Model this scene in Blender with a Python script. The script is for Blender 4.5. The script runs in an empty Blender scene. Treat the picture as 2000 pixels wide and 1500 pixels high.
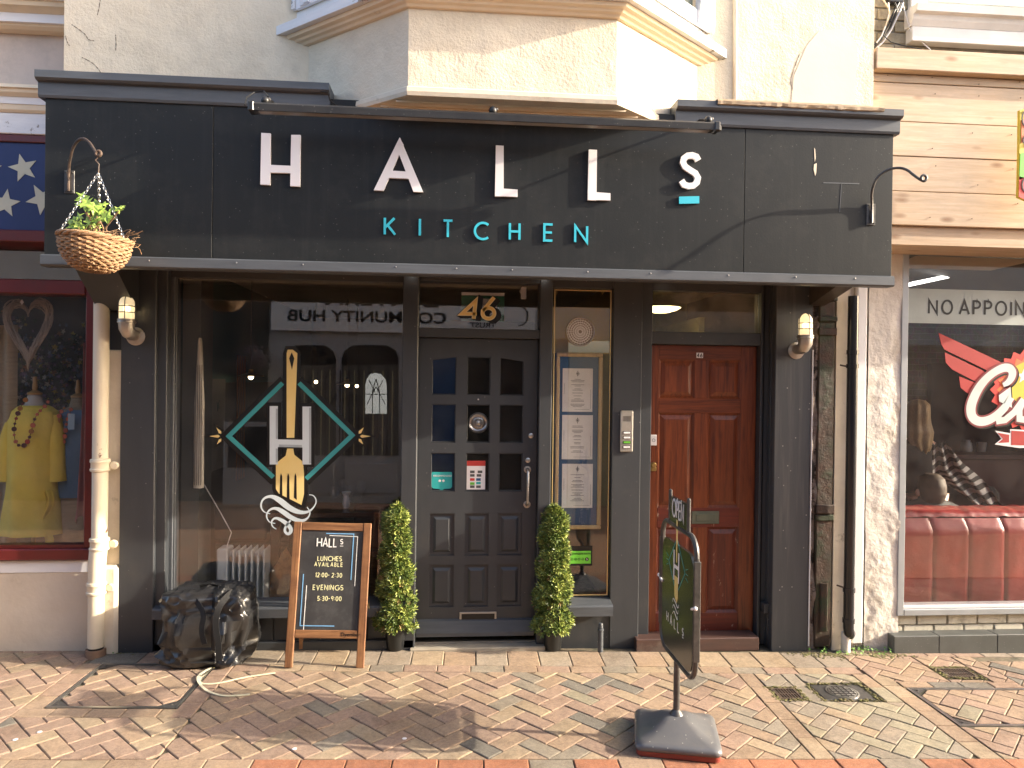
import bpy, bmesh, math, random
from mathutils import Vector, Matrix, noise as mn
random.seed(7)
PI = math.pi; rad = math.radians
sc = bpy.context.scene
col = sc.collection

# ---------------------------------------------------------------- camera
F_PX = 1430.0
YAW, PITCH, ROLL = rad(4.848), rad(-0.31), rad(0.738)
CAM = Vector((0.0, -4.75, 1.77))
fwd = Vector((math.sin(YAW)*math.cos(PITCH), math.cos(YAW)*math.cos(PITCH), math.sin(PITCH)))
rt0 = Vector((math.cos(YAW), -math.sin(YAW), 0)); up0 = rt0.cross(fwd)
rt = rt0*math.cos(ROLL)+up0*math.sin(ROLL); upv = -rt0*math.sin(ROLL)+up0*math.cos(ROLL)
cd = bpy.data.cameras.new("camera"); cam = bpy.data.objects.new("camera", cd); col.objects.link(cam)
cd.sensor_width = 36; cd.lens = 36*F_PX/2000; cd.clip_start = .05; cd.clip_end = 400
m = Matrix((rt, upv, -fwd)).transposed().to_4x4(); m.translation = CAM; cam.matrix_world = m
sc.camera = cam
# ---------------------------------------------------------------- sky, sun, exposure
SUN = Vector((6.2, -1.0, 2.3)).normalized()
w = bpy.data.worlds.new("World"); sc.world = w; w.use_nodes = True
nt = w.node_tree; bg = nt.nodes["Background"]; sky = nt.nodes.new("ShaderNodeTexSky")
sky.sky_type = 'NISHITA'; sky.sun_disc = False
sky.sun_elevation = math.asin(SUN.z); sky.sun_rotation = math.atan2(SUN.x, SUN.y)
sky.air_density = .7; sky.dust_density = 4.0; sky.ozone_density = .35
nt.links.new(sky.outputs[0], bg.inputs[0]); bg.inputs[1].default_value = .15
sl = bpy.data.lights.new("sun", 'SUN'); so = bpy.data.objects.new("sun", sl); col.objects.link(so)
sl.energy = 2.8; sl.angle = rad(.55); sl.color = (1, .88, .70)
so.rotation_euler = SUN.to_track_quat('Z', 'Y').to_euler(); so.location = (20, -6, 9)
vs = sc.view_settings; vs.view_transform = 'Standard'; vs.look = 'None'; vs.gamma = 1; vs.use_curve_mapping = False
vs.exposure = 2.0
sc.render.engine = 'CYCLES'
cy = sc.cycles; cy.max_bounces = 8; cy.diffuse_bounces = 4; cy.glossy_bounces = 3; cy.transparent_max_bounces = 12
cy.caustics_reflective = False; cy.caustics_refractive = False; cy.sample_clamp_indirect = 4
cy.use_denoising = True
try: cy.denoiser = 'OPENIMAGEDENOISE'
except Exception: pass

# ---------------------------------------------------------------- measuring helpers (photograph point -> point at a known depth)
def at(px, py, Y):
    r = rt*((px-1000)/F_PX) - upv*((py-750)/F_PX) + fwd
    return CAM + r*((Y-CAM.y)/r.y)
def X(px, Y, py=900): return at(px, py, Y).x
def Z(py, Y, px=1000): return at(px, py, Y).z
def gz(x): return .006-.0144*x
def gr(px, py):
    r = rt*((px-1000)/F_PX) - upv*((py-750)/F_PX) + fwd
    t = (.006-.0144*CAM.x-CAM.z)/(r.z+.0144*r.x); return CAM+r*t

# ---------------------------------------------------------------- materials
MATS = {}
def nm(name):
    mt = bpy.data.materials.new(name); mt.use_nodes = True; MATS[name] = mt
    return mt, mt.node_tree, mt.node_tree.nodes["Principled BSDF"]
def N(nt, t, **k):
    n = nt.nodes.new(t)
    for a, b in k.items():
        if a.startswith('i_'): n.inputs[a[2:].replace('_', ' ')].default_value = b
        else: setattr(n, a, b)
    return n
def coords(nt, kind='Object', rnd=True, sc3=None, rot=None):
    tc = N(nt, "ShaderNodeTexCoord"); out = tc.outputs[kind]
    if rnd:
        oi = N(nt, "ShaderNodeObjectInfo"); mul = N(nt, "ShaderNodeMath", operation='MULTIPLY'); mul.inputs[1].default_value = 37
        nt.links.new(oi.outputs['Random'], mul.inputs[0])
        ad = N(nt, "ShaderNodeVectorMath", operation='ADD'); nt.links.new(out, ad.inputs[0]); nt.links.new(mul.outputs[0], ad.inputs[1]); out = ad.outputs[0]
    if sc3 or rot:
        mp = N(nt, "ShaderNodeMapping")
        if sc3: mp.inputs['Scale'].default_value = sc3
        if rot: mp.inputs['Rotation'].default_value = rot
        nt.links.new(out, mp.inputs['Vector']); out = mp.outputs[0]
    return out
def noise_(nt, vec, scale, detail=5, rough=.6, dist=0):
    n = N(nt, "ShaderNodeTexNoise"); n.inputs['Scale'].default_value = scale; n.inputs['Detail'].default_value = detail
    n.inputs['Roughness'].default_value = rough; n.inputs['Distortion'].default_value = dist
    nt.links.new(vec, n.inputs['Vector']); return n.outputs['Fac']
def ramp(nt, fac, stops):
    r = N(nt, "ShaderNodeValToRGB"); e = r.color_ramp.elements
    while len(e) < len(stops): e.new(.5)
    for i, (p, c) in enumerate(stops):
        e[i].position = p; e[i].color = (*c, 1) if isinstance(c, tuple) else (c, c, c, 1)
    nt.links.new(fac, r.inputs[0]); return r.outputs[0]
def mix(nt, fac, a, b, mode='MIX'):
    mx = N(nt, "ShaderNodeMix", data_type='RGBA', blend_type=mode)
    for s, v in ((mx.inputs[0], fac), (mx.inputs[6], a), (mx.inputs[7], b)):
        if isinstance(v, (int, float)): s.default_value = v
        elif isinstance(v, tuple): s.default_value = (*v, 1)
        else: nt.links.new(v, s)
    return mx.outputs[2]
def bump(nt, p, h, st, dist=.01, prev=None):
    b = N(nt, "ShaderNodeBump"); b.inputs['Strength'].default_value = st; b.inputs['Distance'].default_value = dist
    nt.links.new(h, b.inputs['Height'])
    if prev: nt.links.new(prev, b.inputs['Normal'])
    nt.links.new(b.outputs[0], p.inputs['Normal']); return b.outputs[0]
def M(name, c1, c2=None, scale=6, rough=.6, bs=None, bst=.3, bd=.004, metal=0, spec=.5, sc3=None, dirt=None, dirt_s=2.5, dirt_t=(.5, .7), specks=None, rnd=.0,
      streak=None, chip=None, chip_s=9, chip_t=(.62, .66), rvar=0, coat=0, bs2=None, bst2=.3):
    mt, nt, p = nm(name)
    v = coords(nt); c2 = c2 or tuple(x*.8 for x in c1)
    n = noise_(nt, coords(nt, sc3=sc3) if sc3 else v, scale)
    c = mix(nt, ramp(nt, n, [(.3, 0.), (.7, 1.)]), c1, c2)
    if streak:
        s = noise_(nt, coords(nt, sc3=(14, 14, .7)), 1.5, 6)
        c = mix(nt, ramp(nt, s, [(.52, 0.), (.72, 1.)]), c, streak)
    if dirt:
        c = mix(nt, ramp(nt, noise_(nt, v, dirt_s, 9, .72), [(dirt_t[0], 0.), (dirt_t[1], 1.)]), c, dirt)
    if specks:
        vo = N(nt, "ShaderNodeTexVoronoi"); vo.inputs['Scale'].default_value = specks[1]; nt.links.new(v, vo.inputs['Vector'])
        c = mix(nt, ramp(nt, vo.outputs['Distance'], [(specks[2], 1.), (specks[2]+.05, 0.)]), c, specks[0])
    if chip:
        c = mix(nt, ramp(nt, noise_(nt, v, chip_s, 12, .75), [(chip_t[0], 0.), (chip_t[1], 1.)]), c, chip)
    if rnd:
        oi = N(nt, "ShaderNodeObjectInfo"); hs = N(nt, "ShaderNodeHueSaturation")
        mr = N(nt, "ShaderNodeMapRange"); mr.inputs[3].default_value = 1-rnd; mr.inputs[4].default_value = 1+rnd
        nt.links.new(oi.outputs['Random'], mr.inputs[0]); nt.links.new(mr.outputs[0], hs.inputs['Value']); nt.links.new(c, hs.inputs['Color']); c = hs.outputs[0]
    nt.links.new(c, p.inputs['Base Color'])
    p.inputs['Roughness'].default_value = rough; p.inputs['Metallic'].default_value = metal; p.inputs['Specular IOR Level'].default_value = spec
    if coat: p.inputs['Coat Weight'].default_value = coat; p.inputs['Coat Roughness'].default_value = .15
    if rvar:
        mr = N(nt, "ShaderNodeMapRange"); mr.inputs[3].default_value = rough-rvar; mr.inputs[4].default_value = rough+rvar
        nt.links.new(noise_(nt, v, 7, 7), mr.inputs[0]); nt.links.new(mr.outputs[0], p.inputs['Roughness'])
    pr = None
    if bs: pr = bump(nt, p, noise_(nt, coords(nt, sc3=sc3) if sc3 else v, bs, 8, .65), bst, bd)
    if bs2: bump(nt, p, noise_(nt, v, bs2, 4, .5), bst2, .03, pr)
    return mt
def wood(name, light, dark, axis='x', grain=1., rough=.55, knots=None, worn=None, st=.25, rnd=.1, stain=None):
    mt, nt, p = nm(name)
    s = {'x': (.8, 14, 14), 'z': (14, 14, .8)}[axis]
    v = coords(nt, sc3=s); n1 = noise_(nt, v, 3.2*grain, 9, .6, .6); v2 = coords(nt, sc3=tuple(a*3 for a in s)); n2 = noise_(nt, v2, 6*grain, 4)
    c = mix(nt, ramp(nt, n1, [(.32, 0.), (.5, .45), (.68, 1.)]), light, dark)
    c = mix(nt, ramp(nt, n2, [(.45, 0.), (.75, .5)]), c, dark)
    if knots:
        vo = N(nt, "ShaderNodeTexVoronoi"); vo.inputs['Scale'].default_value = 1.0
        nt.links.new(coords(nt, sc3={'x': (3.3, 9, 9), 'z': (9, 9, 3.3)}[axis]), vo.inputs['Vector'])
        c = mix(nt, ramp(nt, vo.outputs['Distance'], [(.05, 1.), (.12, .6), (.2, 0.)]), c, knots)
    if worn:
        c = mix(nt, ramp(nt, noise_(nt, coords(nt, sc3=(4, 4, 1.6)), 5, 12, .75), [(.6, 0.), (.68, 1.)]), c, worn)
    if stain: c = mix(nt, ramp(nt, noise_(nt, coords(nt, sc3=(1.2, 3, 3)), 2.6, 8, .7), [(.45, 0.), (.75, .75)]), c, stain)
    oi = N(nt, "ShaderNodeObjectInfo"); hs = N(nt, "ShaderNodeHueSaturation"); mr = N(nt, "ShaderNodeMapRange"); mr.inputs[3].default_value = 1-rnd; mr.inputs[4].default_value = 1+rnd
    nt.links.new(oi.outputs['Random'], mr.inputs[0]); nt.links.new(mr.outputs[0], hs.inputs['Value']); nt.links.new(c, hs.inputs['Color'])
    nt.links.new(hs.outputs[0], p.inputs['Base Color']); p.inputs['Roughness'].default_value = rough
    bump(nt, p, n1, st, .004); return mt
def emis(name, c, s):
    mt, nt, p = nm(name); p.inputs['Base Color'].default_value = (*c, 1); p.inputs['Emission Color'].default_value = (*c, 1); p.inputs['Emission Strength'].default_value = s; return mt
def glass(name, refl=2.0, tint=(1, 1, 1), rough=0., dirt=.03):
    mt, nt, p = nm(name); nt.nodes.remove(p); out = nt.nodes["Material Output"]
    tr = N(nt, "ShaderNodeBsdfTransparent"); tr.inputs[0].default_value = (*tint, 1)
    gl = N(nt, "ShaderNodeBsdfGlossy"); gl.inputs['Roughness'].default_value = rough
    fr = N(nt, "ShaderNodeLayerWeight"); pwr = N(nt, "ShaderNodeMath", operation='POWER'); pwr.inputs[1].default_value = 4.5   # Schlick curve, the same from both sides of the pane
    nt.links.new(fr.outputs['Facing'], pwr.inputs[0])
    mu = N(nt, "ShaderNodeMath", operation='MULTIPLY_ADD', use_clamp=True); mu.inputs[1].default_value = .85; mu.inputs[2].default_value = .032*refl
    nt.links.new(pwr.outputs[0], mu.inputs[0])
    m1 = N(nt, "ShaderNodeMixShader"); nt.links.new(mu.outputs[0], m1.inputs[0]); nt.links.new(tr.outputs[0], m1.inputs[1]); nt.links.new(gl.outputs[0], m1.inputs[2])
    df = N(nt, "ShaderNodeBsdfDiffuse"); df.inputs[0].default_value = (.5, .48, .44, 1)
    m2 = N(nt, "ShaderNodeMixShader"); v = coords(nt, rnd=False)
    r = ramp(nt, noise_(nt, v, 3, 8, .7), [(.35, 0.), (.8, dirt)]); nt.links.new(r, m2.inputs[0])
    nt.links.new(m1.outputs[0], m2.inputs[1]); nt.links.new(df.outputs[0], m2.inputs[2]); nt.links.new(m2.outputs[0], out.inputs[0]); return mt

cream = M('cream_render', (.76, .67, .52), (.68, .59, .45), 3, .85, bs=60, bst=.9, bd=.006, dirt=(.54, .46, .35), dirt_s=2.2, dirt_t=(.5, .8), bs2=6, bst2=.5)
cream_smooth = M('cream_paint', (.78, .66, .49), (.70, .58, .42), 5, .6, bs=30, bst=.15, bd=.003, dirt=(.40, .31, .22), dirt_s=5, dirt_t=(.62, .8))
cream_old = M('cream_peeling', (.74, .66, .52), (.62, .54, .42), 5, .75, bs=25, bst=.5, bd=.005, dirt=(.34, .28, .2), dirt_s=6, dirt_t=(.58, .7), chip=(.12, .09, .07), chip_t=(.68, .7))
pinkwall = M('pale_stucco', (.66, .55, .46), (.55, .46, .40), 3, .85, bs=40, bst=.25, dirt=(.40, .34, .29), dirt_s=2.2, dirt_t=(.5, .75))
whitewood = M('white_flaking_paint', (.78, .78, .78), (.70, .70, .71), 6, .6, bs=20, bst=.35, sc3=(1, 1, 6), chip=(.2, .17, .14), chip_s=6, chip_t=(.6, .63))
white = M('white_paint', (.80, .80, .81), (.74, .74, .76), 4, .45, bs=60, bst=.08, dirt=(.5, .46, .4), dirt_s=4, dirt_t=(.65, .9))
white_wall = M('white_rough_wall', (.70, .66, .60), (.60, .56, .51), 4, .85, bs=28, bst=.7, bd=.008, dirt=(.42, .36, .27), dirt_s=3, dirt_t=(.5, .72), bs2=9, bst2=.5)
grey = M('charcoal_paint', (.037, .041, .047), (.044, .048, .054), 2, .42, bs=26, bst=.12, bd=.003, sc3=(6, 6, 1), specks=((.2, .19, .18), 16, .025), rvar=.1, dirt=(.07, .068, .065), dirt_s=3, dirt_t=(.55, .9), bs2=4, bst2=.06)
grey2 = M('charcoal_sign_board', (.0135, .0155, .017), (.017, .019, .0205), 1.4, .5, bs=90, bst=.3, bd=.002, specks=((.10, .10, .095), 30, .04), spec=.22, rvar=.08, dirt=(.028, .029, .029), dirt_s=4, dirt_t=(.5, .8), streak=(.020, .022, .023))
grey3 = M('slate_grey_trim', (.085, .093, .105), (.06, .066, .075), 4, .45, bs=40, bst=.2, sc3=(1, 8, 8), chip=(.16, .14, .12), chip_s=12, chip_t=(.68, .71), rvar=.1)
greyworn = M('worn_charcoal_paint', (.045, .049, .056), (.055, .059, .066), 3, .5, bs=30, bst=.25, sc3=(7, 7, .8), streak=(.09, .09, .09), chip=(.35, .33, .3), chip_s=14, chip_t=(.69, .71), specks=((.3, .29, .27), 16, .04))
rawwood = wood('bare_grey_timber', (.45, .33, .20), (.20, .14, .09), 'x', 1.2)
pine = wood('pine_plank', (.62, .47, .33), (.46, .32, .20), 'x', .8, .65, knots=(.26, .14, .07), rnd=.12, st=.25, stain=(.36, .29, .22))
reddoor = wood('red_stained_wood', (.23, .058, .018), (.075, .016, .008), 'z', 1., .35, rnd=.08, st=.12, worn=None)
reddoor_w = wood('worn_red_stained_wood', (.17, .034, .014), (.07, .016, .010), 'z', 1., .45, rnd=.05, worn=(.45, .33, .24), st=.2)
framewood = wood('varnished_board_frame', (.34, .17, .075), (.12, .048, .02), 'z', 1., .5, rnd=.1, st=.2, stain=(.10, .04, .02))
framewood_x = wood('varnished_board_rail', (.34, .17, .075), (.12, .048, .02), 'x', 1., .5, rnd=.1, st=.2, stain=(.10, .04, .02))
oxblood = M('oxblood_paint', (.14, .018, .018), (.11, .014, .014), 4, .35, bs=30, bst=.1, dirt=(.07, .02, .02))
blueboard = M('navy_sign', (.018, .035, .13), (.014, .028, .10), 3, .5)
starm = M('pale_star', (.60, .58, .44), None, 4, .6)
chalkb = M('chalkboard', (.022, .022, .024), (.05, .05, .052), 5, .7, dirt=(.09, .09, .09), dirt_s=5, dirt_t=(.5, .9))
chalkw = M('white_chalk', (.85, .85, .82), None, 30, .9); chalky = M('yellow_chalk', (.80, .78, .45), None, 30, .9); chalkbl = M('blue_chalk', (.20, .45, .75), None, 30, .9)
lwhite = M('white_letter', (.82, .80, .80), (.78, .76, .77), 4, .35); cyan = M('turquoise_letter', (.045, .50, .64), (.04, .46, .6), 4, .4)
teal = M('teal_vinyl', (.05, .30, .31), (.04, .26, .27), 4, .4); blk = M('black_vinyl', (.006, .006, .006), None, 4, .4)
gold = M('gold_leaf', (.80, .58, .18), (.88, .68, .30), 3, .35, metal=.1); goldline = M('gold_line', (.95, .70, .30), None, 4, .3, metal=.5)
vinylw = M('pale_vinyl', (.62, .68, .70), (.55, .61, .64), 4, .4)
blackmetal = M('black_metal', (.016, .016, .018), (.03, .03, .03), 12, .4, bs=60, bst=.15, specks=((.25, .24, .22), 40, .05)); blackplastic = M('black_plastic', (.015, .016, .017), None, 10, .35)
rust = M('rusty_iron', (.13, .085, .06), (.06, .05, .045), 18, .65, bs=60, bst=.3, metal=.3)
iron = M('scratched_iron', (.055, .054, .053), (.11, .105, .10), 22, .42, metal=.35, bs=50, bst=.15)
steel = M('brushed_steel', (.55, .54, .52), (.45, .44, .42), 12, .3, metal=.9, bs=80, bst=.05); alu = M('cast_aluminium', (.50, .47, .43), (.40, .37, .33), 14, .42, metal=.85, bs=40, bst=.15)
brass = M('brass', (.55, .38, .14), (.35, .24, .1), 12, .35, metal=.9)
sandm = M('joint_sand', (.20, .165, .11), (.10, .08, .055), 30, .95, bs=90, bst=.6, dirt=(.05, .05, .03), dirt_s=7, dirt_t=(.45, .6))
def paver(name, a, b):
    mt = M(name, a, tuple(x*.75 for x in b), 60, .9, bs=170, bst=.8, bd=.004, rnd=.09, dirt=tuple(x*.5 for x in a), dirt_s=16, dirt_t=(.48, .78), specks=((.55, .5, .42), 230, .13), bs2=18, bst2=.15)
    nt = mt.node_tree; p = nt.nodes['Principled BSDF']; src = p.inputs['Base Color'].links[0].from_socket; ge = N(nt, "ShaderNodeNewGeometry")
    f1 = ramp(nt, noise_(nt, ge.outputs['Position'], 2.2, 9, .68), [(.3, (.78, .73, .66)), (.5, (1, 1, 1)), (.72, (1.08, 1.04, .95))])      # grime and wear running across the bricks
    nt.links.new(mix(nt, 1.0, src, f1, 'MULTIPLY'), p.inputs['Base Color']); return mt
pv = dict(rose=paver('rose_paver', (.36, .25, .185), (.32, .22, .165)), buff=paver('buff_paver', (.39, .295, .20), (.35, .27, .18)), tan=paver('tan_paver', (.37, .265, .18), (.33, .235, .165)),
          grey=paver('grey_paver', (.29, .245, .19), (.26, .225, .175)), slate=paver('slate_paver', (.20, .18, .15), (.17, .155, .13)), red=paver('red_paver', (.40, .17, .09), (.36, .15, .085)), moss=paver('mossy_paver', (.34, .295, .21), (.30, .27, .19)),
          pale=paver('pale_slab', (.34, .28, .215), (.30, .245, .19)))
concrete = M('concrete', (.36, .32, .26), (.25, .22, .17), 8, .9, bs=60, bst=.5); stonem = M('dark_stone_step', (.10, .105, .10), (.07, .074, .07), 7, .5, bs=70, bst=.1, specks=((.3, .3, .28), 50, .05))
decay = M('decayed_brown_iron', (.085, .045, .03), (.035, .028, .02), 9, .6, bs=20, bst=.9, bd=.01, dirt=(.03, .045, .02), dirt_s=5, dirt_t=(.48, .6), chip=(.30, .26, .2), chip_s=11, chip_t=(.68, .7))
rubble = M('crumbling_plaster', (.30, .26, .22), (.14, .09, .07), 14, .9, bs=24, bst=1., bd=.02, dirt=(.02, .015, .01), dirt_s=8, dirt_t=(.5, .56))
blackpipe = M('black_gloss_pipe', (.02, .021, .024), None, 6, .22)
glassm = glass('shop_glass', 2.6, dirt=.05); glass2 = glass('barber_glass', 2.6, dirt=.06); glassd = glass('old_transom_glass', 1.6, dirt=.4, tint=(.9, .85, .7)); glassu = glass('upstairs_glass', 5, (.5, .6, .6))
lampglass = M('ribbed_lamp_glass', (.85, .78, .62), None, 3, .3); _p = lampglass.node_tree.nodes['Principled BSDF']; _p.inputs['Emission Color'].default_value = (1, .78, .45, 1); _p.inputs['Emission Strength'].default_value = .16; _p.inputs['Transmission Weight'].default_value = .25; wineglass = glass('wine_glass', 3)
bulb = emis('warm_bulb', (1, .78, .45), 4); tube_e = emis('fluorescent_tube', (1, .98, .93), 1.5); spot_e = emis('spot_lens', (1, .95, .85), 1.5); hall_e = emis('hall_light', (1, .85, .55), 2.5); bulb2 = emis('dim_warm_globe', (1, .74, .38), .75); tiny_e = emis('tiny_bulb', (1, .75, .4), 12)
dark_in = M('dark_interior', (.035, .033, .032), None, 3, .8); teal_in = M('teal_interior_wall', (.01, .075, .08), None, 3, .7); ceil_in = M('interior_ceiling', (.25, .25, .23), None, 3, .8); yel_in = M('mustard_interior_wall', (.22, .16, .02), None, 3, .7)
brownfloor = wood('brown_floorboards', (.14, .075, .04), (.08, .04, .02), 'x'); bluem = M('blue_paint', (.02, .09, .24), None, 3, .5)
hallcream = M('hall_cream_wall', (.50, .45, .26), None, 3, .8)
yellowcloth = M('mustard_linen', (.78, .58, .09), (.68, .50, .07), 8, .85, bs=300, bst=.3, bs2=7, bst2=.5); bluecloth = M('denim_blue_cloth', (.12, .20, .29), (.10, .17, .25), 8, .85, bs=200, bst=.3, bs2=9, bst2=.4)
pinkcloth = M('dusty_pink_scarf', (.55, .24, .22), (.42, .18, .17), 10, .9, bs=120, bst=.4); jute = M('jute_cloth', (.36, .28, .18), (.28, .21, .13), 9, .9, bs=160, bst=.6, sc3=(1, 1, 8))
skin = M('skin', (.55, .32, .23), None, 8, .5); blond = M('blonde_hair', (.42, .30, .15), (.22, .14, .07), 30, .5, sc3=(10, 10, 1), bs=60, bst=.8); brownhair = M('brown_hair', (.07, .045, .025), (.04, .025, .015), 30, .6, bs=120, bst=.8)
jacket = M('dark_jacket', (.03, .03, .03), (.045, .045, .045), 6, .7, bs2=8, bst2=.6); blackcloth = M('black_cloth', (.008, .008, .009), None, 6, .8)
sofared = M('red_leather', (.24, .014, .013), (.20, .012, .012), 5, .38, bs=60, bst=.12, bs2=7, bst2=.2, dirt=(.26, .05, .04), dirt_s=5, dirt_t=(.6, .9))
mirror_d = M('dark_glossy_panel', (.02, .02, .022), None, 3, .2); paper = M('white_paper', (.86, .83, .77), None, 4, .7); inkm = M('grey_ink', (.10, .10, .10), None, 4, .7)
stickred = M('red_sticker', (.55, .05, .04), None, 4, .5); stickteal = M('teal_sticker', (.03, .42, .42), None, 4, .5); stickgreen = M('green_sticker', (.16, .55, .05), None, 4, .5)
orange = M('orange_vinyl', (.75, .20, .06), None, 4, .5); redv = M('red_vinyl', (.42, .03, .03), None, 4, .5); redbright = M('bright_red_vinyl', (.65, .05, .04), None, 4, .5); yellowv = M('yellow_vinyl', (.75, .58, .06), None, 4, .5); greyband = M('frosted_band', (.38, .42, .40), None, 4, .6)
wicker = M('wicker', (.40, .25, .14), (.24, .14, .07), 20, .6, rnd=.2, bs=60, bst=.3, sc3=(3, 3, 10)); leafg = M('fresh_leaf', (.34, .46, .09), (.20, .33, .05), 20, .5); twig = M('dry_twig', (.28, .17, .09), None, 20, .8)
topi = M('topiary_leaf', (.15, .21, .04), (.05, .09, .02), 14, .45); topi2 = M('topiary_leaf_pale', (.42, .46, .12), (.26, .32, .07), 14, .45)
barkm = M('twisted_wicker_heart', (.36, .29, .22), (.22, .17, .13), 20, .8); driftwood = wood('white_washed_driftwood', (.80, .74, .60), (.45, .40, .31), 'z', 2)
burl = M('burl_wood', (.45, .24, .09), (.22, .10, .035), 9, .5, dirt=(.1, .05, .02), dirt_s=12); heatm = M('heater_enamel', (.85, .85, .80), None, 4, .4)
strap_c = M('cream_webbing', (.70, .66, .48), (.60, .56, .40), 30, .8, bs=200, bst=.3)
yardbrick = M('pale_painted_brick', (.66, .62, .51), (.60, .56, .46), 9, .85, bs=50, bst=.6, rnd=.06, dirt=(.3, .27, .2), dirt_s=8); mortar = M('mortar', (.45, .42, .37), (.3, .27, .22), 12, .95, bs=60, bst=.5)
stockbrick = M('stock_brick', (.42, .36, .24), (.32, .27, .19), 9, .85, bs=50, bst=.6, rnd=.14, dirt=(.15, .12, .09), dirt_s=7)
pvc = M('upvc', (.80, .78, .74), None, 4, .35); curtain = M('net_curtain', (.45, .55, .50), (.3, .38, .36), 6, .8, sc3=(12, 12, .5)); bagm = None
mossm = M('moss_and_grit', (.16, .17, .05), (.20, .15, .09), 30, .95, bs=80, bst=.9, bd=.01); weedm = M('weed_leaf', (.14, .30, .04), None, 20, .6)
greendoor = M('tarnished_green_metal', (.10, .12, .09), (.14, .15, .11), 14, .5, metal=.4); bannerm = M('white_banner', (.84, .84, .82), (.78, .78, .77), 2, .6); greyshop = M('pale_grey_shopfront', (.46, .46, .45), (.4, .4, .4), 2, .6); flowers = M('purple_flowers', (.12, .06, .14), (.04, .06, .03), 30, .8)
oppwall = M('opposite_brick', (.25, .16, .12), (.18, .12, .09), 3, .9); screen_in = M('woven_screen', (.13, .12, .10), (.07, .065, .055), 60, .8); sofadark = M('stripe_black', (.012, .012, .014), None, 4, .8); stripew = M('stripe_pale', (.42, .40, .38), None, 4, .8)

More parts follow.
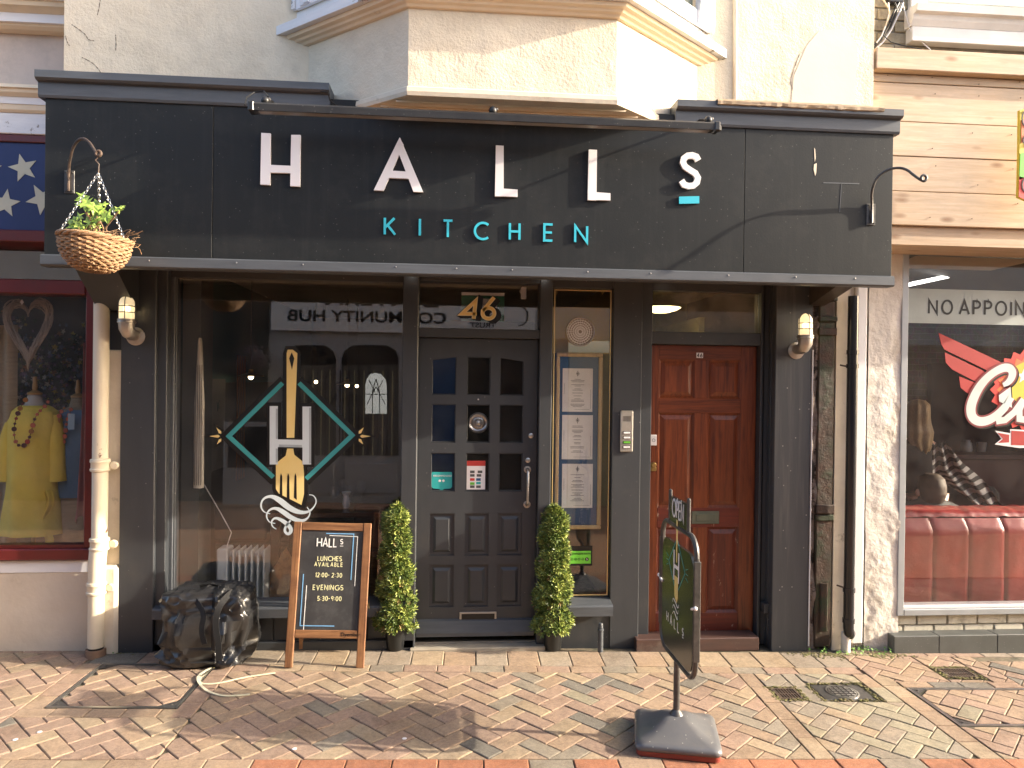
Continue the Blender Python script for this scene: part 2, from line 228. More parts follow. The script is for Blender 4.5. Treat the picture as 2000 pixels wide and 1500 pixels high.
# ---------------------------------------------------------------- mesh helpers
class MB:
    def __init__(s): s.v = []; s.f = []; s.mi = []; s.cur = 0
    def add(s, vs, fs):
        o = len(s.v); s.v += [tuple(v) for v in vs]; s.f += [tuple(i+o for i in f) for f in fs]; s.mi += [s.cur]*len(fs); return s
    def box(s, x0, y0, z0, x1, y1, z1, c=0):
        if x1 < x0: x0, x1 = x1, x0
        if y1 < y0: y0, y1 = y1, y0
        if z1 < z0: z0, z1 = z1, z0
        if c <= 0:
            return s.add([(x0, y0, z0), (x1, y0, z0), (x1, y1, z0), (x0, y1, z0), (x0, y0, z1), (x1, y0, z1), (x1, y1, z1), (x0, y1, z1)],
                         [(0, 3, 2, 1), (4, 5, 6, 7), (0, 1, 5, 4), (1, 2, 6, 5), (2, 3, 7, 6), (3, 0, 4, 7)])
        c = min(c, (x1-x0)*.45, (y1-y0)*.45, (z1-z0)*.45)
        bm = bmesh.new(); bmesh.ops.create_cube(bm, size=1)
        for v in bm.verts: v.co = Vector((x0 if v.co.x < 0 else x1, y0 if v.co.y < 0 else y1, z0 if v.co.z < 0 else z1))
        bmesh.ops.bevel(bm, geom=bm.edges[:], offset=c, segments=1, affect='EDGES', profile=.5)
        bm.verts.index_update(); s.add([v.co[:] for v in bm.verts], [[v.index for v in f.verts] for f in bm.faces]); bm.free(); return s
    def prism(s, pts, y0, y1):            # polygon in XZ, counter-clockwise seen from -Y
        n = len(pts); vs = [(p[0], y0, p[1]) for p in pts]+[(p[0], y1, p[1]) for p in pts]
        a = sum(pts[i][0]*pts[(i+1) % n][1]-pts[(i+1) % n][0]*pts[i][1] for i in range(n))
        idx = list(range(n)) if a > 0 else list(range(n))[::-1]
        fs = [tuple(idx), tuple(i+n for i in reversed(idx))]
        for k in range(n):
            i, j = idx[k], idx[(k+1) % n]; fs.append((i, i+n, j+n, j))
        return s.add(vs, fs)
    def ext(s, prof, x0, x1):             # profile (y,z) extruded along x
        n = len(prof); vs = [(x0, p[0], p[1]) for p in prof]+[(x1, p[0], p[1]) for p in prof]
        a = sum(prof[i][0]*prof[(i+1) % n][1]-prof[(i+1) % n][0]*prof[i][1] for i in range(n))
        idx = list(range(n)) if a < 0 else list(range(n))[::-1]
        fs = [tuple(idx), tuple(i+n for i in reversed(idx))]
        for k in range(n):
            i, j = idx[k], idx[(k+1) % n]; fs.append((i, i+n, j+n, j))
        return s.add(vs, fs)
    def tube(s, pts, r, n=8, caps=True, flat=None):
        pts = [Vector(p) for p in pts]; R_ = r if isinstance(r, (list, tuple)) else [r]*len(pts); rings = []; up = None
        for i, p in enumerate(pts):
            t = (pts[min(i+1, len(pts)-1)]-pts[max(i-1, 0)]).normalized()
            if up is None: up = t.orthogonal().normalized() if flat is None else Vector(flat)
            a = (up-t*up.dot(t)).normalized() if (up-t*up.dot(t)).length > 1e-5 else t.orthogonal().normalized(); up = a; b = t.cross(a)
            rings.append([p+(a*math.cos(2*PI*k/n)+b*math.sin(2*PI*k/n))*R_[i] for k in range(n)])
        vs = [v for r_ in rings for v in r_]; fs = []
        for i in range(len(pts)-1):
            for k in range(n): fs.append((i*n+k, i*n+(k+1) % n, (i+1)*n+(k+1) % n, (i+1)*n+k))
        if caps: fs += [tuple(range(n))[::-1], tuple(range((len(pts)-1)*n, len(pts)*n))]
        return s.add(vs, fs)
    def lathe(s, prof, c=(0, 0, 0), n=24, axis='z', a0=0, a1=2*PI):
        vs = []; full = abs(a1-a0-2*PI) < 1e-6; m_ = n if full else n+1
        for r, h in prof:
            for k in range(m_):
                a = a0+(a1-a0)*k/n; x, y = r*math.cos(a), r*math.sin(a)
                vs.append((c[0]+x, c[1]+y, c[2]+h) if axis == 'z' else (c[0]+x, c[1]+h, c[2]+y) if axis == 'y' else (c[0]+h, c[1]+x, c[2]+y))
        fs = []
        for i in range(len(prof)-1):
            for k in range(n):
                k2 = (k+1) % m_; q = (i*m_+k, i*m_+k2, (i+1)*m_+k2, (i+1)*m_+k); fs.append(q if axis != 'y' else q[::-1])
        return s.add(vs, fs)
    def sphere(s, c, r, n=12, m=8, rz=None):
        rz = rz or r; return s.lathe([(max(1e-4, r*math.sin(PI*i/m)), -rz*math.cos(PI*i/m)) for i in range(m+1)], c, n)
    def ribbon(s, pts, w, y, d, closed=False):    # stroke in XZ plane, thin slab from y to y+d
        P = [Vector((p[0], p[1])) for p in pts]; n = len(P); L = []; R_ = []
        W = w if isinstance(w, (list, tuple)) else [w]*n
        for i in range(n):
            a = P[i-1] if (i > 0 or closed) else None; b = P[(i+1) % n] if (i < n-1 or closed) else None
            d1 = (P[i]-a).normalized() if a is not None else None; d2 = (b-P[i]).normalized() if b is not None else None
            if d1 is None: d1 = d2
            if d2 is None: d2 = d1
            n1 = Vector((-d1.y, d1.x)); n2 = Vector((-d2.y, d2.x)); mm = (n1+n2)
            mm = mm.normalized() if mm.length > 1e-4 else n1; k = 1/max(.35, mm.dot(n1))
            L.append(P[i]+mm*W[i]*.5*k); R_.append(P[i]-mm*W[i]*.5*k)
        vs = [(p.x, y, p.y) for p in L]+[(p.x, y, p.y) for p in R_]+[(p.x, y+d, p.y) for p in L]+[(p.x, y+d, p.y) for p in R_]
        fs = []; rng = n if closed else n-1
        for i in range(rng):
            j = (i+1) % n
            fs += [(n+i, n+j, j, i), (2*n+i, 2*n+j, 3*n+j, 3*n+i), (i, j, 2*n+j, 2*n+i), (n+j, n+i, 3*n+i, 3*n+j)]
        if not closed: fs += [(i0, i0+n, i0+3*n, i0+2*n) if i0 == 0 else (i0+n, i0, i0+2*n, i0+3*n) for i0 in (0, n-1)]
        return s.add(vs, fs)
    def grid(s, fn, nu, nv, cu=False):
        vs = [fn(i/nu, j/nv) for j in range(nv+1) for i in range(nu if cu else nu+1)]; w_ = nu if cu else nu+1
        return s.add(vs, [(j*w_+i, j*w_+(i+1) % w_, (j+1)*w_+(i+1) % w_, (j+1)*w_+i) for j in range(nv) for i in range(nu)])
    def build(s, name, mats, parent=None, smooth=False, ang=40, **tags):
        if not isinstance(mats, (list, tuple)): mats = [mats]
        o_ = worg(parent) if parent else Vector((0, 0, 0))
        if tags.pop('local', False): o_ = Vector((0, 0, 0))
        me = bpy.data.meshes.new(name); me.from_pydata([(v[0]-o_.x, v[1]-o_.y, v[2]-o_.z) for v in s.v], [], s.f)
        for mt in mats: me.materials.append(mt)
        if len(mats) > 1: me.polygons.foreach_set('material_index', s.mi)
        if smooth: me.shade_smooth(); me.set_sharp_from_angle(angle=rad(ang))
        me.update(); ob = bpy.data.objects.new(name, me); col.objects.link(ob)
        if parent: ob.parent = parent
        for k, v in tags.items(): ob[k] = v
        return ob
def worg(p):
    v = Vector((0, 0, 0))
    while p: v = v+p.location; p = p.parent
    return v
def thing(name, label, cat, loc=(0, 0, 0), group=None, kind=None):
    o = bpy.data.objects.new(name, None); col.objects.link(o); o.location = loc; o.empty_display_size = .1
    o['label'] = label; o['category'] = cat
    if group: o['group'] = group
    if kind: o['kind'] = kind
    return o
def struct(name, label=None, loc=(0, 0, 0)):
    o = bpy.data.objects.new(name, None); col.objects.link(o); o.location = loc; o['kind'] = 'structure'
    if label: o['label'] = label
    return o
def copy_tree(o, parent=None):
    c = o.copy(); col.objects.link(c)
    if parent: c.parent = parent
    for ch in [x for x in col.objects if x.parent == o]: copy_tree(ch, c)
    return c
def text_mesh(name, body, size, loc, mt, parent, extrude=.001, offset=0, mirror=False, align='LEFT', roty=0):
    cu = bpy.data.curves.new(name, 'FONT'); cu.body = body; cu.size = size; cu.extrude = extrude; cu.offset = offset; cu.align_x = align
    t = bpy.data.objects.new(name, cu); col.objects.link(t); bpy.context.view_layer.update()
    me = bpy.data.meshes.new_from_object(t.evaluated_get(bpy.context.evaluated_depsgraph_get())); bpy.data.objects.remove(t)
    R_ = Matrix.Rotation(PI/2, 4, 'X')
    if roty: R_ = Matrix.Rotation(roty, 4, 'Z') @ R_
    me.transform(R_); me.transform(Matrix.Translation(Vector(loc)-worg(parent))); me.materials.clear(); me.materials.append(mt)
    ob = bpy.data.objects.new(name, me); col.objects.link(ob); ob.parent = parent; return ob
def arc(cx, cy_, rx, ry, a0, a1, n=14): return [(cx+rx*math.cos(rad(a0+(a1-a0)*i/n)), cy_+ry*math.sin(rad(a0+(a1-a0)*i/n))) for i in range(n+1)]
def G_(w, *st): return (w, st)
def _s(w=.5): return arc(w/2, .745, w/2, .255, 40, 270, 14)[:-1]+arc(w/2, .25, w/2, .25, 90, -150, 14)
GLY = {'A': G_(.62, [(0, 0), (.31, 1), (.62, 0)], [(.12, .33), (.5, .33)]), 'B': G_(.45, [(0, 0), (0, 1), (.2, 1)]+arc(.2, .76, .2, .24, 90, -90)+[(0, .52), (.22, .52)]+arc(.22, .26, .23, .26, 90, -90)+[(0, 0)]),
       'C': G_(.75, arc(.5, .5, .5, .5, 50, 310, 20)), 'D': G_(.55, [(0, 0), (0, 1), (.1, 1)]+arc(.1, .5, .45, .5, 90, -90, 18)+[(0, 0)]),
       'E': G_(.45, [(.45, 1), (0, 1), (0, 0), (.45, 0)], [(0, .5), (.42, .5)]), 'F': G_(.42, [(.42, 1), (0, 1), (0, 0)], [(0, .5), (.38, .5)]), 'G': G_(.9, arc(.5, .5, .5, .5, 50, 355, 22)+[(.6, .45)]),
       'H': G_(.6, [(0, 0), (0, 1)], [(.6, 0), (.6, 1)], [(0, .5), (.6, .5)]), 'I': G_(.04, [(.02, 0), (.02, 1)]), 'K': G_(.5, [(0, 0), (0, 1)], [(.48, 1), (.02, .42)], [(.15, .55), (.52, 0)]),
       'L': G_(.42, [(0, 1), (0, 0), (.42, 0)]), 'N': G_(.6, [(0, 0), (0, 1), (.6, 0), (.6, 1)]), 'M': G_(.75, [(0, 0), (.1, 1), (.37, .1), (.65, 1), (.75, 0)]), 'O': G_(.95, arc(.475, .5, .475, .5, 90, 450, 28)),
       'P': G_(.45, [(0, 0), (0, 1), (.2, 1)]+arc(.2, .74, .25, .26, 90, -90)+[(0, .48)]), 'R': G_(.48, [(0, 0), (0, 1), (.2, 1)]+arc(.2, .74, .25, .26, 90, -90)+[(0, .48)], [(.2, .48), (.48, 0)]),
       'S': G_(.5, _s()), 'T': G_(.5, [(0, 1), (.5, 1)], [(.25, 1), (.25, 0)]), 'U': G_(.55, [(0, 1), (0, .28)]+arc(.275, .28, .275, .28, 180, 360)+[(.55, 1)]), 'V': G_(.6, [(0, 1), (.3, 0), (.6, 1)]),
       'Y': G_(.55, [(0, 1), (.275, .5), (.55, 1)], [(.275, .5), (.275, 0)]), '0': G_(.5, arc(.25, .5, .25, .5, 90, 450, 20)), '1': G_(.12, [(0, .85), (.1, 1), (.1, 0)]), '2': G_(.45, arc(.22, .76, .22, .24, 160, -30, 10)+[(0, 0), (.45, 0)]),
       '3': G_(.42, arc(.2, .77, .2, .23, 150, -90, 12)[:-1]+arc(.2, .27, .22, .27, 80, -150, 12)), '5': G_(.42, [(.4, 1), (.06, 1), (.02, .55)]+arc(.18, .3, .23, .3, 105, -150, 12)), '9': G_(.42, arc(.21, .72, .21, .28, 0, 360, 16)+[(.3, 0)]),
       '4': G_(.55, [(.4, 0), (.4, 1), (0, .3), (.55, .3)]), '6': G_(.5, [(.38, 1), (.03, .42)]+arc(.25, .28, .25, .28, 150, 510, 20)),
       ':': G_(.06, [(.03, .2), (.03, .28)], [(.03, .65), (.03, .73)]), '-': G_(.3, [(0, .5), (.3, .5)]), ' ': G_(.35)}
def strokes(mb, body, x, z, h, sw, y, d, gap=.3, wob=0, width=None):
    tot = sum(GLY[c][0] for c in body)*h+gap*h*(len(body)-1)
    if width: gap = (width-sum(GLY[c][0] for c in body)*h)/(h*max(1, len(body)-1)); tot = width
    k = 0; sx = 1
    if gap < .12: sx = width/(h*(sum(GLY[c][0] for c in body)+.2*(len(body)-1))); gap = .2*sx
    for c in body:
        gw, st = GLY[c]; dz = random.uniform(-wob, wob)*h
        for s_ in st:
            mb.ribbon([(x+p[0]*h*sx+random.uniform(-wob, wob)*h*.3, z+dz+p[1]*h) for p in s_], sw, y-.0002*(k % 5), d); k += 1
        x += gw*h*sx+gap*h
    return tot
def sm(pts, it=2):
    for _ in range(it):
        W = [pts[0]]
        for i in range(len(pts)-1): a, b_ = pts[i], pts[i+1]; W += [tuple(a[j]*.75+b_[j]*.25 for j in range(len(a))), tuple(a[j]*.25+b_[j]*.75 for j in range(len(a)))]
        pts = W+[pts[-1]]
    return pts
def inset(poly, d):
    n = len(poly); out = []
    a = sum(poly[i][0]*poly[(i+1) % n][1]-poly[(i+1) % n][0]*poly[i][1] for i in range(n)); sg = 1 if a > 0 else -1
    for i in range(n):
        p0, p1, p2 = (Vector(poly[j]) for j in (i-1, i, (i+1) % n)); d1 = (p1-p0).normalized(); d2 = (p2-p1).normalized()
        n1 = Vector((-d1.y, d1.x))*sg; n2 = Vector((-d2.y, d2.x))*sg; mm = n1+n2
        if mm.length < 1e-4: mm = n1
        mm.normalize(); out.append(tuple(p1+mm*d/max(.4, mm.dot(n1))))
    return out
def clip(poly, region):
    n = len(region)
    for i in range(n):
        a, b = region[i], region[(i+1) % n]; out = []
        side = lambda p: (b[0]-a[0])*(p[1]-a[1])-(b[1]-a[1])*(p[0]-a[0])
        for j in range(len(poly)):
            p, q = poly[j], poly[(j+1) % len(poly)]; sp, sq = side(p), side(q)
            if sp >= 0: out.append(p)
            if (sp >= 0) != (sq >= 0): t = sp/(sp-sq); out.append((p[0]+(q[0]-p[0])*t, p[1]+(q[1]-p[1])*t))
        poly = out
        if len(poly) < 3: return []
    cl = []
    for p in poly:
        if not cl or (Vector(p)-Vector(cl[-1])).length > .004: cl.append(p)
    if len(cl) > 2 and (Vector(cl[0])-Vector(cl[-1])).length < .004: cl.pop()
    return cl if len(cl) > 2 else []
def area(p): return abs(sum(p[i][0]*p[(i+1) % len(p)][1]-p[(i+1) % len(p)][0]*p[i][1] for i in range(len(p))))/2
def rectp(x0, y0, x1, y1): return [(x0, y0), (x1, y0), (x1, y1), (x0, y1)]
def slab_mesh(poly, ch=.004, j=.0022, dep=.035):
    a = sum(poly[i][0]*poly[(i+1) % len(poly)][1]-poly[(i+1) % len(poly)][0]*poly[i][1] for i in range(len(poly)))
    if a < 0: poly = poly[::-1]
    o_ = inset(poly, j); t = inset(poly, j+ch); n = len(poly)
    vs = [(p[0], p[1], -dep) for p in o_]+[(p[0], p[1], -ch*.8) for p in o_]+[(p[0], p[1], 0) for p in t]
    fs = [tuple(range(2*n, 3*n))]
    for L in (0, 1): fs += [(L*n+i, L*n+(i+1) % n, (L+1)*n+(i+1) % n, (L+1)*n+i) for i in range(n)]
    me = bpy.data.meshes.new('brick'); me.from_pydata(vs, [], fs); return me
FULL = {}
def lay(parent, poly, mt, name='brick', full=None, tilt=.006, dz=.002):
    """one paving piece, child of parent, in the parent's local plane"""
    cx = sum(p[0] for p in poly)/len(poly); cy_ = sum(p[1] for p in poly)/len(poly)
    if full:
        key = (full, mt.name)
        if key not in FULL:
            L, W = full; FULL[key] = slab_mesh(rectp(-L/2, -W/2, L/2, W/2)); FULL[key].materials.append(mt)
        me = FULL[key]
        e = Vector(poly[1])-Vector(poly[0]); ang = math.atan2(e.y, e.x)+(0 if e.length > (Vector(poly[2])-Vector(poly[1])).length or full[0] == full[1] else PI/2)
    else:
        me = slab_mesh([(p[0]-cx, p[1]-cy_) for p in poly]); me.materials.append(mt); ang = 0
    o = bpy.data.objects.new(name, me); col.objects.link(o); o.parent = parent
    o.location = (cx, cy_, random.uniform(-dz, dz)); o.rotation_euler = (random.uniform(-tilt, tilt), random.uniform(-tilt, tilt), ang+random.uniform(-.006, .006) if full else 0)
    return o
def pick(weights):
    r = random.random()*sum(weights.values())
    for k, v in weights.items():
        r -= v
        if r <= 0: return pv[k]
    return pv[k]
def herring(parent, region, weights, W=.1, org=(0, 0), ang=45, wfn=None):
    c, s = math.cos(rad(ang)), math.sin(rad(ang))
    cxr = sum(p[0] for p in region)/len(region); cyr = sum(p[1] for p in region)/len(region); R_ = max((Vector(p)-Vector((cxr, cyr))).length for p in region)+.3
    u0 = ((cxr-org[0])*c+(cyr-org[1])*s)/W; v0 = (-(cxr-org[0])*s+(cyr-org[1])*c)/W; k = int(R_/W)+2
    for i in range(int(u0)-k, int(u0)+k):
        for j in range(int(v0)-k, int(v0)+k):
            t = (i-j) % 4
            if t == 0: r = rectp(i, j, i+2, j+1)
            elif t == 3: r = rectp(i, j, i+1, j+2)
            else: continue
            q = [(org[0]+(p[0]*c-p[1]*s)*W, org[1]+(p[0]*s+p[1]*c)*W) for p in r]; cl = clip(q, region)
            if not cl or area(cl) < .0012: continue
            isf = area(cl) > .0199*(W/.1)**2 and len(cl) == 4; xx = sum(p[0] for p in cl)/len(cl)
            lay(parent, q if isf else cl, pick(wfn(xx) if wfn else weights), full=(2*W, W) if isf else None)

# ================================================================ GROUND AND PAVING
TILT = (0, .0144, -.03)
g = MB(); g.add([(-40, -40, -.0085), (40, -40, -.0085), (40, 6, -.0085), (-40, 6, -.0085)], [(0, 1, 2, 3)])
gob = g.build('ground', sandm, kind='structure', label='sandy bedding showing in the joints of the paving'); gob.rotation_euler = TILT; gob.location = (0, 0, .006)
def pavement(label):
    p = struct('pavement', label, (0, 0, .006)); p.rotation_euler = TILT; return p
# local paving lines (before the slight rotation)
YS, YC, YR, YR2 = -.225, -.325, -1.345, -1.445
pm = pavement('herringbone pavement of buff and rose bricks in front of the dark shopfront')
def wmain(x):
    if x < -.9: return dict(rose=5, tan=4, buff=2, slate=.2)
    if x < .2: return dict(rose=4, tan=4, buff=2.5, grey=.9)
    return dict(rose=4, tan=4, buff=3, grey=1.4, slate=.5, moss=.3)
herring(pm, rectp(-1.27, YR, 1.80, YC), None, org=(.03, .0), wfn=wmain)
herring(pm, rectp(-2.17, YR, -1.27, -.93), None, org=(.03, .0), wfn=wmain)
pl_ = pavement('herringbone pavement of rose bricks below the gift shop window')
herring(pl_, rectp(-3.3, YR, -2.17, -.07), dict(rose=5, tan=3, buff=1.5), org=(.05, .04))
pg = pavement('worn mossy grey herringbone bricks around the drain covers')
WG = dict(moss=4, grey=3, pale=3, buff=1)
herring(pg, rectp(1.90, YR, 2.62, -.72), None, org=(.02, .06), wfn=lambda x: WG)
herring(pg, rectp(1.90, -.52, 2.07, YC), WG, org=(.02, .06)); herring(pg, rectp(2.16, -.455, 2.52, YC), WG, org=(.02, .01))
pr = pavement('brown herringbone bricks in front of the barber shop step')
herring(pr, rectp(2.74, YR, 4.4, -1.02), dict(tan=4, rose=3, buff=2), org=(.04, .02)); herring(pr, rectp(3.5, -1.02, 4.4, -.1), dict(tan=4, rose=3, buff=2, slate=1), org=(.04, .02))
herring(pr, rectp(2.62, -.44, 3.09, -.02), dict(rose=3, tan=3, slate=1), org=(.07, .02)); herring(pr, rectp(3.09, -.19, 3.36, -.02), dict(rose=3, tan=3), org=(.07, .02)); herring(pr, rectp(3.09, -.44, 3.36, -.40), dict(rose=3, tan=3), org=(.07, .02)); herring(pr, rectp(3.36, -.44, 3.5, -.02), dict(rose=3, tan=3, slate=1), org=(.07, .02))
def course(par, x0, x1, y0, y1, n, wts, along='x', name='brick', jit=0):
    for i in range(n):
        a, b = (x0+(x1-x0)*i/n, x0+(x1-x0)*(i+1)/n) if along == 'x' else (y0+(y1-y0)*i/n, y0+(y1-y0)*(i+1)/n)
        lay(par, rectp(a, y0, b, y1) if along == 'x' else rectp(x0, a, x1, b), pick(wts), name)
# slab row at the foot of the shopfront, stretcher courses and frames
ps = pavement('row of square pale slabs along the foot of the dark shopfront')
course(ps, -1.86, -.82, YS, .20, 5, dict(rose=2, pale=2, slate=1)); course(ps, -.82, 1.6, YS, .02, 12, dict(pale=4, buff=2, tan=1)); course(ps, 1.6, 2.62, YS, .03, 5, dict(pale=3, buff=2))
course(ps, -2.14, -1.86, YS, -.03, 1, dict(slate=1))
pc = pavement('courses of bricks framing the herringbone paving')
course(pc, -1.27, 2.6, YC, YS, 19, dict(rose=2, tan=2, buff=2, grey=1.5)); course(pc, -1.38, -1.27, -.93, YS, 4, dict(rose=2, tan=2), 'y')
course(pc, -2.17, -2.06, -.83, YS, 4, dict(rose=1, tan=2), 'y'); course(pc, -2.17, -1.27, -.93, -.83, 5, dict(tan=2, buff=2, grey=1)); course(pc, -3.3, -2.17, -.07, .05, 5, dict(rose=1, tan=1))
course(pc, 1.80, 1.90, YR, YC, 5, dict(tan=4, buff=2), 'y'); course(pc, 2.62, 2.74, YR, YC, 6, dict(tan=4, buff=2), 'y'); course(pc, 2.07, 2.16, -.72, YC, 2, dict(moss=2, grey=2), 'y'); course(pc, 2.52, 2.62, -.72, YC, 2, dict(moss=2, tan=2), 'y')
course(pc, 2.74, 3.5, -.52, -.44, 4, dict(rose=1, tan=1, slate=1)); course(pc, 1.90, 2.07, -.72, -.705, 1, dict(grey=1))
course(pc, 2.62, 4.4, -.02, .08, 9, dict(rose=2, pale=2))
pe = pavement('straight edging course of orange red bricks at the edge of the street')
course(pe, -3.2, -1.04, YR2, YR, 10, dict(buff=3, tan=3)); course(pe, -1.04, 4.2, YR2, YR, 25, dict(red=6, tan=1, grey=.7))
pq = pavement('orange red header bricks in the street beyond the edging course')
course(pq, -2.8, 4.0, YR2-.2, YR2, 68, dict(red=6, rose=1))
# the rest of the street, seen only mirrored in the glass
smt, snt, sp_ = nm('street_paving')
v = coords(snt, rnd=False); br = N(snt, "ShaderNodeTexBrick"); br.inputs['Scale'].default_value = 4.7; br.inputs['Color1'].default_value = (.42, .2, .11, 1); br.inputs['Color2'].default_value = (.34, .22, .13, 1); br.inputs['Mortar'].default_value = (.08, .06, .04, 1); br.inputs['Mortar Size'].default_value = .012
snt.links.new(v, br.inputs[0]); snt.links.new(br.outputs[0], sp_.inputs['Base Color']); sp_.inputs['Roughness'].default_value = .9
s = MB(); s.box(-14, -9.6, -.03, 14, YR2-.2, 0); o = s.build('street', smt, kind='structure', label='red brick paved pedestrian street'); o.rotation_euler = TILT; o.location = (0, 0, .006)
# recessed covers with brick infill
def tray(x0, y0, x1, y1, label, wts, org):
    t = thing('access_cover', label, 'access cover', (0, 0, .006)); t.rotation_euler = TILT
    f = MB(); e = .010
    for a in ((x0, y0, x1, y0+e), (x0, y1-e, x1, y1), (x0, y0+e, x0+e, y1-e), (x1-e, y0+e, x1, y1-e)): f.box(a[0], a[1], -.03, a[2], a[3], .001)
    i = .014
    for a in ((x0+i, y0+i, x1-i, y0+i+.007), (x0+i, y1-i-.007, x1-i, y1-i), (x0+i, y0+i+.007, x0+i+.007, y1-i-.007), (x1-i-.007, y0+i+.007, x1-i, y1-i-.007)): f.box(a[0], a[1], -.03, a[2], a[3], .0)
    f.build('frame', steel, t, local=True)
    for cx_, cy_, sx, sy in ((x0+.02, y0+.02, 1, 1), (x1-.02, y0+.02, -1, 1), (x0+.02, y1-.02, 1, -1)):
        c = MB(); q = [(cx_, cy_), (cx_+.09*sx, cy_), (cx_, cy_+.07*sy)]
        if sx*sy < 0: q = q[::-1]
        c.add([(p[0], p[1], .0005) for p in q], [(0, 1, 2)]); c.tube([(cx_+.022*sx, cy_+.02*sy, 0), (cx_+.022*sx, cy_+.02*sy, .003)], .008, 8); c.build('corner_plate', iron, t, local=True)
    a = .11
    herring(t, [(x0+a, y0+.022), (x1-a, y0+.022), (x1-.022, y0+a), (x1-.022, y1-.022), (x0+a, y1-.022), (x0+.022, y1-a), (x0+.022, y0+a)], wts, org=org)
tray(-2.055, -.825, -1.385, YS-.005, 'brick filled steel edged access cover left of the black bag', dict(rose=4, tan=2), (-.02, .03))
tray(2.75, -1.01, 3.49, -.53, 'brick filled steel edged access cover in front of the barber step', dict(tan=3, rose=1, moss=1), (.05, .03))
mo = MB()
def moss_ring(x0, y0, x1, y1):
    for k in range(420):
        sx = random.random()
        px_ = random.uniform(x0-.035, x1+.035); py_ = random.uniform(y0-.03, y1+.03)
        if x0 < px_ < x1 and y0 < py_ < y1: continue
        r_ = random.uniform(.004, .011); mo.sphere((px_, py_, random.uniform(-.006, .0)), r_, 5, 3, r_*.6)
def cover(cx, cy_, w_, d_, label, round_=False):
    t = thing('drain_cover', label, 'drain cover', (0, 0, .006)); t.rotation_euler = TILT
    x0, x1, y0, y1 = cx-w_/2, cx+w_/2, cy_-d_/2, cy_+d_/2; f = MB()
    if round_:
        f.box(x0, y0, -.03, x1, y1, -.004, .003); f.build('plate', iron, t, local=True)
        r_ = MB(); R0 = min(w_, d_)*.46; r_.lathe([(R0, -.004), (R0, .0), (R0-.008, .0), (R0-.008, -.003)], (cx, cy_, 0), 36); r_.lathe([(R0-.014, -.003), (R0-.014, .0005), (.001, .0005)], (cx, cy_, 0), 36); r_.build('lid', steel, t, True, local=True)
        k = 0; gd = MB()
        for a in range(-4, 5):
            h = math.sqrt(max(0, (R0-.02)**2-(a*.03)**2))
            if h > .01: gd.box(cx+a*.03-.002, cy_-h, .0005, cx+a*.03+.002, cy_+h, .003); gd.box(cx-h, cy_+a*.03-.002, .0005, cx+h, cy_+a*.03+.002, .0028)
        gd.build('raised_grid', iron, t, local=True)
    else:
        e = .012
        for a in ((x0, y0, x1, y0+e), (x0, y1-e, x1, y1), (x0, y0+e, x0+e, y1-e), (x1-e, y0+e, x1, y1-e)): f.box(a[0], a[1], -.03, a[2], a[3], .001)
        f.build('frame', rust, t, local=True)
        b = MB(); b.box(x0+e, y0+e, -.03, x1-e, y1-e, -.012); b.build('well', MATS['black_cloth'], t, local=True)
        n = int((w_-2*e)/.016)
        for i in range(n):
            b = MB(); xx = x0+e+(i+.5)*(w_-2*e)/n; b.box(xx-.004, y0+e, -.012, xx+.004, y1-e, -.002); b.build('bar', rust, t, local=True)
        b = MB(); b.box(x0+e, cy_-.004, -.012, x1-e, cy_+.004, -.0015); b.build('cross_bar', rust, t, local=True)
    moss_ring(x0, y0, x1, y1)
cover(1.985, -.615, .14, .14, 'small square rusty drain grate nearest the swing sign')
cover(2.33, -.585, .30, .20, 'round grey manhole lid with grid in a square frame', True)
cover(3.225, -.295, .19, .13, 'small rusty grate beside the barber step')
for k in range(700):
    px_ = random.choice([random.gauss(2.55, .12), random.gauss(2.9, .1), random.gauss(-1.98, .05)]); py_ = .03-abs(random.gauss(0, .045)); r_ = random.uniform(.004, .012); mo.sphere((px_, py_, -.002), r_, 5, 3, r_*.5)
o = mo.build('moss', mossm, kind='stuff', label='moss and grit around the drain covers and along the wall foot', category='moss'); o.rotation_euler = TILT; o.location = (0, 0, .006)
for k, (px_, py_) in enumerate(((30, 1445), (77, 1430), (790, 1443), (575, 1463))):
    p = gr(px_, py_); b = MB(); b.sphere((p.x, p.y, p.z+.002), .012, 10, 4, .002)
    b.build('chewing_gum', lwhite, label=['flattened gum spot nearest the lower left corner', 'smaller gum spot up from the lower left corner', 'whitish gum spot inside the swing sign shadow', 'gum spot at the near edge of the swing sign shadow'][k], category='gum spot')

# ================================================================ RESTAURANT BUILDING
YW, YF = -.42, -.68
XL, XR = -2.187, 2.584
B = thing('restaurant_building', 'cream rendered upper storey with canted bay over the dark shopfront', 'building', (0, 0, 0))
w_ = MB(); w_.box(XL, YW, 2.45, XR, .3, 5.6)
w_.build('wall', cream, B)
b = MB(); n = 1
def pw(px, py): p = at(px, py, YW); return (p.x, p.z)
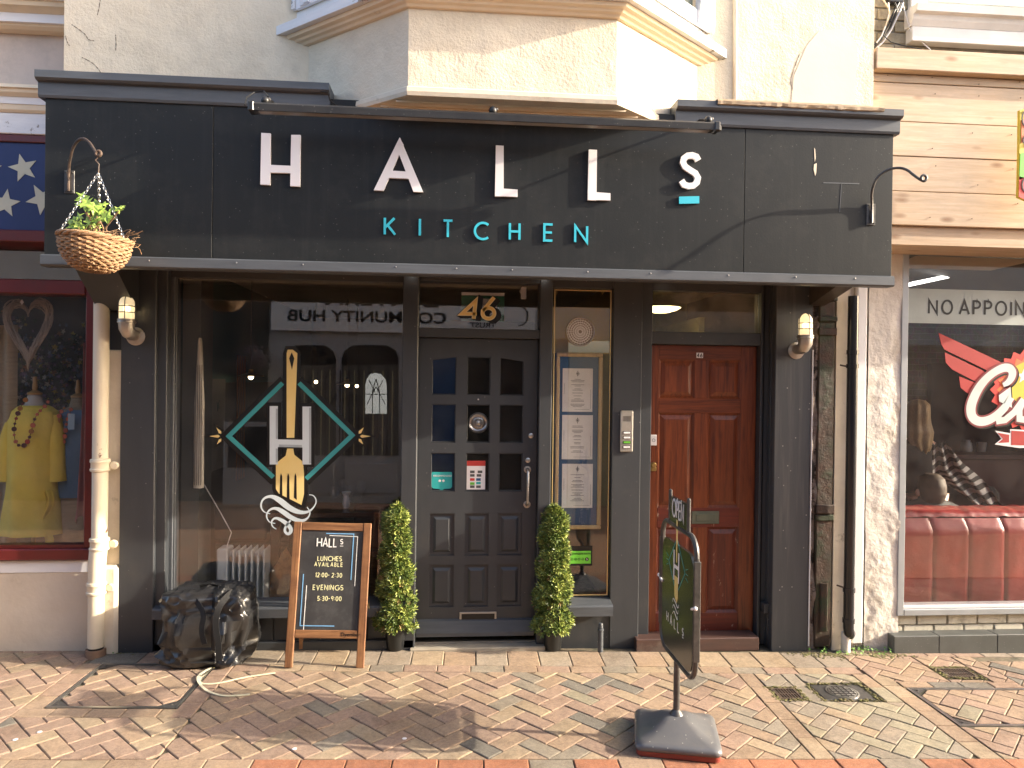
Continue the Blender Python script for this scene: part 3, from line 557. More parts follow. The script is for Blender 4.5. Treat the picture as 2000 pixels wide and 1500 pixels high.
# raised patch of newer render and strips on the wall
prof = [(1545, 205), (1550, 150), (1575, 90), (1600, 60), (1650, 55), (1675, 90), (1670, 180), (1672, 222), (1548, 218)]
b = MB(); b.prism([pw(*p) for p in prof], YW-.002, YW+.01); b.build('smooth_render_patch', M('smooth_render', (.78, .69, .53), (.73, .64, .49), 3, .8, bs=12, bst=.25, bd=.005), B)
for P in ([(140, 48), (155, 58), (168, 68), (172, 78), (185, 80)], [(160, 112), (180, 122), (192, 134), (199, 146)], [(226, 68), (227, 85), (226, 99)], [(196, 0), (193, 20), (190, 30)], [(128, 70), (131, 82), (136, 90)], [(1545, 205), (1549, 175), (1543, 160), (1552, 130), (1562, 105)], [(1380, 110), (1400, 118), (1415, 116)]):
    q = MB(); Q = sm([(*p_, 0) for p_ in P]); q.ribbon([pw(a_, b_) for a_, b_, _ in Q], [.0035*(1+.8*math.sin(i*2.3)) for i in range(len(Q))], YW-.0016, .0012); q.build('crack', M('crack_dark%d' % P[0][0], (.22, .17, .12), None, 4, .9), B)
b = MB(); b.tube([at(1436, -80, YW-.01), at(1436, 222, YW-.01)], .011, 6); b.build('conduit', cream_smooth, B, True)
# canted bay
xl, xr, fl, fr, YB, zb = -.837, 1.466, -.235, .86, -.92, 3.265
plan = [(xl, YW), (fl, YB), (fr, YB), (xr, YW)]
def offp(d):
    P = [Vector(p) for p in plan]; out = []
    nn = []
    for i in range(3): e = (P[i+1]-P[i]).normalized(); nn.append(Vector((e.y, -e.x)))
    a = P[0]+nn[0]*d; e = (P[1]-P[0]).normalized(); t = (YW-a.y)/e.y; out.append(a+e*t)
    for i in (1, 2):
        m_ = (nn[i-1]+nn[i]).normalized(); out.append(P[i]+m_*d/m_.dot(nn[i]))
    a = P[3]+nn[2]*d; e = (P[3]-P[2]).normalized(); out.append(a+e*((YW-a.y)/e.y)); return out
def bayloft(prof, name, mt, cap=None, sub=1, smooth=False):
    mb = MB(); vs = []
    for d, z in prof: vs += [(p.x, p.y, z) for p in offp(d)]
    fs = [(i*4+k, i*4+k+1, (i+1)*4+k+1, (i+1)*4+k) for i in range(len(prof)-1) for k in range(3)]
    fs += [(3, 2, 1, 0)] if cap != 'top' else []
    fs += [tuple(len(vs)-4+k for k in range(4))]
    mb.add(vs, fs); return mb.build(name, mt, bay, smooth)
bay = MB(); bay = bay.add([(0, 0, 0)], []).build('bay', cream, B)
zc = 3.715
bayloft([(0, zb+.002), (0, zc-.03)], 'panel', cream)
bayloft([(-.03, zb-.035), (.008, zb-.03), (.014, zb-.01), (.012, zb+.012), (.0, zb+.02)], 'bottom_lip', cream_old, smooth=False)
for k, yy in enumerate((-.86, -.78, -.66, -.55)):
    q = MB(); t_ = (YB-yy)/(YB-YW); q.box(fl+(xl-fl)*t_*.9, yy-.008, zb-.045, fr+(xr-fr)*t_*.9, yy+.008, zb-.036); q.build('soffit_batten', cream_smooth, bay)
bayloft([(0, zc-.03), (.02, zc-.028), (.03, zc-.018), (.048, zc-.012), (.055, zc-.002), (.078, zc+.004), (.085, zc+.022)], 'cornice', cream_smooth)
bayloft([(.10, zc+.024), (.118, zc+.024), (.118, zc+.075), (.05, zc+.085)], 'sill', whitewood)
bayloft([(.045, zc+.086), (.045, zc+.16)], 'window_frame', whitewood)
for k in range(3):       # window panels above the sill, one per face
    P = offp(.05); a, c_ = P[k], P[k+1]; e = (c_-a); L = e.length; e.normalize(); nr = Vector((e.y, -e.x))
    fr_ = MB().add([(a.x, a.y, zc+.1)], []).build('window', whitewood, B)
    def bar(u0, u1, z0, z1, d0, d1, name, mt):
        q = MB(); vs = []
        for (u, d) in ((u0, d0), (u1, d0), (u1, d1), (u0, d1)): p = a+e*u+nr*d; vs.append((p.x, p.y))
        q.add([(x, y, z0) for x, y in vs]+[(x, y, z1) for x, y in vs], [(3, 2, 1, 0), (4, 5, 6, 7), (0, 1, 5, 4), (1, 2, 6, 5), (2, 3, 7, 6), (3, 0, 4, 7)][:]); q.build(name, mt, fr_)
    for u in (.0, .09, .13, L*.5, L-.16, L-.1, L-.02): bar(max(.0, u-.015), min(L, u+.025), zc+.165, 5.2, .004, .03+.012*(u % .2 > .1), 'mullion', whitewood)
    bar(.03, L-.03, zc+.161, zc+.24, .0, .02, 'bottom_rail', white); bar(.16, L-.2, zc+.242, 5.2, -.01, 0, 'pane', glassu)
    bar(.02, L-.02, zc+.2, 5.2, -.3, -.28, 'curtain', dark_in)

# ================================================================ SHOPFRONT
S = thing('restaurant_shopfront', 'charcoal painted shopfront with white HALLs lettering above window and two doors', 'shopfront', (0, 0, 0))
fx0, fx1, fz0, fz1 = -2.14, 2.548, 2.40, 3.228
f0 = MB(); f0.box(fx0, YF, fz0-.03, fx1, YF+.05, 3.285, .0); fas = f0.build('fascia', grey2, S)
xj = [fx0, X(417, YF, 350), X(1452, YF, 400), fx1]
for i in range(3):
    q = MB(); q.box(xj[i]+(.0015 if i else 0), YF-.012, fz0, xj[i+1]-(.0015 if i < 2 else 0), YF-.0005, 3.285 if i == 1 else fz1, .0015); q.build('board', grey2, fas)
q = MB(); q.ext([(YF-.014, fz0+.002), (YF-.026, fz0-.006), (YF-.028, fz0-.052), (YF-.018, fz0-.06), (YF+.05, fz0-.06), (YF+.05, fz0+.0)], fx0-.012, fx1+.012); q.build('bottom_trim', grey3, fas)
for k in range(12):
    q = MB(); xx = fx0+.2+k*.39+random.uniform(-.08, .08); q.sphere((xx, YF-.029, fz0-.02), .004, 8, 4); q.build('nail', steel, fas)
def cornice(x0, x1, name, worn=False):
    pr_ = [(YF-.005, 3.222), (YF-.022, 3.222), (YF-.028, 3.235), (YF-.028, 3.30), (YF-.05, 3.305), (YF-.062, 3.315), (YF-.062, 3.352), (YF+.22, 3.358), (YF+.22, 3.222)]
    q = MB(); q.ext(pr_, x0, x1); return q.build(name, grey3, fas)
cl_, cr_ = X(643, YF-.05, 190), X(1322, YF-.05, 225)
cornice(fx0-.03, cl_, 'cornice'); cornice(cr_, fx1+.03, 'cornice')
# rotten top edge of the right cornice
q = MB(); xa, xb = X(1400, YF-.06, 222), X(1725, YF-.06, 236); n = 60
def rag(u, vv):
    x = xa+(xb-xa)*u; d = .004*mn.noise(Vector((x*30, vv*3, 0)))
    prof_ = [(YF-.064, 3.330), (YF-.072, 3.334), (YF-.074, 3.350), (YF-.068, 3.362), (YF-.03, 3.366), (YF+.1, 3.36)]
    k = int(round(vv*5)); return (x, prof_[k][0]+d, prof_[k][1]+d*1.6)
q.grid(rag, n, 5); q.build('rotten_edge', rawwood, fas, label='bare peeling timber edge')
# lettering
def pf(px, py): p = at(px, py, YF); return (p.x, p.z)
LY0, LY1 = YF-.030, YF-.014
def poly_letter(polys, name):
    q = MB()
    for i, P in enumerate(polys): q.prism([pf(*p) for p in P], LY0-.0003*i, LY1)
    return q.build(name, lwhite, fas)
poly_letter([[(513, 263), (531, 264), (530, 364), (511, 363)], [(571, 267), (589, 267), (588, 367), (569, 366)], [(529, 325), (571, 327), (571, 341), (529, 340)]], 'letter')
poly_letter([[(781, 272), (789, 286), (750, 375), (731, 374)], [(782, 272), (827, 378), (808, 377), (774, 288)], [(762, 336), (794, 338), (799, 352), (756, 350)]], 'letter')
poly_letter([[(968, 287), (983, 288), (983, 386), (966, 386)], [(982, 371), (1010, 373), (1010, 387), (982, 386)]], 'letter')
poly_letter([[(1148, 295), (1164, 296), (1163, 394), (1146, 393)], [(1162, 378), (1190, 380), (1190, 394), (1162, 393)]], 'letter')
q = MB(); cxs = [(1361, 316), (1357, 309), (1349, 306), (1340, 307), (1333, 312), (1331, 320), (1335, 328), (1345, 335), (1355, 341), (1360, 350), (1358, 359), (1351, 365), (1342, 366), (1333, 363), (1328, 355)]
q.ribbon([pf(*p) for p in cxs], [.034]*15, LY0, LY1-LY0); q.build('letter', lwhite, fas)
q = MB(); q.prism([pf(1324, 400), pf(1363, 399), pf(1363, 385), pf(1324, 386)], LY0+.006, LY1); q.build('letter_underline', cyan, fas)
h_ = at(758, 427, YF).z-at(758, 459, YF).z
for c, px_, py_, wd in (('K', 752, 459, 20), ('I', 818, 461, 4), ('T', 866, 464, 18), ('C', 927, 468, 25), ('H', 995, 469, 20), ('E', 1062, 471, 17), ('N', 1122, 474, 25)):
    q = MB(); p = at(px_, py_, YF); W_ = wd*4.05/F_PX; gw, st = GLY[c]; k = 0
    for s_ in st: q.ribbon([(p.x+a*W_/gw*.95 if c != 'I' else p.x+.006, p.z+b*h_) for a, b in s_], .0125, LY0+.008-.0003*k, .007); k += 1
    q.build('small_letter', cyan, fas)
# scratches
for P in ([(1588, 290), (1590, 293), (1591, 310), (1589, 318)], [(1588, 322), (1593, 320), (1592, 338), (1590, 345), (1587, 332)], [(1606, 357), (1676, 359), (1676, 361), (1606, 359)], [(1641, 358), (1642, 358), (1638, 416), (1637, 414)]):
    q = MB(); q.prism([pf(*p) for p in P], YF-.0135, YF-.0125); q.build('paint_scratch', MATS['smooth_render'] if P[0][0] == 1588 else grey3, fas)
for P in ():
    q = MB(); q.prism([pf(*p) for p in P], YF-.0128, YF-.0124); q.build('paint_scratch', blk, fas)
# soffit
sof = M('brown_soffit', (.075, .062, .052), (.05, .042, .036), 4, .35, bs=20, bst=.1, sc3=(1, 5, 5), dirt=(.03, .025, .02))
q = MB(); q.box(fx0+.01, YF+.051, 2.452, fx1-.01, .3, 2.49); sfo = q.build('soffit', sof, S)
for px_, py_ in ((543, 522), (803, 533), (1063, 541), (1313, 546)):
    p = at(px_, py_, -.5); f_ = (2.448-CAM.z)/(p.z-CAM.z); p = CAM+(p-CAM)*f_
    q = MB(); q.lathe([(.001, 0), (.022, 0), (.022, -.001)], (p.x, p.y, 2.4475), 16); sp1 = q.build('spotlight', spot_e, S)
    q = MB(); q.lathe([(.023, .003), (.023, -.003), (.036, -.002), (.036, .003)], (p.x, p.y, 2.449), 20); q.build('bezel', steel, sp1, True)
q = MB(); q.ext([(YF+.06, 2.451), (.2, 2.451), (.2, 2.30), (-.0, 2.30)], fx1-.14, fx1-.03); q.build('end_bracket', sof, S)
q = MB(); q.ext([(-.40, 2.451), (.1, 2.451), (.1, 2.17), (-.03, 2.17)], -2.17, X(272, 0, 540)); q.build('end_bracket', grey, S)
# pilasters
zt = 2.451
def pilaster(px0, px1, yb, y1=.2, z0=None, mt=grey, base=True, pyref=900, y0=0):
    a, c_ = X(px0, y0, pyref), X(px1, y0, pyref); z0 = gz((a+c_)/2)-.01 if z0 is None else z0
    q = MB(); q.box(a, y0, z0, c_, y1, zt, .004); return q.build('pilaster', mt, S)
p1 = pilaster(234, 302, 1275, mt=grey)
q = MB(); q.box(X(302, .03), .03, .02, X(324, .03), .2, zt, .003); q.build('stepped_return', grey, S)
pilaster(1195, 1251, 1262, y0=.06); p3 = pilaster(1512, 1583, 1270, mt=greyworn)
q = MB(); q.box(X(1487, .1), .1, -.02, X(1509, .1), .2, zt, .003); q.build('stepped_return', grey, S)
q = MB(); q.box(X(1503, .06), .06, -.02, X(1513, .06), .2, zt, .002); q.build('stepped_return', grey, S)
q = MB(); q.tube([(X(1584, 0), -.004, .0), (X(1584, 0), -.004, 2.0)], .004, 6); q.build('cable', lwhite, S)
q = MB(); q.box(X(1492, .08), .04, Z(1193, .1, 1500), X(1509, .08), .12, Z(1174, .1, 1500), .003); q.build('pilaster_block', grey, S)
# shop window ---------------------------------------------------
YG = .12
gx0, gx1 = X(342, YG), X(785, YG); gz0, gz1 = Z(1167, YG, 560), Z(547, YG, 560)
wf = MB(); wf.box(X(326, .09), .09, gz1, X(815, .09), .2, zt, .002); wf = wf.build('window', grey, S)
q = MB(); q.box(X(326, .09), .09, gz0-.05, gx0, .2, gz1, .004); q.build('jamb', grey3, wf)
q = MB(); q.box(X(337, .1), .10, gz0, gx0+.01, .118, gz1, .003); q.build('bead', greyworn, wf)
q = MB(); q.box(gx1, .03, .02, X(814, .03), .2, gz1+.1, .005); q.build('mullion', grey, wf)
q = MB(); q.box(gx0, YG, gz0, gx1, YG+.003, gz1); q.build('pane', glassm, wf)
q = MB(); q.ext([(.12, gz0+.004), (-.02, gz0-.02), (-.03, gz0-.03), (-.03, gz0-.085), (.12, gz0-.085)], X(303, 0), X(806, 0)); q.build('sill', grey3, wf)
sr = MB(); sr.box(X(303, .06), .07, 0, X(812, .06), .2, gz0-.086); sr = sr.build('stallriser', grey, S)
for i in range(11):
    a = X(303, .06)+i*(X(812, .06)-X(303, .06))/11; q = MB(); q.box(a+.002, .055, .03, a+(X(812, .06)-X(303, .06))/11-.002, .069, gz0-.087, .004); q.build('board', grey, sr)
q = MB(); q.box(X(303, .06), .03, .0, X(812, .03), .07, .075, .004); q.build('skirting', grey, sr)
# entrance door -------------------------------------------------
YD = .12
dx0, dx1, dz0, dz1 = X(815, YD), X(1048, YD), .07, Z(662, YD, 930)
tz0, tz1 = Z(643, YD, 930), Z(553, YD, 930)
q = MB(); q.box(dx0-.02, .07, dz1+.004, X(1075, .07)+.0, .2, tz0, .004); q.build('door_lintel', grey, S)
q = MB(); q.box(dx0-.02, .07, tz1, X(1075, .07), .2, zt, .003); q.build('door_head', grey, S)
q = MB(); q.box(dx1+.004, .05, .0, X(1076, .05), .2, zt, .004); q.build('door_jamb', grey, S)
q = MB(); q.box(dx0-.012, .09, .0, dx0-.003, .2, dz1, .001); q.build('door_jamb', grey3, S)
tw = MB(); tw.box(dx0, .13, tz0, dx1+.002, .134, tz1); tw = tw.build('transom_window', glassm, S)
D = MB(); 
# door leaf built as stiles and rails round the openings, hinged a few degrees open
dw = dx1-dx0; Dp = bpy.data.objects.new('door', None)
def door_px(px, py): p = at(px, py, YD); return p.x, p.z
cols = [(841, 889), (910, 956), (974, 1021)]; rows = [(697, 772), (790, 865), (885, 960)]; prow = [(1003, 1085), (1103, 1185)]
colx = [(X(a, YD, 900), X(b, YD, 900)) for a, b in cols]; rowz = [(Z(b, YD, 930), Z(a, YD, 930)) for a, b in rows]; prz = [(Z(b, YD, 930), Z(a, YD, 930)) for a, b in prow]
xs = [dx0]+[v for c in colx for v in c]+[dx1]; zs = sorted([dz0, dz1]+[v for r in rowz+prz for v in r])
q = MB()
for i in range(len(xs)-1):
    for j in range(len(zs)-1):
        hole = (i % 2 == 1) and any(abs(zs[j]-r[0]) < 1e-6 for r in rowz+prz)
        if not hole: q.add([(xs[i], YD, zs[j]), (xs[i+1], YD, zs[j]), (xs[i+1], YD, zs[j+1]), (xs[i], YD, zs[j+1])], [(0, 1, 2, 3)])
for c in colx:
    for r in rowz+prz: q.add([(c[0], YD, r[0]), (c[1], YD, r[0]), (c[1], YD, r[1]), (c[0], YD, r[1]), (c[0], YD+.04, r[0]), (c[1], YD+.04, r[0]), (c[1], YD+.04, r[1]), (c[0], YD+.04, r[1])], [(0, 4, 5, 1), (1, 5, 6, 2), (2, 6, 7, 3), (3, 7, 4, 0)])
q.add([(dx0, YD, dz0), (dx1, YD, dz0), (dx1, YD+.04, dz0), (dx0, YD+.04, dz0)], [(0, 3, 2, 1)]); q.add([(dx1, YD, dz0), (dx1, YD+.04, dz0), (dx1, YD+.04, dz1), (dx1, YD, dz1)], [(0, 1, 2, 3)])
door = q.build('door', grey, S)
for c in colx:
    for k, r in enumerate(rowz):
        q = MB(); q.box(c[0], YD+.02, r[0], c[1], YD+.023, r[1]); q.build('pane', glassm, door)
        q = MB(); t_ = .007
        for a in ((c[0], r[0], c[1], r[0]+t_), (c[0], r[1]-t_, c[1], r[1]), (c[0], r[0]+t_, c[0]+t_, r[1]-t_), (c[1]-t_, r[0]+t_, c[1], r[1]-t_)): q.box(a[0], YD+.006, a[1], a[2], YD+.019, a[3], .002)
        if k == 0 and c is not colx[1]:
            m_ = 1 if c is colx[0] else -1; xa_, xb_ = (c if m_ > 0 else c[::-1]); q.prism([(xa_, r[1]-.028), (xb_, r[1]-.004), (xb_, r[1]+.0), (xa_, r[1]+.0)], YD+.0012, YD+.0055)
        q.build('glazing_bead', grey, door)
    for r in prz:
        q = MB(); a, b_, g_ = c[0], c[1], .022
        q.add([(a, YD+.014, r[0]), (b_, YD+.014, r[0]), (b_, YD+.014, r[1]), (a, YD+.014, r[1]), (a+g_, YD+.014, r[0]+g_), (b_-g_, YD+.014, r[0]+g_), (b_-g_, YD+.014, r[1]-g_), (a+g_, YD+.014, r[1]-g_),
               (a+.04, YD+.002, r[0]+.04), (b_-.04, YD+.002, r[0]+.04), (b_-.04, YD+.002, r[1]-.04), (a+.04, YD+.002, r[1]-.04)],
              [(0, 1, 5, 4), (1, 2, 6, 5), (2, 3, 7, 6), (3, 0, 4, 7), (4, 5, 9, 8), (5, 6, 10, 9), (6, 7, 11, 10), (7, 4, 8, 11), (8, 9, 10, 11)]); q.build('panel', grey, door)
q = MB(); q.ext([(YD-.002, dz0+.11), (YD-.02, dz0+.10), (YD-.045, dz0+.03), (YD-.045, dz0+.005), (YD-.002, dz0+.005)], dx0+.005, dx1-.01); q.build('weather_bar', grey3, door)
lx0, lz0 = door_px(897, 1217); lx1, lz1 = door_px(970, 1194)
q = MB(); q.box(lx0, YD-.008, lz0, lx1, YD-.001, lz1, .003); lb = q.build('letterbox', alu, door); q = MB(); q.box(lx0+.014, YD-.0095, lz0+.012, lx1-.014, YD-.0075, lz1-.012); q.build('slot', blk, lb)
hx, hz1 = door_px(1030, 917); _, hz0 = door_px(1030, 985)
q = MB(); q.tube([(hx, YD-.001, hz1), (hx, YD-.03, hz1), (hx, YD-.045, hz1-.015), (hx, YD-.045, hz0+.015), (hx, YD-.03, hz0), (hx, YD-.001, hz0)], .009, 10)
for z in (hz0, hz1): q.lathe([(.024, 0), (.024, -.006), (.012, -.008)], (hx, YD-.0005, z), 20, 'y')
q.build('handle', alu, door, True)
for px_, py_, r_ in ((1037, 851, .017), (1031, 899, .017)):
    x_, z_ = door_px(px_, py_); q = MB(); q.lathe([(r_, 0), (r_, -.006), (r_*.6, -.009), (.001, -.009)], (x_, YD-.0005, z_), 20, 'y'); q.build('lock', steel, door, True)
x_, z_ = door_px(934, 780); q = MB(); q.sphere((x_, YD-.002, z_), .006, 8, 6); q.build('stud', steel, door)
door.rotation_euler = (0, 0, 0)
# house number 46 on the transom
def ptw(px, py): p = at(px, py, .125); return (p.x, p.z)
nb = MB()
S4 = [[(928, 622), (930, 588), (898, 613), (904, 614), (938, 616)]]
def num(mb, ox, oy, wd, y):
    f4 = [(925, 623), (929, 588), (902, 613), (931, 613)]; mb.ribbon([ptw(a+ox, b+oy) for a, b in f4], wd, y, .002)
    f6 = [(965, 581), (943, 607)]+[(954+11.5*math.cos(rad(a)), 612+10.5*math.sin(rad(a))) for a in range(195, -151, -15)]+[(943, 607)]; mb.ribbon([ptw(a+ox, b+oy) for a, b in f6], wd, y-.0004, .002)
for k in range(9): num(nb, k*1.0+1, k*.6-1, .032, .1212+k*.00005)
nb.build('number_shadow', blk, tw)
nb = MB(); num(nb, 0, 0, .026, .1203); nb.build('number_edge', M('pale_gold', (.92, .84, .55), None, 3, .35), tw)  # pale outline added to brighten the digits where no reflection lifts the gold
nb = MB(); num(nb, 0, 0, .018, .1195); nb.build('number', gold, tw)
# exit style green notice behind the number, pull cord
q = MB(); a = ptw(901, 626); b_ = ptw(986, 577); q.box(a[0], .17, a[1], b_[0], .175, b_[1]); ns = q.build('green_notice', M('notice_green', (.02, .16, .09), None, 4, .4), tw)
q = MB(); q.box(a[0], .165, b_[1]+.002, b_[0], .18, b_[1]+.02); q.build('notice_rail', white, tw)
q = MB(); q.box(a[0]+.1, .1685, a[1]+.04, b_[0]-.05, .1695, b_[1]-.02); q.build('notice_arrow', lwhite, tw)
a = ptw(1022, 568); q = MB(); q.box(a[0]-.01, .16, a[1]-.05, a[0]+.025, .19, a[1]+.03, .004); q.tube([(a[0], .158, a[1]+.03), (a[0]-.02, .155, a[1]), (a[0]+.01, .155, a[1]-.05)], .003, 6); q.build('door_closer', lwhite, tw)
# threshold
q = MB(); q.box(dx0-.03, -.0, -.02, dx1+.06, .26, gz(.2)+.022, .006); q.build('threshold', concrete, S)
q = MB(); q.box(dx0-.02, .09, gz(.2)+.023, dx1+.03, .2, gz(.2)+.034); q.build('threshold_bar', alu, S)
# stickers on the door panes
def sticker(px0, py0, px1, py1, mt, name, par, Y, d=.0006):
    a, b_ = at(px0, py1, Y), at(px1, py0, Y); q = MB(); q.box(a.x, Y-d, a.z, b_.x, Y, b_.z); return q.build(name, mt, par)
st = sticker(911, 900, 948, 956, lwhite, 'payment_sticker', door, YD+.018)
sticker(911, 900, 948, 910, stickred, 'sticker_band', st, YD+.0168)
for j, (px_, py_, cc) in enumerate(((918, 921, 0), (933, 921, 0), (918, 928, 0), (931, 928, 0), (918, 936, 1), (930, 936, 2), (918, 944, 3), (930, 943, 4), (918, 950, 0), (930, 950, 0))):
    sticker(px_, py_-2, px_+9, py_+3, [inkm, redbright, bluem, stickgreen, stickteal][cc], 'card_logo', st, YD+.0168)
q = MB(); P = [(844, 922), (882, 922), (883, 925), (883, 951), (880, 954), (867, 955), (862, 961), (858, 955), (846, 954), (843, 951), (843, 925)]; q.prism([(at(a, b_, YD+.017).x, at(a, b_, YD+.017).z) for a, b_ in P], YD+.0165, YD+.0175); st = q.build('teal_sticker', stickteal, door)
for a in (859, 866): 
    p = at(a, 939, YD+.016); q = MB(); q.lathe([(.0085, 0), (.0085, -.0006), (.005, -.0006), (.005, -.001), (.001, -.001)], (p.x, YD+.0162, p.z), 14, 'y'); q.build('owl_eye', lwhite, st)
p = at(846, 931, YD+.016); text_mesh('sticker_text', 'RECOMMENDED', .0165, (p.x, YD+.0155, p.z), lwhite, st)
# round chrome porthole ornament inside the middle pane
q = MB(); c = at(934, 826, YD+.05); q.lathe([(.066, 0), (.07, -.008), (.06, -.014), (.052, -.008), (.045, -.006), (.04, -.012), (.03, -.014), (.026, -.006), (.02, -.004), (.016, -.02), (.001, -.024)], (c.x, YD+.06, c.z), 36, 'y'); q.build('chrome_boss', steel, door, True)
# menu window -----------------------------------------------------
YM = .10
mx0, mx1 = X(1077, YM), X(1193, YM); mz0, mz1 = Z(1166, YM, 1135), Z(563, YM, 1135)
mw = MB(); mw.box(mx0-.01, .08, mz1, mx1+.01, .2, zt, .003); mw = mw.build('menu_window', grey, S)
q = MB(); q.box(mx0, YM, mz0, mx1, YM+.003, mz1); q.build('pane', glassm, mw)
q = MB(); q.ext([(.1, mz0), (-.02, mz0-.02), (-.03, mz0-.03), (-.03, mz0-.09), (.1, mz0-.09)], mx0-.02, mx1+.0); q.build('sill', grey3, mw)
q = MB(); q.box(mx0-.02, .07, -.02, mx1+.02, .2, mz0-.091); q.build('panel', grey, mw)
q = MB(); t_ = .006; i_ = .012
for a in ((mx0+.005, mz0+i_, mx1-i_, mz0+i_+t_), (mx0+.005, mz1-i_-t_, mx1-i_, mz1-i_), (mx0+.005, mz0+i_+t_, mx0+.005+t_, mz1-i_-t_), (mx1-i_-t_, mz0+i_+t_, mx1-i_, mz1-i_-t_)): q.box(a[0], YM-.006, a[1], a[2], YM-.001, a[3])
q.build('gold_line', goldline, mw)
q = MB(); q.box(mx0+.0, -.15, 2.35, mx1, -.145, 2.351); 
# vent
c = at(1133, 648, YM); q = MB(); q.lathe([(.094, 0), (.098, -.006), (.094, -.012), (.088, -.01)], (c.x, YM-.001, c.z), 40, 'y'); vt = q.build('vent', alu, mw, True)
q = MB()
for k in range(28): a = 2*PI*k/28; q.tube([(c.x+.012*math.cos(a), YM-.006, c.z+.012*math.sin(a)), (c.x+.088*math.cos(a), YM-.004, c.z+.088*math.sin(a))], .0022, 4)
for r_ in (.03, .045, .06, .075): q.lathe([(r_, 0), (r_+.003, -.003), (r_+.006, 0)], (c.x, YM-.004, c.z), 36, 'y')
q.build('grille', white, vt); q = MB(); q.lathe([(.089, 0), (.001, 0)], (c.x, YM-.0022, c.z), 32, 'y'); q.build('backing', M('vent_grey', (.3, .27, .24), None, 4, .5), vt)
# the downlit interior strip with gold frame, and menus
F0 = at(1082, 1034, .13); F1 = at(1178, 690, .13); fm = MB(); t_ = .026
for k, a in enumerate(((F0.x, F0.z, F1.x, F0.z+t_), (F0.x, F1.z-t_, F1.x, F1.z), (F0.x, F0.z+t_, F0.x+t_, F1.z-t_), (F1.x-t_, F0.z+t_, F1.x, F1.z-t_))): fm.box(a[0], .125, a[1], a[2], .15, a[3], .006)
fmo = fm.build('display_frame', wood('gilt_pine', (.62, .45, .22), (.40, .26, .11), 'z', 1), None); fmo['label'] = 'gilt wooden display frame holding three menus in the narrow window'; fmo['category'] = 'display frame'
q = MB(); q.box(F0.x+t_, .146, F0.z+t_, F1.x-t_, .15, F1.z-t_); q.build('backing', M('blue_backing', (.02, .07, .17), (.03, .1, .2), 3, .3), fmo)
for k, (y0_, y1_, lab) in enumerate(((720, 804, 'topmost of the three white menu sheets'), (811, 897, 'middle one of the three white menu sheets'), (906, 992, 'lowest of the three white menu sheets'))):
    a, b_ = at(1098+(-1 if k else 0), y1_, .14), at(1158, y0_, .14); q = MB(); q.box(a.x, .139, a.z, b_.x, .140, b_.z); pp = q.build('menu_sheet', paper, None, label=lab, category='menu', group='menus in the narrow window')
    cx_ = (a.x+b_.x)/2; q = MB(); q.ribbon([(cx_, b_.z-.02), (cx_-.011, b_.z-.035), (cx_, b_.z-.05), (cx_+.011, b_.z-.035)], .0025, .1382, .0006, True); q.box(cx_-.001, .138, b_.z-.058, cx_+.001, .1388, b_.z-.014); q.box(cx_-.005, .138, b_.z-.04, cx_+.005, .1388, b_.z-.03); q.build('emblem', inkm, pp)
    q = MB(); q.box(a.x+.012, .138, a.z+.12, a.x+.0135, .1388, b_.z-.1); q.box(b_.x-.014, .138, a.z+.02, b_.x-.0125, .1388, b_.z-.14); q.box(a.x+.08, .138, a.z+.015, b_.x-.02, .1388, a.z+.0165); q.build('rule_line', inkm, pp)
    q = MB(); z = b_.z-.075
    while z > a.z+.03:
        for j in range(random.choice((1, 2, 2, 3))):
            hw = random.uniform(.02, .05)
            if z > a.z+.025: q.box(cx_-hw, .138, z, cx_+hw, .1388, z+.0028)
            z -= .0085
        z -= .011
    q.build('printed_lines', inkm, pp)
# hygiene sticker
st = sticker(1106, 1066, 1157, 1105, blk, 'rating_sticker', mw, YM-.001); sticker(1106, 1076, 1154, 1101, stickgreen, 'sticker_face', st, YM-.0018)
p = at(1108, 1083, YM); text_mesh('sticker_text', 'FOOD HYGIENE RATING', .0152, (p.x, YM-.0028, p.z), blk, st); p = at(1109, 1096, YM)
for k in range(6):
    pk = at(1110+k*7, 1092, YM); q = MB(); q.lathe([(.0085, 0), (.0085, -.0006), (.0065, -.0006), (.0065, 0)] if k < 5 else [(.0125, 0), (.0125, -.0006), (.001, -.0006)], (pk.x+(.004 if k == 5 else 0), YM-.0022, pk.z), 14, 'y'); q.build('rating_circle', blk, st)
    text_mesh('rating_digit', str(k), .011 if k < 5 else .018, (pk.x+(.004 if k == 5 else 0), YM-.0032, pk.z-(.004 if k < 5 else .0065)), blk if k < 5 else lwhite, st, align='CENTER')
for px_ in (1087, 1176):
    p = at(px_, 572, YM); q = MB(); q.tube([(p.x, YM-.003, p.z-.012), (p.x, YM-.01, p.z-.004), (p.x+.006, YM-.01, p.z+.003), (p.x, YM-.01, p.z+.010), (p.x-.006, YM-.01, p.z+.003)], .002, 6); q.build('hook', brass, mw)
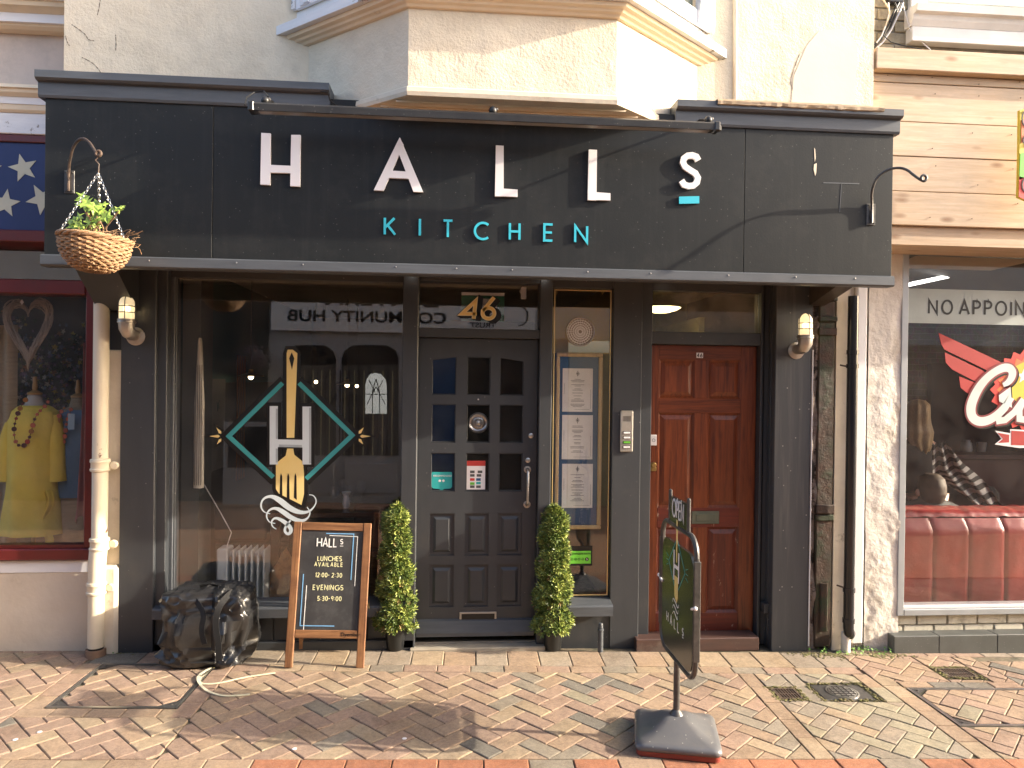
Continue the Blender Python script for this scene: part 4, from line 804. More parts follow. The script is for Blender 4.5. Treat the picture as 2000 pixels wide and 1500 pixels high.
# red door ---------------------------------------------------------
YQ = .16
rx0, rx1, rz0, rz1 = X(1267, YQ), X(1475, YQ), Z(1241, YQ, 1370), Z(675, YQ, 1370)
q = MB(); q.box(X(1250, .1), .1, -.02, rx0-.003, .22, zt, .003); q.build('door_jamb', grey, S)
q = MB(); q.box(rx1+.003, .1, -.02, X(1491, .1), .22, zt, .003); q.build('door_jamb', grey, S)
hz0_, hz1_ = Z(650, YQ, 1370), Z(571, YQ, 1370)
q = MB(); q.box(rx0-.004, .105, rz1+.003, rx1+.004, .22, hz0_, .004); q.build('door_lintel', grey, S); q = MB(); q.box(rx0-.004, .105, hz1_, rx1+.004, .22, zt, .003); q.build('door_head', grey, S)
q = MB(); q.box(rx0, YQ-.01, hz0_, rx1, YQ-.007, hz1_); tr2 = q.build('transom_window', glassd, S)
mid = [(1285, 1355), (1383, 1445)]; cx2 = [(X(a, YQ), X(b, YQ)) for a, b in mid]; rw = [(703, 778), (807, 992), (1030, 1197)]; rz_ = [(Z(b, YQ, 1370), Z(a, YQ, 1370)) for a, b in rw]
xs = [rx0]+[v for c in cx2 for v in c]+[rx1]
rd_ = MB(); rd_.box(rx0, YQ+.03, rz0, rx1, YQ+.045, rz1); rdo = rd_.build('door', reddoor, S)
for i in (0, 2, 4):
    q = MB(); q.box(xs[i]+.0005, YQ, rz0, xs[i+1]-.0005, YQ+.03, rz1, .002)
    if i != 2: q.build('stile', reddoor, rdo)
    else:
        for a, b_ in ((rz_[0][0], rz_[0][1]), (rz_[1][0], rz_[1][1]), (rz_[2][0], rz_[2][1])): qq = MB(); qq.box(xs[2], YQ, a, xs[3], YQ+.03, b_, .002); qq.build('muntin', reddoor, rdo)
zz = [rz0]+[v for r in sorted(rz_) for v in r]+[rz1]
rail_x = wood('red_stained_rail', (.23, .058, .018), (.075, .016, .008), 'x', 1., .35, rnd=.08, st=.12)
rail_w = wood('worn_red_rail', (.16, .025, .012), (.09, .016, .010), 'x', 1., .45, rnd=.05, worn=(.45, .34, .25))
for j in (0, 2, 4, 6): q = MB(); q.box(xs[1], YQ+.0006, zz[j], xs[4], YQ+.03, zz[j+1], .002); q.build('rail', rail_x if j > 2 else rail_w, rdo)
for c in cx2:
    for k, r in enumerate(rz_):
        q = MB(); a, b_, g_ = c[0], c[1], .016
        q.add([(a, YQ+.002, r[0]), (b_, YQ+.002, r[0]), (b_, YQ+.002, r[1]), (a, YQ+.002, r[1]), (a+g_, YQ+.016, r[0]+g_), (b_-g_, YQ+.016, r[0]+g_), (b_-g_, YQ+.016, r[1]-g_), (a+g_, YQ+.016, r[1]-g_),
               (a+.045, YQ+.004, r[0]+.045), (b_-.045, YQ+.004, r[0]+.045), (b_-.045, YQ+.004, r[1]-.045), (a+.045, YQ+.004, r[1]-.045)],
              [(0, 1, 5, 4), (1, 2, 6, 5), (2, 3, 7, 6), (3, 0, 4, 7), (4, 5, 9, 8), (5, 6, 10, 9), (6, 7, 11, 10), (7, 4, 8, 11), (8, 9, 10, 11)]); q.build('panel', reddoor if k < 2 else reddoor_w, rdo)
def onq(px, py): p = at(px, py, YQ); return p.x, p.z
a, b_ = onq(1350, 1023), onq(1404, 998); q = MB(); q.box(a[0], YQ-.01, a[1], b_[0], YQ-.001, b_[1], .003); lb = q.build('letterbox', greendoor, rdo); q = MB(); q.box(a[0]+.03, YQ-.014, a[1]+.02, b_[0]-.03, YQ-.0101, b_[1]-.02, .002); q.build('flap', greendoor, lb)
a, b_ = onq(1269, 870), onq(1282, 849); q = MB(); q.box(a[0], YQ-.014, a[1], b_[0], YQ, b_[1], .004); bl = q.build('doorbell', lwhite, rdo); q = MB(); q.lathe([(.011, 0), (.011, -.002), (.009, -.002), (.009, 0)], ((a[0]+b_[0])/2, YQ-.014, (a[1]+b_[1])/2), 16, 'y'); q.build('button', inkm, bl)
x_, z_ = onq(1276, 908); q = MB(); q.lathe([(.02, 0), (.02, -.01), (.014, -.016), (.001, -.016)], (x_, YQ, z_), 20, 'y'); q.box(x_-.02, YQ-.012, z_-.042, x_+.02, YQ-.002, z_-.012, .004); q.build('lock', brass, rdo, True)
a, b_ = onq(1360, 699), onq(1373, 689); q = MB(); q.box(a[0], YQ-.003, a[1], b_[0], YQ-.0005, b_[1]); npl = q.build('number_plate', lwhite, rdo); strokes(nq := MB(), '46', a[0]+.006, a[1]+.006, .024, .005, YQ-.004, .0008, .35); nq.build('number', blk, npl)
q = MB(); q.box(X(1250, -.03)+.0, -.0, gz(1.7)-.01, X(1492, -.03), .155, Z(1247, 0, 1370), .005); q.build('doorstep', M('dark_wood_step', (.09, .045, .035), (.06, .035, .03), 6, .5, bs=30, bst=.2, sc3=(1, 8, 8), dirt=(.2, .17, .14)), S)
q = MB(); q.box(rx0-.01, .09, Z(1247, .1, 1370)-.001, rx1+.01, .16, rz0-.004, .003); q.build('doorsill', M('dark_wood_sill', (.08, .035, .03), None, 6, .5, bs=30, bst=.2), S)

# ================================================================ LEFT GIFT SHOP
L = thing('gift_shop_building', 'pale stucco shop with oxblood window frame and navy starred sign', 'building', (0, 0, 0))
lx = X(207, .0)
pk_ = MB(); wx0 = -4.2; wz0, wz1 = Z(1084, 0, 80), Z(275, 0, 40)
pk_.box(wx0, .04, -.02, X(176, 0), .3, Z(1096, 0, 80)); pk_.build('plinth_wall', M('plinth_render', (.66, .57, .46), (.58, .49, .39), 3, .8, bs=30, bst=.25, dirt=(.42, .34, .25), dirt_s=3, dirt_t=(.55, .8), bs2=6, bst2=.3), L)
q = MB(); q.box(wx0, .034, Z(1122, 0, 80), X(174, 0), .2, Z(1097, 0, 80), .004); q.build('white_band', white, L)
q = MB(); q.box(wx0, -.0, Z(1095, 0, 80), X(180, 0), .2, Z(1073, 0, 80), .006); q.build('window_sill', oxblood, L)
gwx1 = X(166, .03)
gw = MB(); gw.box(gwx1, .02, Z(1073, 0, 80)+.0, X(182, .02), .2, 2.36, .005); gw = gw.build('window', oxblood, L)
q = MB(); q.box(wx0, .015, Z(573, 0, 80), gwx1-.001, .2, Z(545, 0, 80), .006); q.build('transom_bar', oxblood, gw)
q = MB(); q.box(wx0, .025, Z(1073, 0, 80), gwx1-.001, .03, Z(1066, 0, 80)); q.build('bead', oxblood, gw)
q = MB(); q.box(wx0, .06, Z(1073, 0, 80), gwx1, .063, Z(573, 0, 80)); q.build('pane', glassm, gw)
q = MB(); q.box(wx0, .06, Z(545, 0, 80), gwx1, .063, Z(472, 0, 40)); q.build('pane', glassm, gw)
YU = -.12
def zu(py): return Z(py, YU, 50)
q = MB(); q.box(wx0, YU, zu(472), -2.2, .2, zu(449), .006); q.build('sign_frame_bottom', oxblood, L)
sgn = MB(); sgn.box(wx0, YU+.015, zu(448.5), -2.2, .2, zu(278)); sgn = sgn.build('sign_board', blueboard, L)
q = MB(); q.box(wx0, YU, zu(277.5), -2.2, .2, zu(263), .004); q.build('sign_frame_top', oxblood, L)
def star(px, py, r, rot):
    c = at(px, py, YU); R_ = r*(YU-CAM.y)/F_PX; pts = []
    for k in range(10): a = rad(90+rot+36*k); rr = R_ if k % 2 == 0 else R_*.42; pts.append((c.x+rr*math.cos(a), c.z+rr*math.sin(a)))
    q = MB(); q.prism(pts, YU+.0115, YU+.0145); q.build('star', starm, sgn)
for a in ((43, 327, 27, 15), (8, 396, 27, -8), (80, 388, 30, 30), (-28, 330, 27, 0)): star(*a)
q = MB(); q.box(wx0, YU-.01, zu(262.5), -2.19, .2, zu(222), .004); q.build('fascia_board', whitewood, L)
def moulding(y0, y1, prof, name, mt=cream_smooth):
    z0, z1 = zu(y0), zu(y1); q = MB(); q.ext([(YU+.1, z0)]+[(YU-d, z0+(z1-z0)*t) for t, d in prof]+[(YU+.1, z1)], wx0, -2.188); q.build(name, mt, L)
moulding(222, 208, [(0, .015), (.3, .03), (1, .035)], 'moulding'); moulding(208, 195, [(0, .04), (1, .045)], 'moulding', whitewood); moulding(195, 172, [(0, .05), (.25, .075), (.5, .08), (.55, .095), (1, .06)], 'moulding')
q = MB(); q.box(wx0, YU+.02, zu(172), -2.188, .2, zu(64)); q.build('frieze', pinkwall, L)
moulding(64, 56, [(0, .04), (.5, .065), (1, .07)], 'cornice'); moulding(56, 40, [(0, .09), (1, .095)], 'cornice', white); moulding(40, 17, [(0, .1), (.2, .13), (.3, .15), (.6, .16), (.65, .175), (1, .11)], 'cornice')
q = MB(); q.box(wx0, YU+.03, zu(17), -2.188, .3, 5.5); q.build('wall', pinkwall, L)
# pier and pipe between the shops
q = MB(); q.box(X(206, .02), .03, gz(-2.1)-.02, X(236, .02)+.02, .2, Z(683, .02, 220), .006)
q.build('pier', cream_old, L); q = MB(); q.box(X(206, .02), -.02, gz(-2.1)-.02, X(234, 0), .1, Z(1104, 0, 220), .02); q.build('pier_base', cream_old, L)
q = MB(); q.box(X(186, .02), .05, Z(683, .02, 220), X(236, .02)+.02, .2, 2.36); q.build('dark_panel', grey, L)
q = MB(); q.box(X(176, .03), .045, -.02, X(207, .03), .2, 2.36); q.build('side_wall', cream_old, L)
PW = thing('downpipe', 'cream painted cast iron downpipe with rusty chips between the gift shop and dark pilaster', 'downpipe', (X(196, -.03), -.03, gz(-2.2)))
def pp(px, py, y=-.035): p = at(px, py, y); return (p.x, y, p.z)
k_ = 4.72/F_PX
q = MB(); a = pp(197, 500); c_ = pp(197, 1052); xt = (a[0]+c_[0])/2
zA, zB, zC, zD, zE = pp(197, 500)[2], pp(197, 1060)[2], pp(190, 1088)[2], pp(188, 1150)[2], pp(188, 1263)[2]; xb = pp(188, 1200)[0]
ptm = M('chipped_cream_paint', (.74, .66, .50), (.68, .60, .46), 5, .55, bs=30, bst=.25, chip=(.13, .06, .035), chip_s=6, chip_t=(.63, .645), dirt=(.5, .4, .28), dirt_s=6, dirt_t=(.6, .8))
q.tube([(xt, -.035, zA), (xt, -.035, zB), (xt-.006, -.035, zC+.04), (xb+.004, -.037, zC-.03), (xb, -.037, zD), (xb, -.037, zE)], [.045, .045, .05, .05, .046, .046], 20); q.build('pipe', ptm, PW, True)
for (px, py, xx) in ((197, 908, xt), (197, 1062, xt), (188, 1148, xb)):
    z = pp(px, py)[2]; q = MB(); q.lathe([(.045, .04), (.056, .036), (.058, .02), (.052, .012), (.052, -.018), (.058, -.024), (.056, -.036), (.046, -.042)], (xx, -.035, z), 24); cl = q.build('collar', ptm, PW, True)
    q = MB(); q.lathe([(.001, -.01), (.02, -.01), (.026, -.004), (.026, .01), (.001, .014)], (xx+.075, -.02, z-.005), 14, 'y'); q.box(xx+.04, -.02, z-.016, xx+.075, -.005, z+.012, .004); q.build('lug', ptm, cl, True)
q = MB(); q.tube([(xb, -.037, zE+.0), (xb, -.037, zE-.05)], .044, 18); q.build('mouth', blk, PW, True)
q = MB(); q.lathe([(.04, .03), (.058, .03), (.06, -.02), (.04, -.02)], (xb, -.037, gz(xb)+.01), 20); q.build('clay_collar', M('clay', (.30, .18, .11), (.2, .12, .08), 12, .9, bs=40, bst=.4), PW, True)

# ================================================================ RIGHT: decayed pilaster, pipes, barber shop
Rb = thing('barber_shop_building', 'pale rendered barber shop with pine clad fascia and large grey framed window', 'building', (0, 0, 0))
q = MB(); q.grid(lambda u, v: (X(1583, .0)+(X(1602, .0)-X(1583, .0))*u, .03+.022*mn.noise(Vector((u*2, v*16, 1))), -.03+(2.36)*v), 5, 150); q.build('crumbling_plaster', rubble, Rb)
dp = thing('decayed_pilaster', 'flaking rust brown pilaster between dark shopfront and black downpipe', 'pilaster', (X(1614, 0), 0, gz(2.5)))
a, b_ = X(1598, 0), X(1630, 0); q = MB(); q.box(a, .015, -.02, b_, .2, 2.34, .008); q.build('shaft', decay, dp)
for (y0_, y1_, d) in ((628, 618, .02), (655, 640, .016), (1004, 986, .02), (1018, 1006, .012), (560+28, 575, .02)):
    q = MB(); q.box(a-.006, .015-d, Z(y0_, 0, 1610), b_+.006, .1, Z(y1_, 0, 1610), .006); q.build('moulding', decay, dp)
q = MB(); q.tube([((a+b_)/2, .012, .1), ((a+b_)/2, .012, .42)], .028, 10); q.build('rounded_panel', decay, dp, True)
q = MB(); q.box(X(1630, .02), .02, -.05, X(1655, .02), .2, 2.6); q.build('cream_strip', cream_old, Rb)
q = MB(); q.box(X(1655, .03), .035, -.05, X(1692, .03), .2, 2.6); q.build('back_strip', white_wall, Rb)
q = MB(); q.box(X(1668, -.0), -.01, gz(2.7)+.04, X(1689, -.0), .03, 2.6, .01); q.build('white_box_trunking', white, Rb)
q = MB()
def rw_(u, v):
    x = X(1690, .02)+(X(1757, .02)-X(1690, .02))*u; z = -.05+2.75*v; return (x, .005-.008*mn.noise(Vector((x*7, 0, z*5)))-.007*mn.noise(Vector((x*26, 3, z*20)))*max(0, mn.noise(Vector((x*5, 9, z*2.2)))+.15), z)
q.grid(rw_, 20, 300); q.build('rough_wall', white_wall, Rb, True, 180)
BP = thing('downpipe', 'black plastic downpipe with elbow over a white stub beside white trunking', 'downpipe', (X(1660, -.05), -.05, gz(2.65)))
xp = X(1662, -.06); zt_ = 2.36; zb_ = at(1660, 1232, -.06).z
q = MB(); q.tube([(xp, -.06, zt_), (xp, -.06, zb_+.02), (xp+.008, -.055, zb_-.015), (xp+.02, -.04, zb_-.03), (xp+.035, -.02, zb_-.03)], .034, 18); q.build('pipe', blackpipe, BP, True)
for py in (688, 715, 1152, 1212):
    z = at(1660, py, -.06).z; q = MB(); q.lathe([(.034, .016), (.039, .014), (.039, -.014), (.034, -.016)], (xp, -.06, z), 20); q.build('collar', blackpipe, BP, True)
for py in (716, 1148):
    z = at(1660, py, -.06).z; q = MB(); q.tube([(xp-.03, -.06, z), (xp-.07, -.03, z+.01)], .006, 6); q.build('fixing', rust, BP)
q = MB(); q.tube([(X(1657, -.03), -.03, gz(2.6)-.02), (X(1657, -.03), -.03, zb_-.02)], .03, 16); q.build('stub', white_wall, BP, True)
# pine cladding
YP = -.365
px0_ = 2.60
PX1 = 5.0
pc_ = MB(); pc_.box(px0_+.005, YP+.03, 2.66, PX1, 0, 3.50); cl0 = pc_.build('fascia', pine, Rb)
zr = [441, 371, 306, 241, 165, 152]
zz = [at(1872, y, YP).z for y in (443, 377, 309, 242, 167, 150)]
for i in range(5):
    j = random.uniform(-.003, .003); q = MB(); q.box(px0_+.0, YP+j, zz[i]+.002, PX1, YP+.029, zz[i+1]-.002, .003); q.build('plank', pine, cl0)
q = MB(); q.box(px0_-.0, YP-.06, zz[5]+.002, PX1, YP+.02, at(1872, 100, YP-.06).z, .004); q.build('top_plank', pine, cl0)
for i in range(5):
    for px_ in (1745, 1830, 1905, 1990):
        q = MB(); p = at(px_+random.uniform(-12, 12), 0, YP); q.sphere((p.x, YP-.003, zz[i]+(zz[i+1]-zz[i])*random.choice((.25, .75))), .0035, 6, 4); q.build('nail', rust, cl0)
q = MB(); q.box(px0_+.0, YP+.03, zz[0]+.0, PX1, .0, zz[0]+.02); q.build('soffit', sof, Rb)
# brick wall above the cladding with window
YB2 = -.27
ub = MB(); ub.box(2.585, YB2+.012, 3.5, PX1, .2, 5.6); ubo = ub.build('upper_wall', mortar, Rb)
z = at(1740, 130, YB2).z
for r in range(16):
    off = 0 if r % 2 else .11
    for c in range(-1, 2):
        x0_ = 2.588+c*.225+off; x1_ = x0_+.215
        x0_ = max(x0_, 2.588)
        if x1_-x0_ < .03 or x0_ > 2.9: continue
        q = MB(); q.box(x0_, YB2+random.uniform(-.003, .002), z+r*.075, x1_, YB2+.011, z+r*.075+.064, .003); q.build('brick', stockbrick, ubo)
uw = MB(); ux = X(1778, YB2-.05, 60)
def zb2(py, px=1900, Y=YB2-.08): return at(px, py, Y).z
uw.box(ux+.0, YB2-.07, zb2(84), PX1, YB2, zb2(55), .004); uw = uw.build('window', pvc, Rb)
q = MB(); q.ext([(YB2-.07, zb2(55)), (YB2-.09, zb2(45)), (YB2-.10, zb2(36)), (YB2-.13, zb2(34)), (YB2-.14, zb2(20)), (YB2, zb2(18)), (YB2, zb2(55))], ux-.01, PX1); q.build('sill', pvc, uw)
q = MB(); q.box(ux+.01, YB2-.04, zb2(17), X(1812, YB2-.04, 60), YB2, 5.5, .004); q.build('frame', pvc, uw)
q = MB(); q.box(X(1812, YB2-.02, 60), YB2-.01, zb2(17), PX1, YB2-.005, 5.5); q.build('pane', curtain, uw)
q = MB(); q.box(X(1812, YB2-.02, 60), YB2-.03, zb2(-2), PX1, YB2-.011, zb2(-20)); q.build('rail', pvc, uw)
# cables
cb = thing('cable_bundle', 'tangle of black and white cables hanging from a junction box beside the upstairs window', 'cables', (2.62, YB2, 4.0))
q = MB(); a = at(1752, 2, YB2-.04); q.box(a.x-.05, a.y, a.z-.01, a.x+.05, a.y+.05, a.z+.09, .008); q.build('junction_box', blackplastic, cb)
for k, (pts, mt, r) in enumerate((([(1760, 5), (1750, 25), (1738, 55), (1722, 78), (1708, 92)], blackplastic, .007), ([(1764, 5), (1755, 28), (1741, 58), (1725, 82), (1710, 96)], lwhite, .005), ([(1756, 5), (1745, 25), (1735, 50), (1720, 80), (1706, 88)], blackplastic, .006), ([(1735, 5), (1737, 25), (1732, 45), (1722, 70), (1712, 84)], lwhite, .004),
        ([(1725, 0), (1735, 15), (1738, 30), (1730, 50)], cream_smooth, .004), ([(1726, 70), (1740, 82), (1760, 88), (1785, 93), (1800, 96)], blackplastic, .003), ([(1764, 10), (1772, 40), (1780, 65), (1800, 82), (1818, 98)], lwhite, .003), ([(1748, 5), (1753, 20), (1748, 35), (1742, 45), (1738, 40)], blackplastic, .004))):
    q = MB(); q.tube([at(px, py, YB2-.03-.004*k) for px, py in pts], r, 7); q.build('cable', mt, cb, True)
# barber window
YV = .03
bx0 = X(1765, YV); bzb = at(1850, 1188, YV).z; bzt = zz[0]+.12
bw = MB(); bw.box(X(1752, YV, 900), YV-.03, bzb-.04, bx0, .12, bzt, .004); bw = bw.build('window', M('aluminium_frame', (.42, .45, .48), None, 4, .4, metal=.3), Rb)
q = MB(); q.box(bx0+.001, YV-.03, bzb-.04, PX1, .12, bzb+.004, .004); q.build('bottom_rail', MATS['aluminium_frame'], bw); q = MB(); q.box(bx0+.001, YV-.02, bzb+.005, PX1, .1, bzb+.025, .003); q.build('bead', lwhite, bw)
q = MB(); q.box(bx0, YV, bzb+.02, PX1, YV+.004, bzt); pane = q.build('pane', glass2, bw)
q = MB(); q.box(X(1745, .04), .06, -.05, PX1, .25, bzb-.041); bb = q.build('base_wall', mortar, Rb)
zc_ = bzb-.045
for r in range(3):
    off = 0 if r % 2 else .1
    for c in range(12):
        x0_ = X(1738, .04)+c*.222+off-.1; x1_ = x0_+.21; x0_ = max(x0_, X(1730, .04)); q = MB(); q.box(x0_, .042+random.uniform(-.002, .002), zc_-(r+1)*.075+.006, x1_, .059, zc_-r*.075-.003, .004); q.build('brick', yardbrick, bb)
stp = MB(); sx0 = 3.0
st_t = thing('stone_step', 'dark stone step below the barber shop window', 'step', (3.5, -.02, gz(3.5)))
for i in range(8):
    x0_ = sx0+i*.42-(.0 if i == 0 else .1); x1_ = sx0+(i+1)*.42-.1-.002; q = MB(); q.box(x0_, -.07, gz(x0_)-.02, x1_, .041, gz(3)+.115, .004); q.build('slab', stonem, st_t)
# band and letters on the glass
def pv_(px, py, Y=YV): p = at(px, py, Y); return (p.x, p.z)
q = MB(); a = pv_(1772, 632); b_ = pv_(1900, 566); q.box(bx0+.002, YV-.0012, at(1885, 633, YV).z, PX1, YV-.0004, at(1885, 566, YV).z); bnd = q.build('frosted_band', greyband, bw)
q = MB(); p = pv_(1813, 611); hh = at(1813, 585, YV).z-p[1]
k = 0; xk = p[0]; 
for c, pxs, wd in (('N', 1814, 17), ('O', 1840, 21), ('A', 1874, 20), ('P', 1901, 14), ('P', 1923, 14), ('O', 1945, 22), ('I', 1973, 4), ('N', 1984, 17), ('T', 2010, 16)):
    x0_ = pv_(pxs, 600)[0]; W_ = wd*4.9/F_PX; gw_, st_ = GLY[c]
    for s_ in st_: q.ribbon([(x0_+aa*W_/gw_, p[1]+bb_*hh-.004) for aa, bb_ in s_], .014, YV-.0026-.0002*(k % 6), .001); k += 1
q.build('band_letters', blk, bnd)
# winged badge with script letters
bd = MB(); bd.prism([pv_(*a) for a in ((1833, 650), (1952, 706), (1985, 725), (1950, 742), (1925, 722), (1845, 683), (1838, 672))], YV-.0012, YV-.0004); badge = bd.build('window_badge', redv, bw)
for P, mt in (([(1845, 688), (1918, 723), (1940, 740), (1915, 752), (1905, 745), (1860, 722), (1847, 708)], redv), ([(1873, 735), (1905, 748), (1905, 775), (1888, 767), (1876, 757)], redv)):
    q = MB(); q.prism([pv_(*a) for a in P], YV-.0012, YV-.0004); q.build('wing', mt, badge)
def sunb(r0, r1, mt, y, name, cx=2010, cy_=762, n=22):
    c = pv_(cx, cy_); P = []
    for i in range(n*2): a = 2*PI*i/(2*n); rr = (r1 if i % 2 else r0)*4.95/F_PX; P.append((c[0]+rr*math.cos(a), c[1]+rr*math.sin(a)))
    q = MB(); q.prism(P, y, y+.0005); q.build(name, mt, badge)
sunb(84, 74, redbright, YV-.0018, 'starburst'); sunb(70, 60, orange, YV-.0024, 'starburst'); sunb(56, 55.5, yellowv, YV-.003, 'disc', cx=2012, cy_=760, n=20)
def script(wd, mt, y, dx=0, dy=0, name='script_letter'):
    q = MB()
    g_ = [(1958, 752), (1967, 748), (1975, 738), (1977, 726), (1970, 718), (1957, 718), (1935, 730), (1915, 750), (1901, 775), (1894, 797), (1897, 815), (1910, 824), (1928, 822), (1945, 812), (1962, 795), (1974, 776), (1950, 778)]
    ws = [8, 12, 15, 17, 17, 16, 15, 17, 19, 20, 19, 18, 17, 16, 15, 14, 11]
    gs = sm([(a, b, w) for (a, b), w in zip(g_[:-1], ws)]+[(1974, 776, 15)])+[(1950., 778., 12.)]; q.ribbon([pv_(a+dx, b+dy) for a, b, w in gs], [(w+wd)*4.9/F_PX for a, b, w in gs], y, .0006)
    u_ = [(1974, 776), (1962, 797), (1948, 812), (1950, 822), (1962, 820), (1980, 805), (1998, 780)]; q.ribbon([pv_(a+dx, b+dy) for a, b in u_], [(13+wd)*4.9/F_PX]*7, y-.0002, .0006)
    v_ = [(1998, 780), (1990, 800), (1990, 818), (2002, 820), (2020, 805), (2030, 785)]; q.ribbon([pv_(a+dx, b+dy) for a, b in v_], [(13+wd)*4.9/F_PX]*6, y-.0003, .0006)
    q.build(name, mt, badge)
script(7, blk, YV-.0038, 3, 3, 'script_shadow'); script(7, M('maroon_vinyl', (.25, .04, .05), None, 4, .5), YV-.0048); script(0, M('pale_script', (.66, .72, .70), None, 4, .5), YV-.0058)
q = MB(); q.prism([pv_(*a) for a in ((1943, 841), (1972, 846), (1972, 838), (2040, 842), (2040, 874), (1990, 875), (1942, 868), (1955, 857))], YV-.0042, YV-.0034); q.build('ribbon_outline', lwhite, badge)
q = MB(); q.prism([pv_(*a) for a in ((1947, 845), (1970, 849), (1970, 864), (1948, 865), (1958, 857))], YV-.0052, YV-.0045); q.prism([pv_(*a) for a in ((1974, 841), (2040, 845), (2040, 871), (1974, 869))], YV-.0052, YV-.0045); q.build('ribbon', redv, badge)
c = pv_(1999, 735); P = []
for k in range(10): a = rad(90+36*k); rr = (16 if k % 2 == 0 else 7)*4.9/F_PX; P.append((c[0]+rr*math.cos(a), c[1]+rr*math.sin(a)))
q = MB(); q.prism(P, YV-.0035, YV-.003); q.build('badge_star', lwhite, badge)

# ---- barber interior
RI = thing('barber_interior', 'dim barber shop room behind the glass with patterned brick back wall', 'room', (4, 2, 0)); RI['kind'] = 'structure'
wallp = MB(); wallp.box(2.6, 4.0, -.05, 9, 4.1, 2.9)
mt, nt2, p_ = nm('patterned_brick_paper'); v = coords(nt2, rnd=False, rot=(PI/2, 0, 0)); br = N(nt2, "ShaderNodeTexBrick"); br.inputs['Scale'].default_value = 3.2; br.inputs['Mortar'].default_value = (.12, .14, .12, 1); br.inputs['Mortar Size'].default_value = .008
nn_ = noise_(nt2, v, 5, 3); cr = ramp(nt2, nn_, [(.38, (.045, .055, .05)), (.46, (.05, .07, .03)), (.54, (.07, .03, .055)), (.62, (.04, .06, .06))]); nt2.links.new(cr, br.inputs['Color1']); nt2.links.new(cr, br.inputs['Color2']); nt2.links.new(v, br.inputs[0]); nt2.links.new(br.outputs[0], p_.inputs['Base Color'])
wallp.build('back_wall', mt, RI)
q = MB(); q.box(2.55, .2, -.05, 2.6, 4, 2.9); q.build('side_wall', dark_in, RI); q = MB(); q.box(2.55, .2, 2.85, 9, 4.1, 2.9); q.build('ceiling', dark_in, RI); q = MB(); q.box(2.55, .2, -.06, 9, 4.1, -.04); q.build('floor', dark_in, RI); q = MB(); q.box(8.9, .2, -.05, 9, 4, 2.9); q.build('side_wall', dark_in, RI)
q = MB(); a = at(1812, 900, 3.95); q.box(a.x, 3.9, -.05, a.x+1.35, 3.99, at(1850, 710, 3.95).z); q.build('dark_doorway', sofadark, RI)
tl = thing('strip_light', 'long fluorescent strip light running across the barber shop ceiling', 'strip light', (4, 2, 2.8))
A_ = at(1765, 558, 1.6); B_ = at(2010, 506, 3.6); A_.z = min(A_.z, 2.8)
for k in range(2):
    q = MB(); u0, u1 = (0.0, .49) if k == 0 else (.51, 1.05); q.tube([A_.lerp(B_, u0), A_.lerp(B_, u1)], .018, 8); q.build('tube', tube_e, tl)
lp = thing('light_box', 'suspended cream lit panel light just inside the barber window top', 'light panel', (3.9, .6, 2.5))
P0, P1, P2, P3 = at(1788, 500, .35), at(2040, 505, .35), at(2040, 478, .9), at(1870, 477, .9)
zl = P0.z; q = MB(); q.add([P0, P1, (P1.x, .9, zl), (P0.x+.12, .9, zl)], [(0, 3, 2, 1)]); q.build('lit_underside', M('cream_diffuser', (.8, .7, .5), None, 3, .5), lp)
q = MB(); q.box(P0.x, .345, zl+.002, P1.x, .36, zl+.06); q.box(P0.x-.0, .36, zl+.002, P0.x+.012, .9, zl+.06); q.build('casing', greyband, lp)
# red sofa seen from behind
sf = thing('sofa', 'red leather sofa with its back against the barber window', 'sofa', (4.0, .35, -.04))
szt = at(1850, 1012, .2).z
xs_ = bx0+.01; seams = [X(1831, .16, 1090), X(1901, .16, 1090), X(1972, .16, 1090), X(2045, .16, 1090), 4.6]
prev = xs_
for i, xx in enumerate(seams):
    q = MB()
    def bk(u, v, a=prev, b=xx):
        e = min(u, 1-u)*(b-a); puff = .009*(1-math.exp(-e*140)); z = .0+(szt-.01)*v; top = .06*max(0, v-.9)/.1
        return (a+(b-a)*u, .21-puff+top*.9+.006*mn.noise(Vector((u*3+i, v*4, 0))), z)
    q.grid(bk, 16, 20); q.build('back_panel', sofared, sf, True, 80); prev = xx
q = MB(); q.grid(lambda u, v: (xs_+(4.6-xs_)*u, .20+.05+.13*(1-math.cos(PI*v))+.0, szt-.0+.055*math.sin(PI*v)+.012*mn.noise(Vector((u*22, v*2, 5)))), 90, 10); q.build('top_cushion', sofared, sf, True, 80)
q = MB(); q.box(xs_, .25, -.04, 4.6, .4, szt-.02); q.box(xs_, .4, -.04, 4.6, 1.0, .42, .05); q.build('body', sofared, sf)

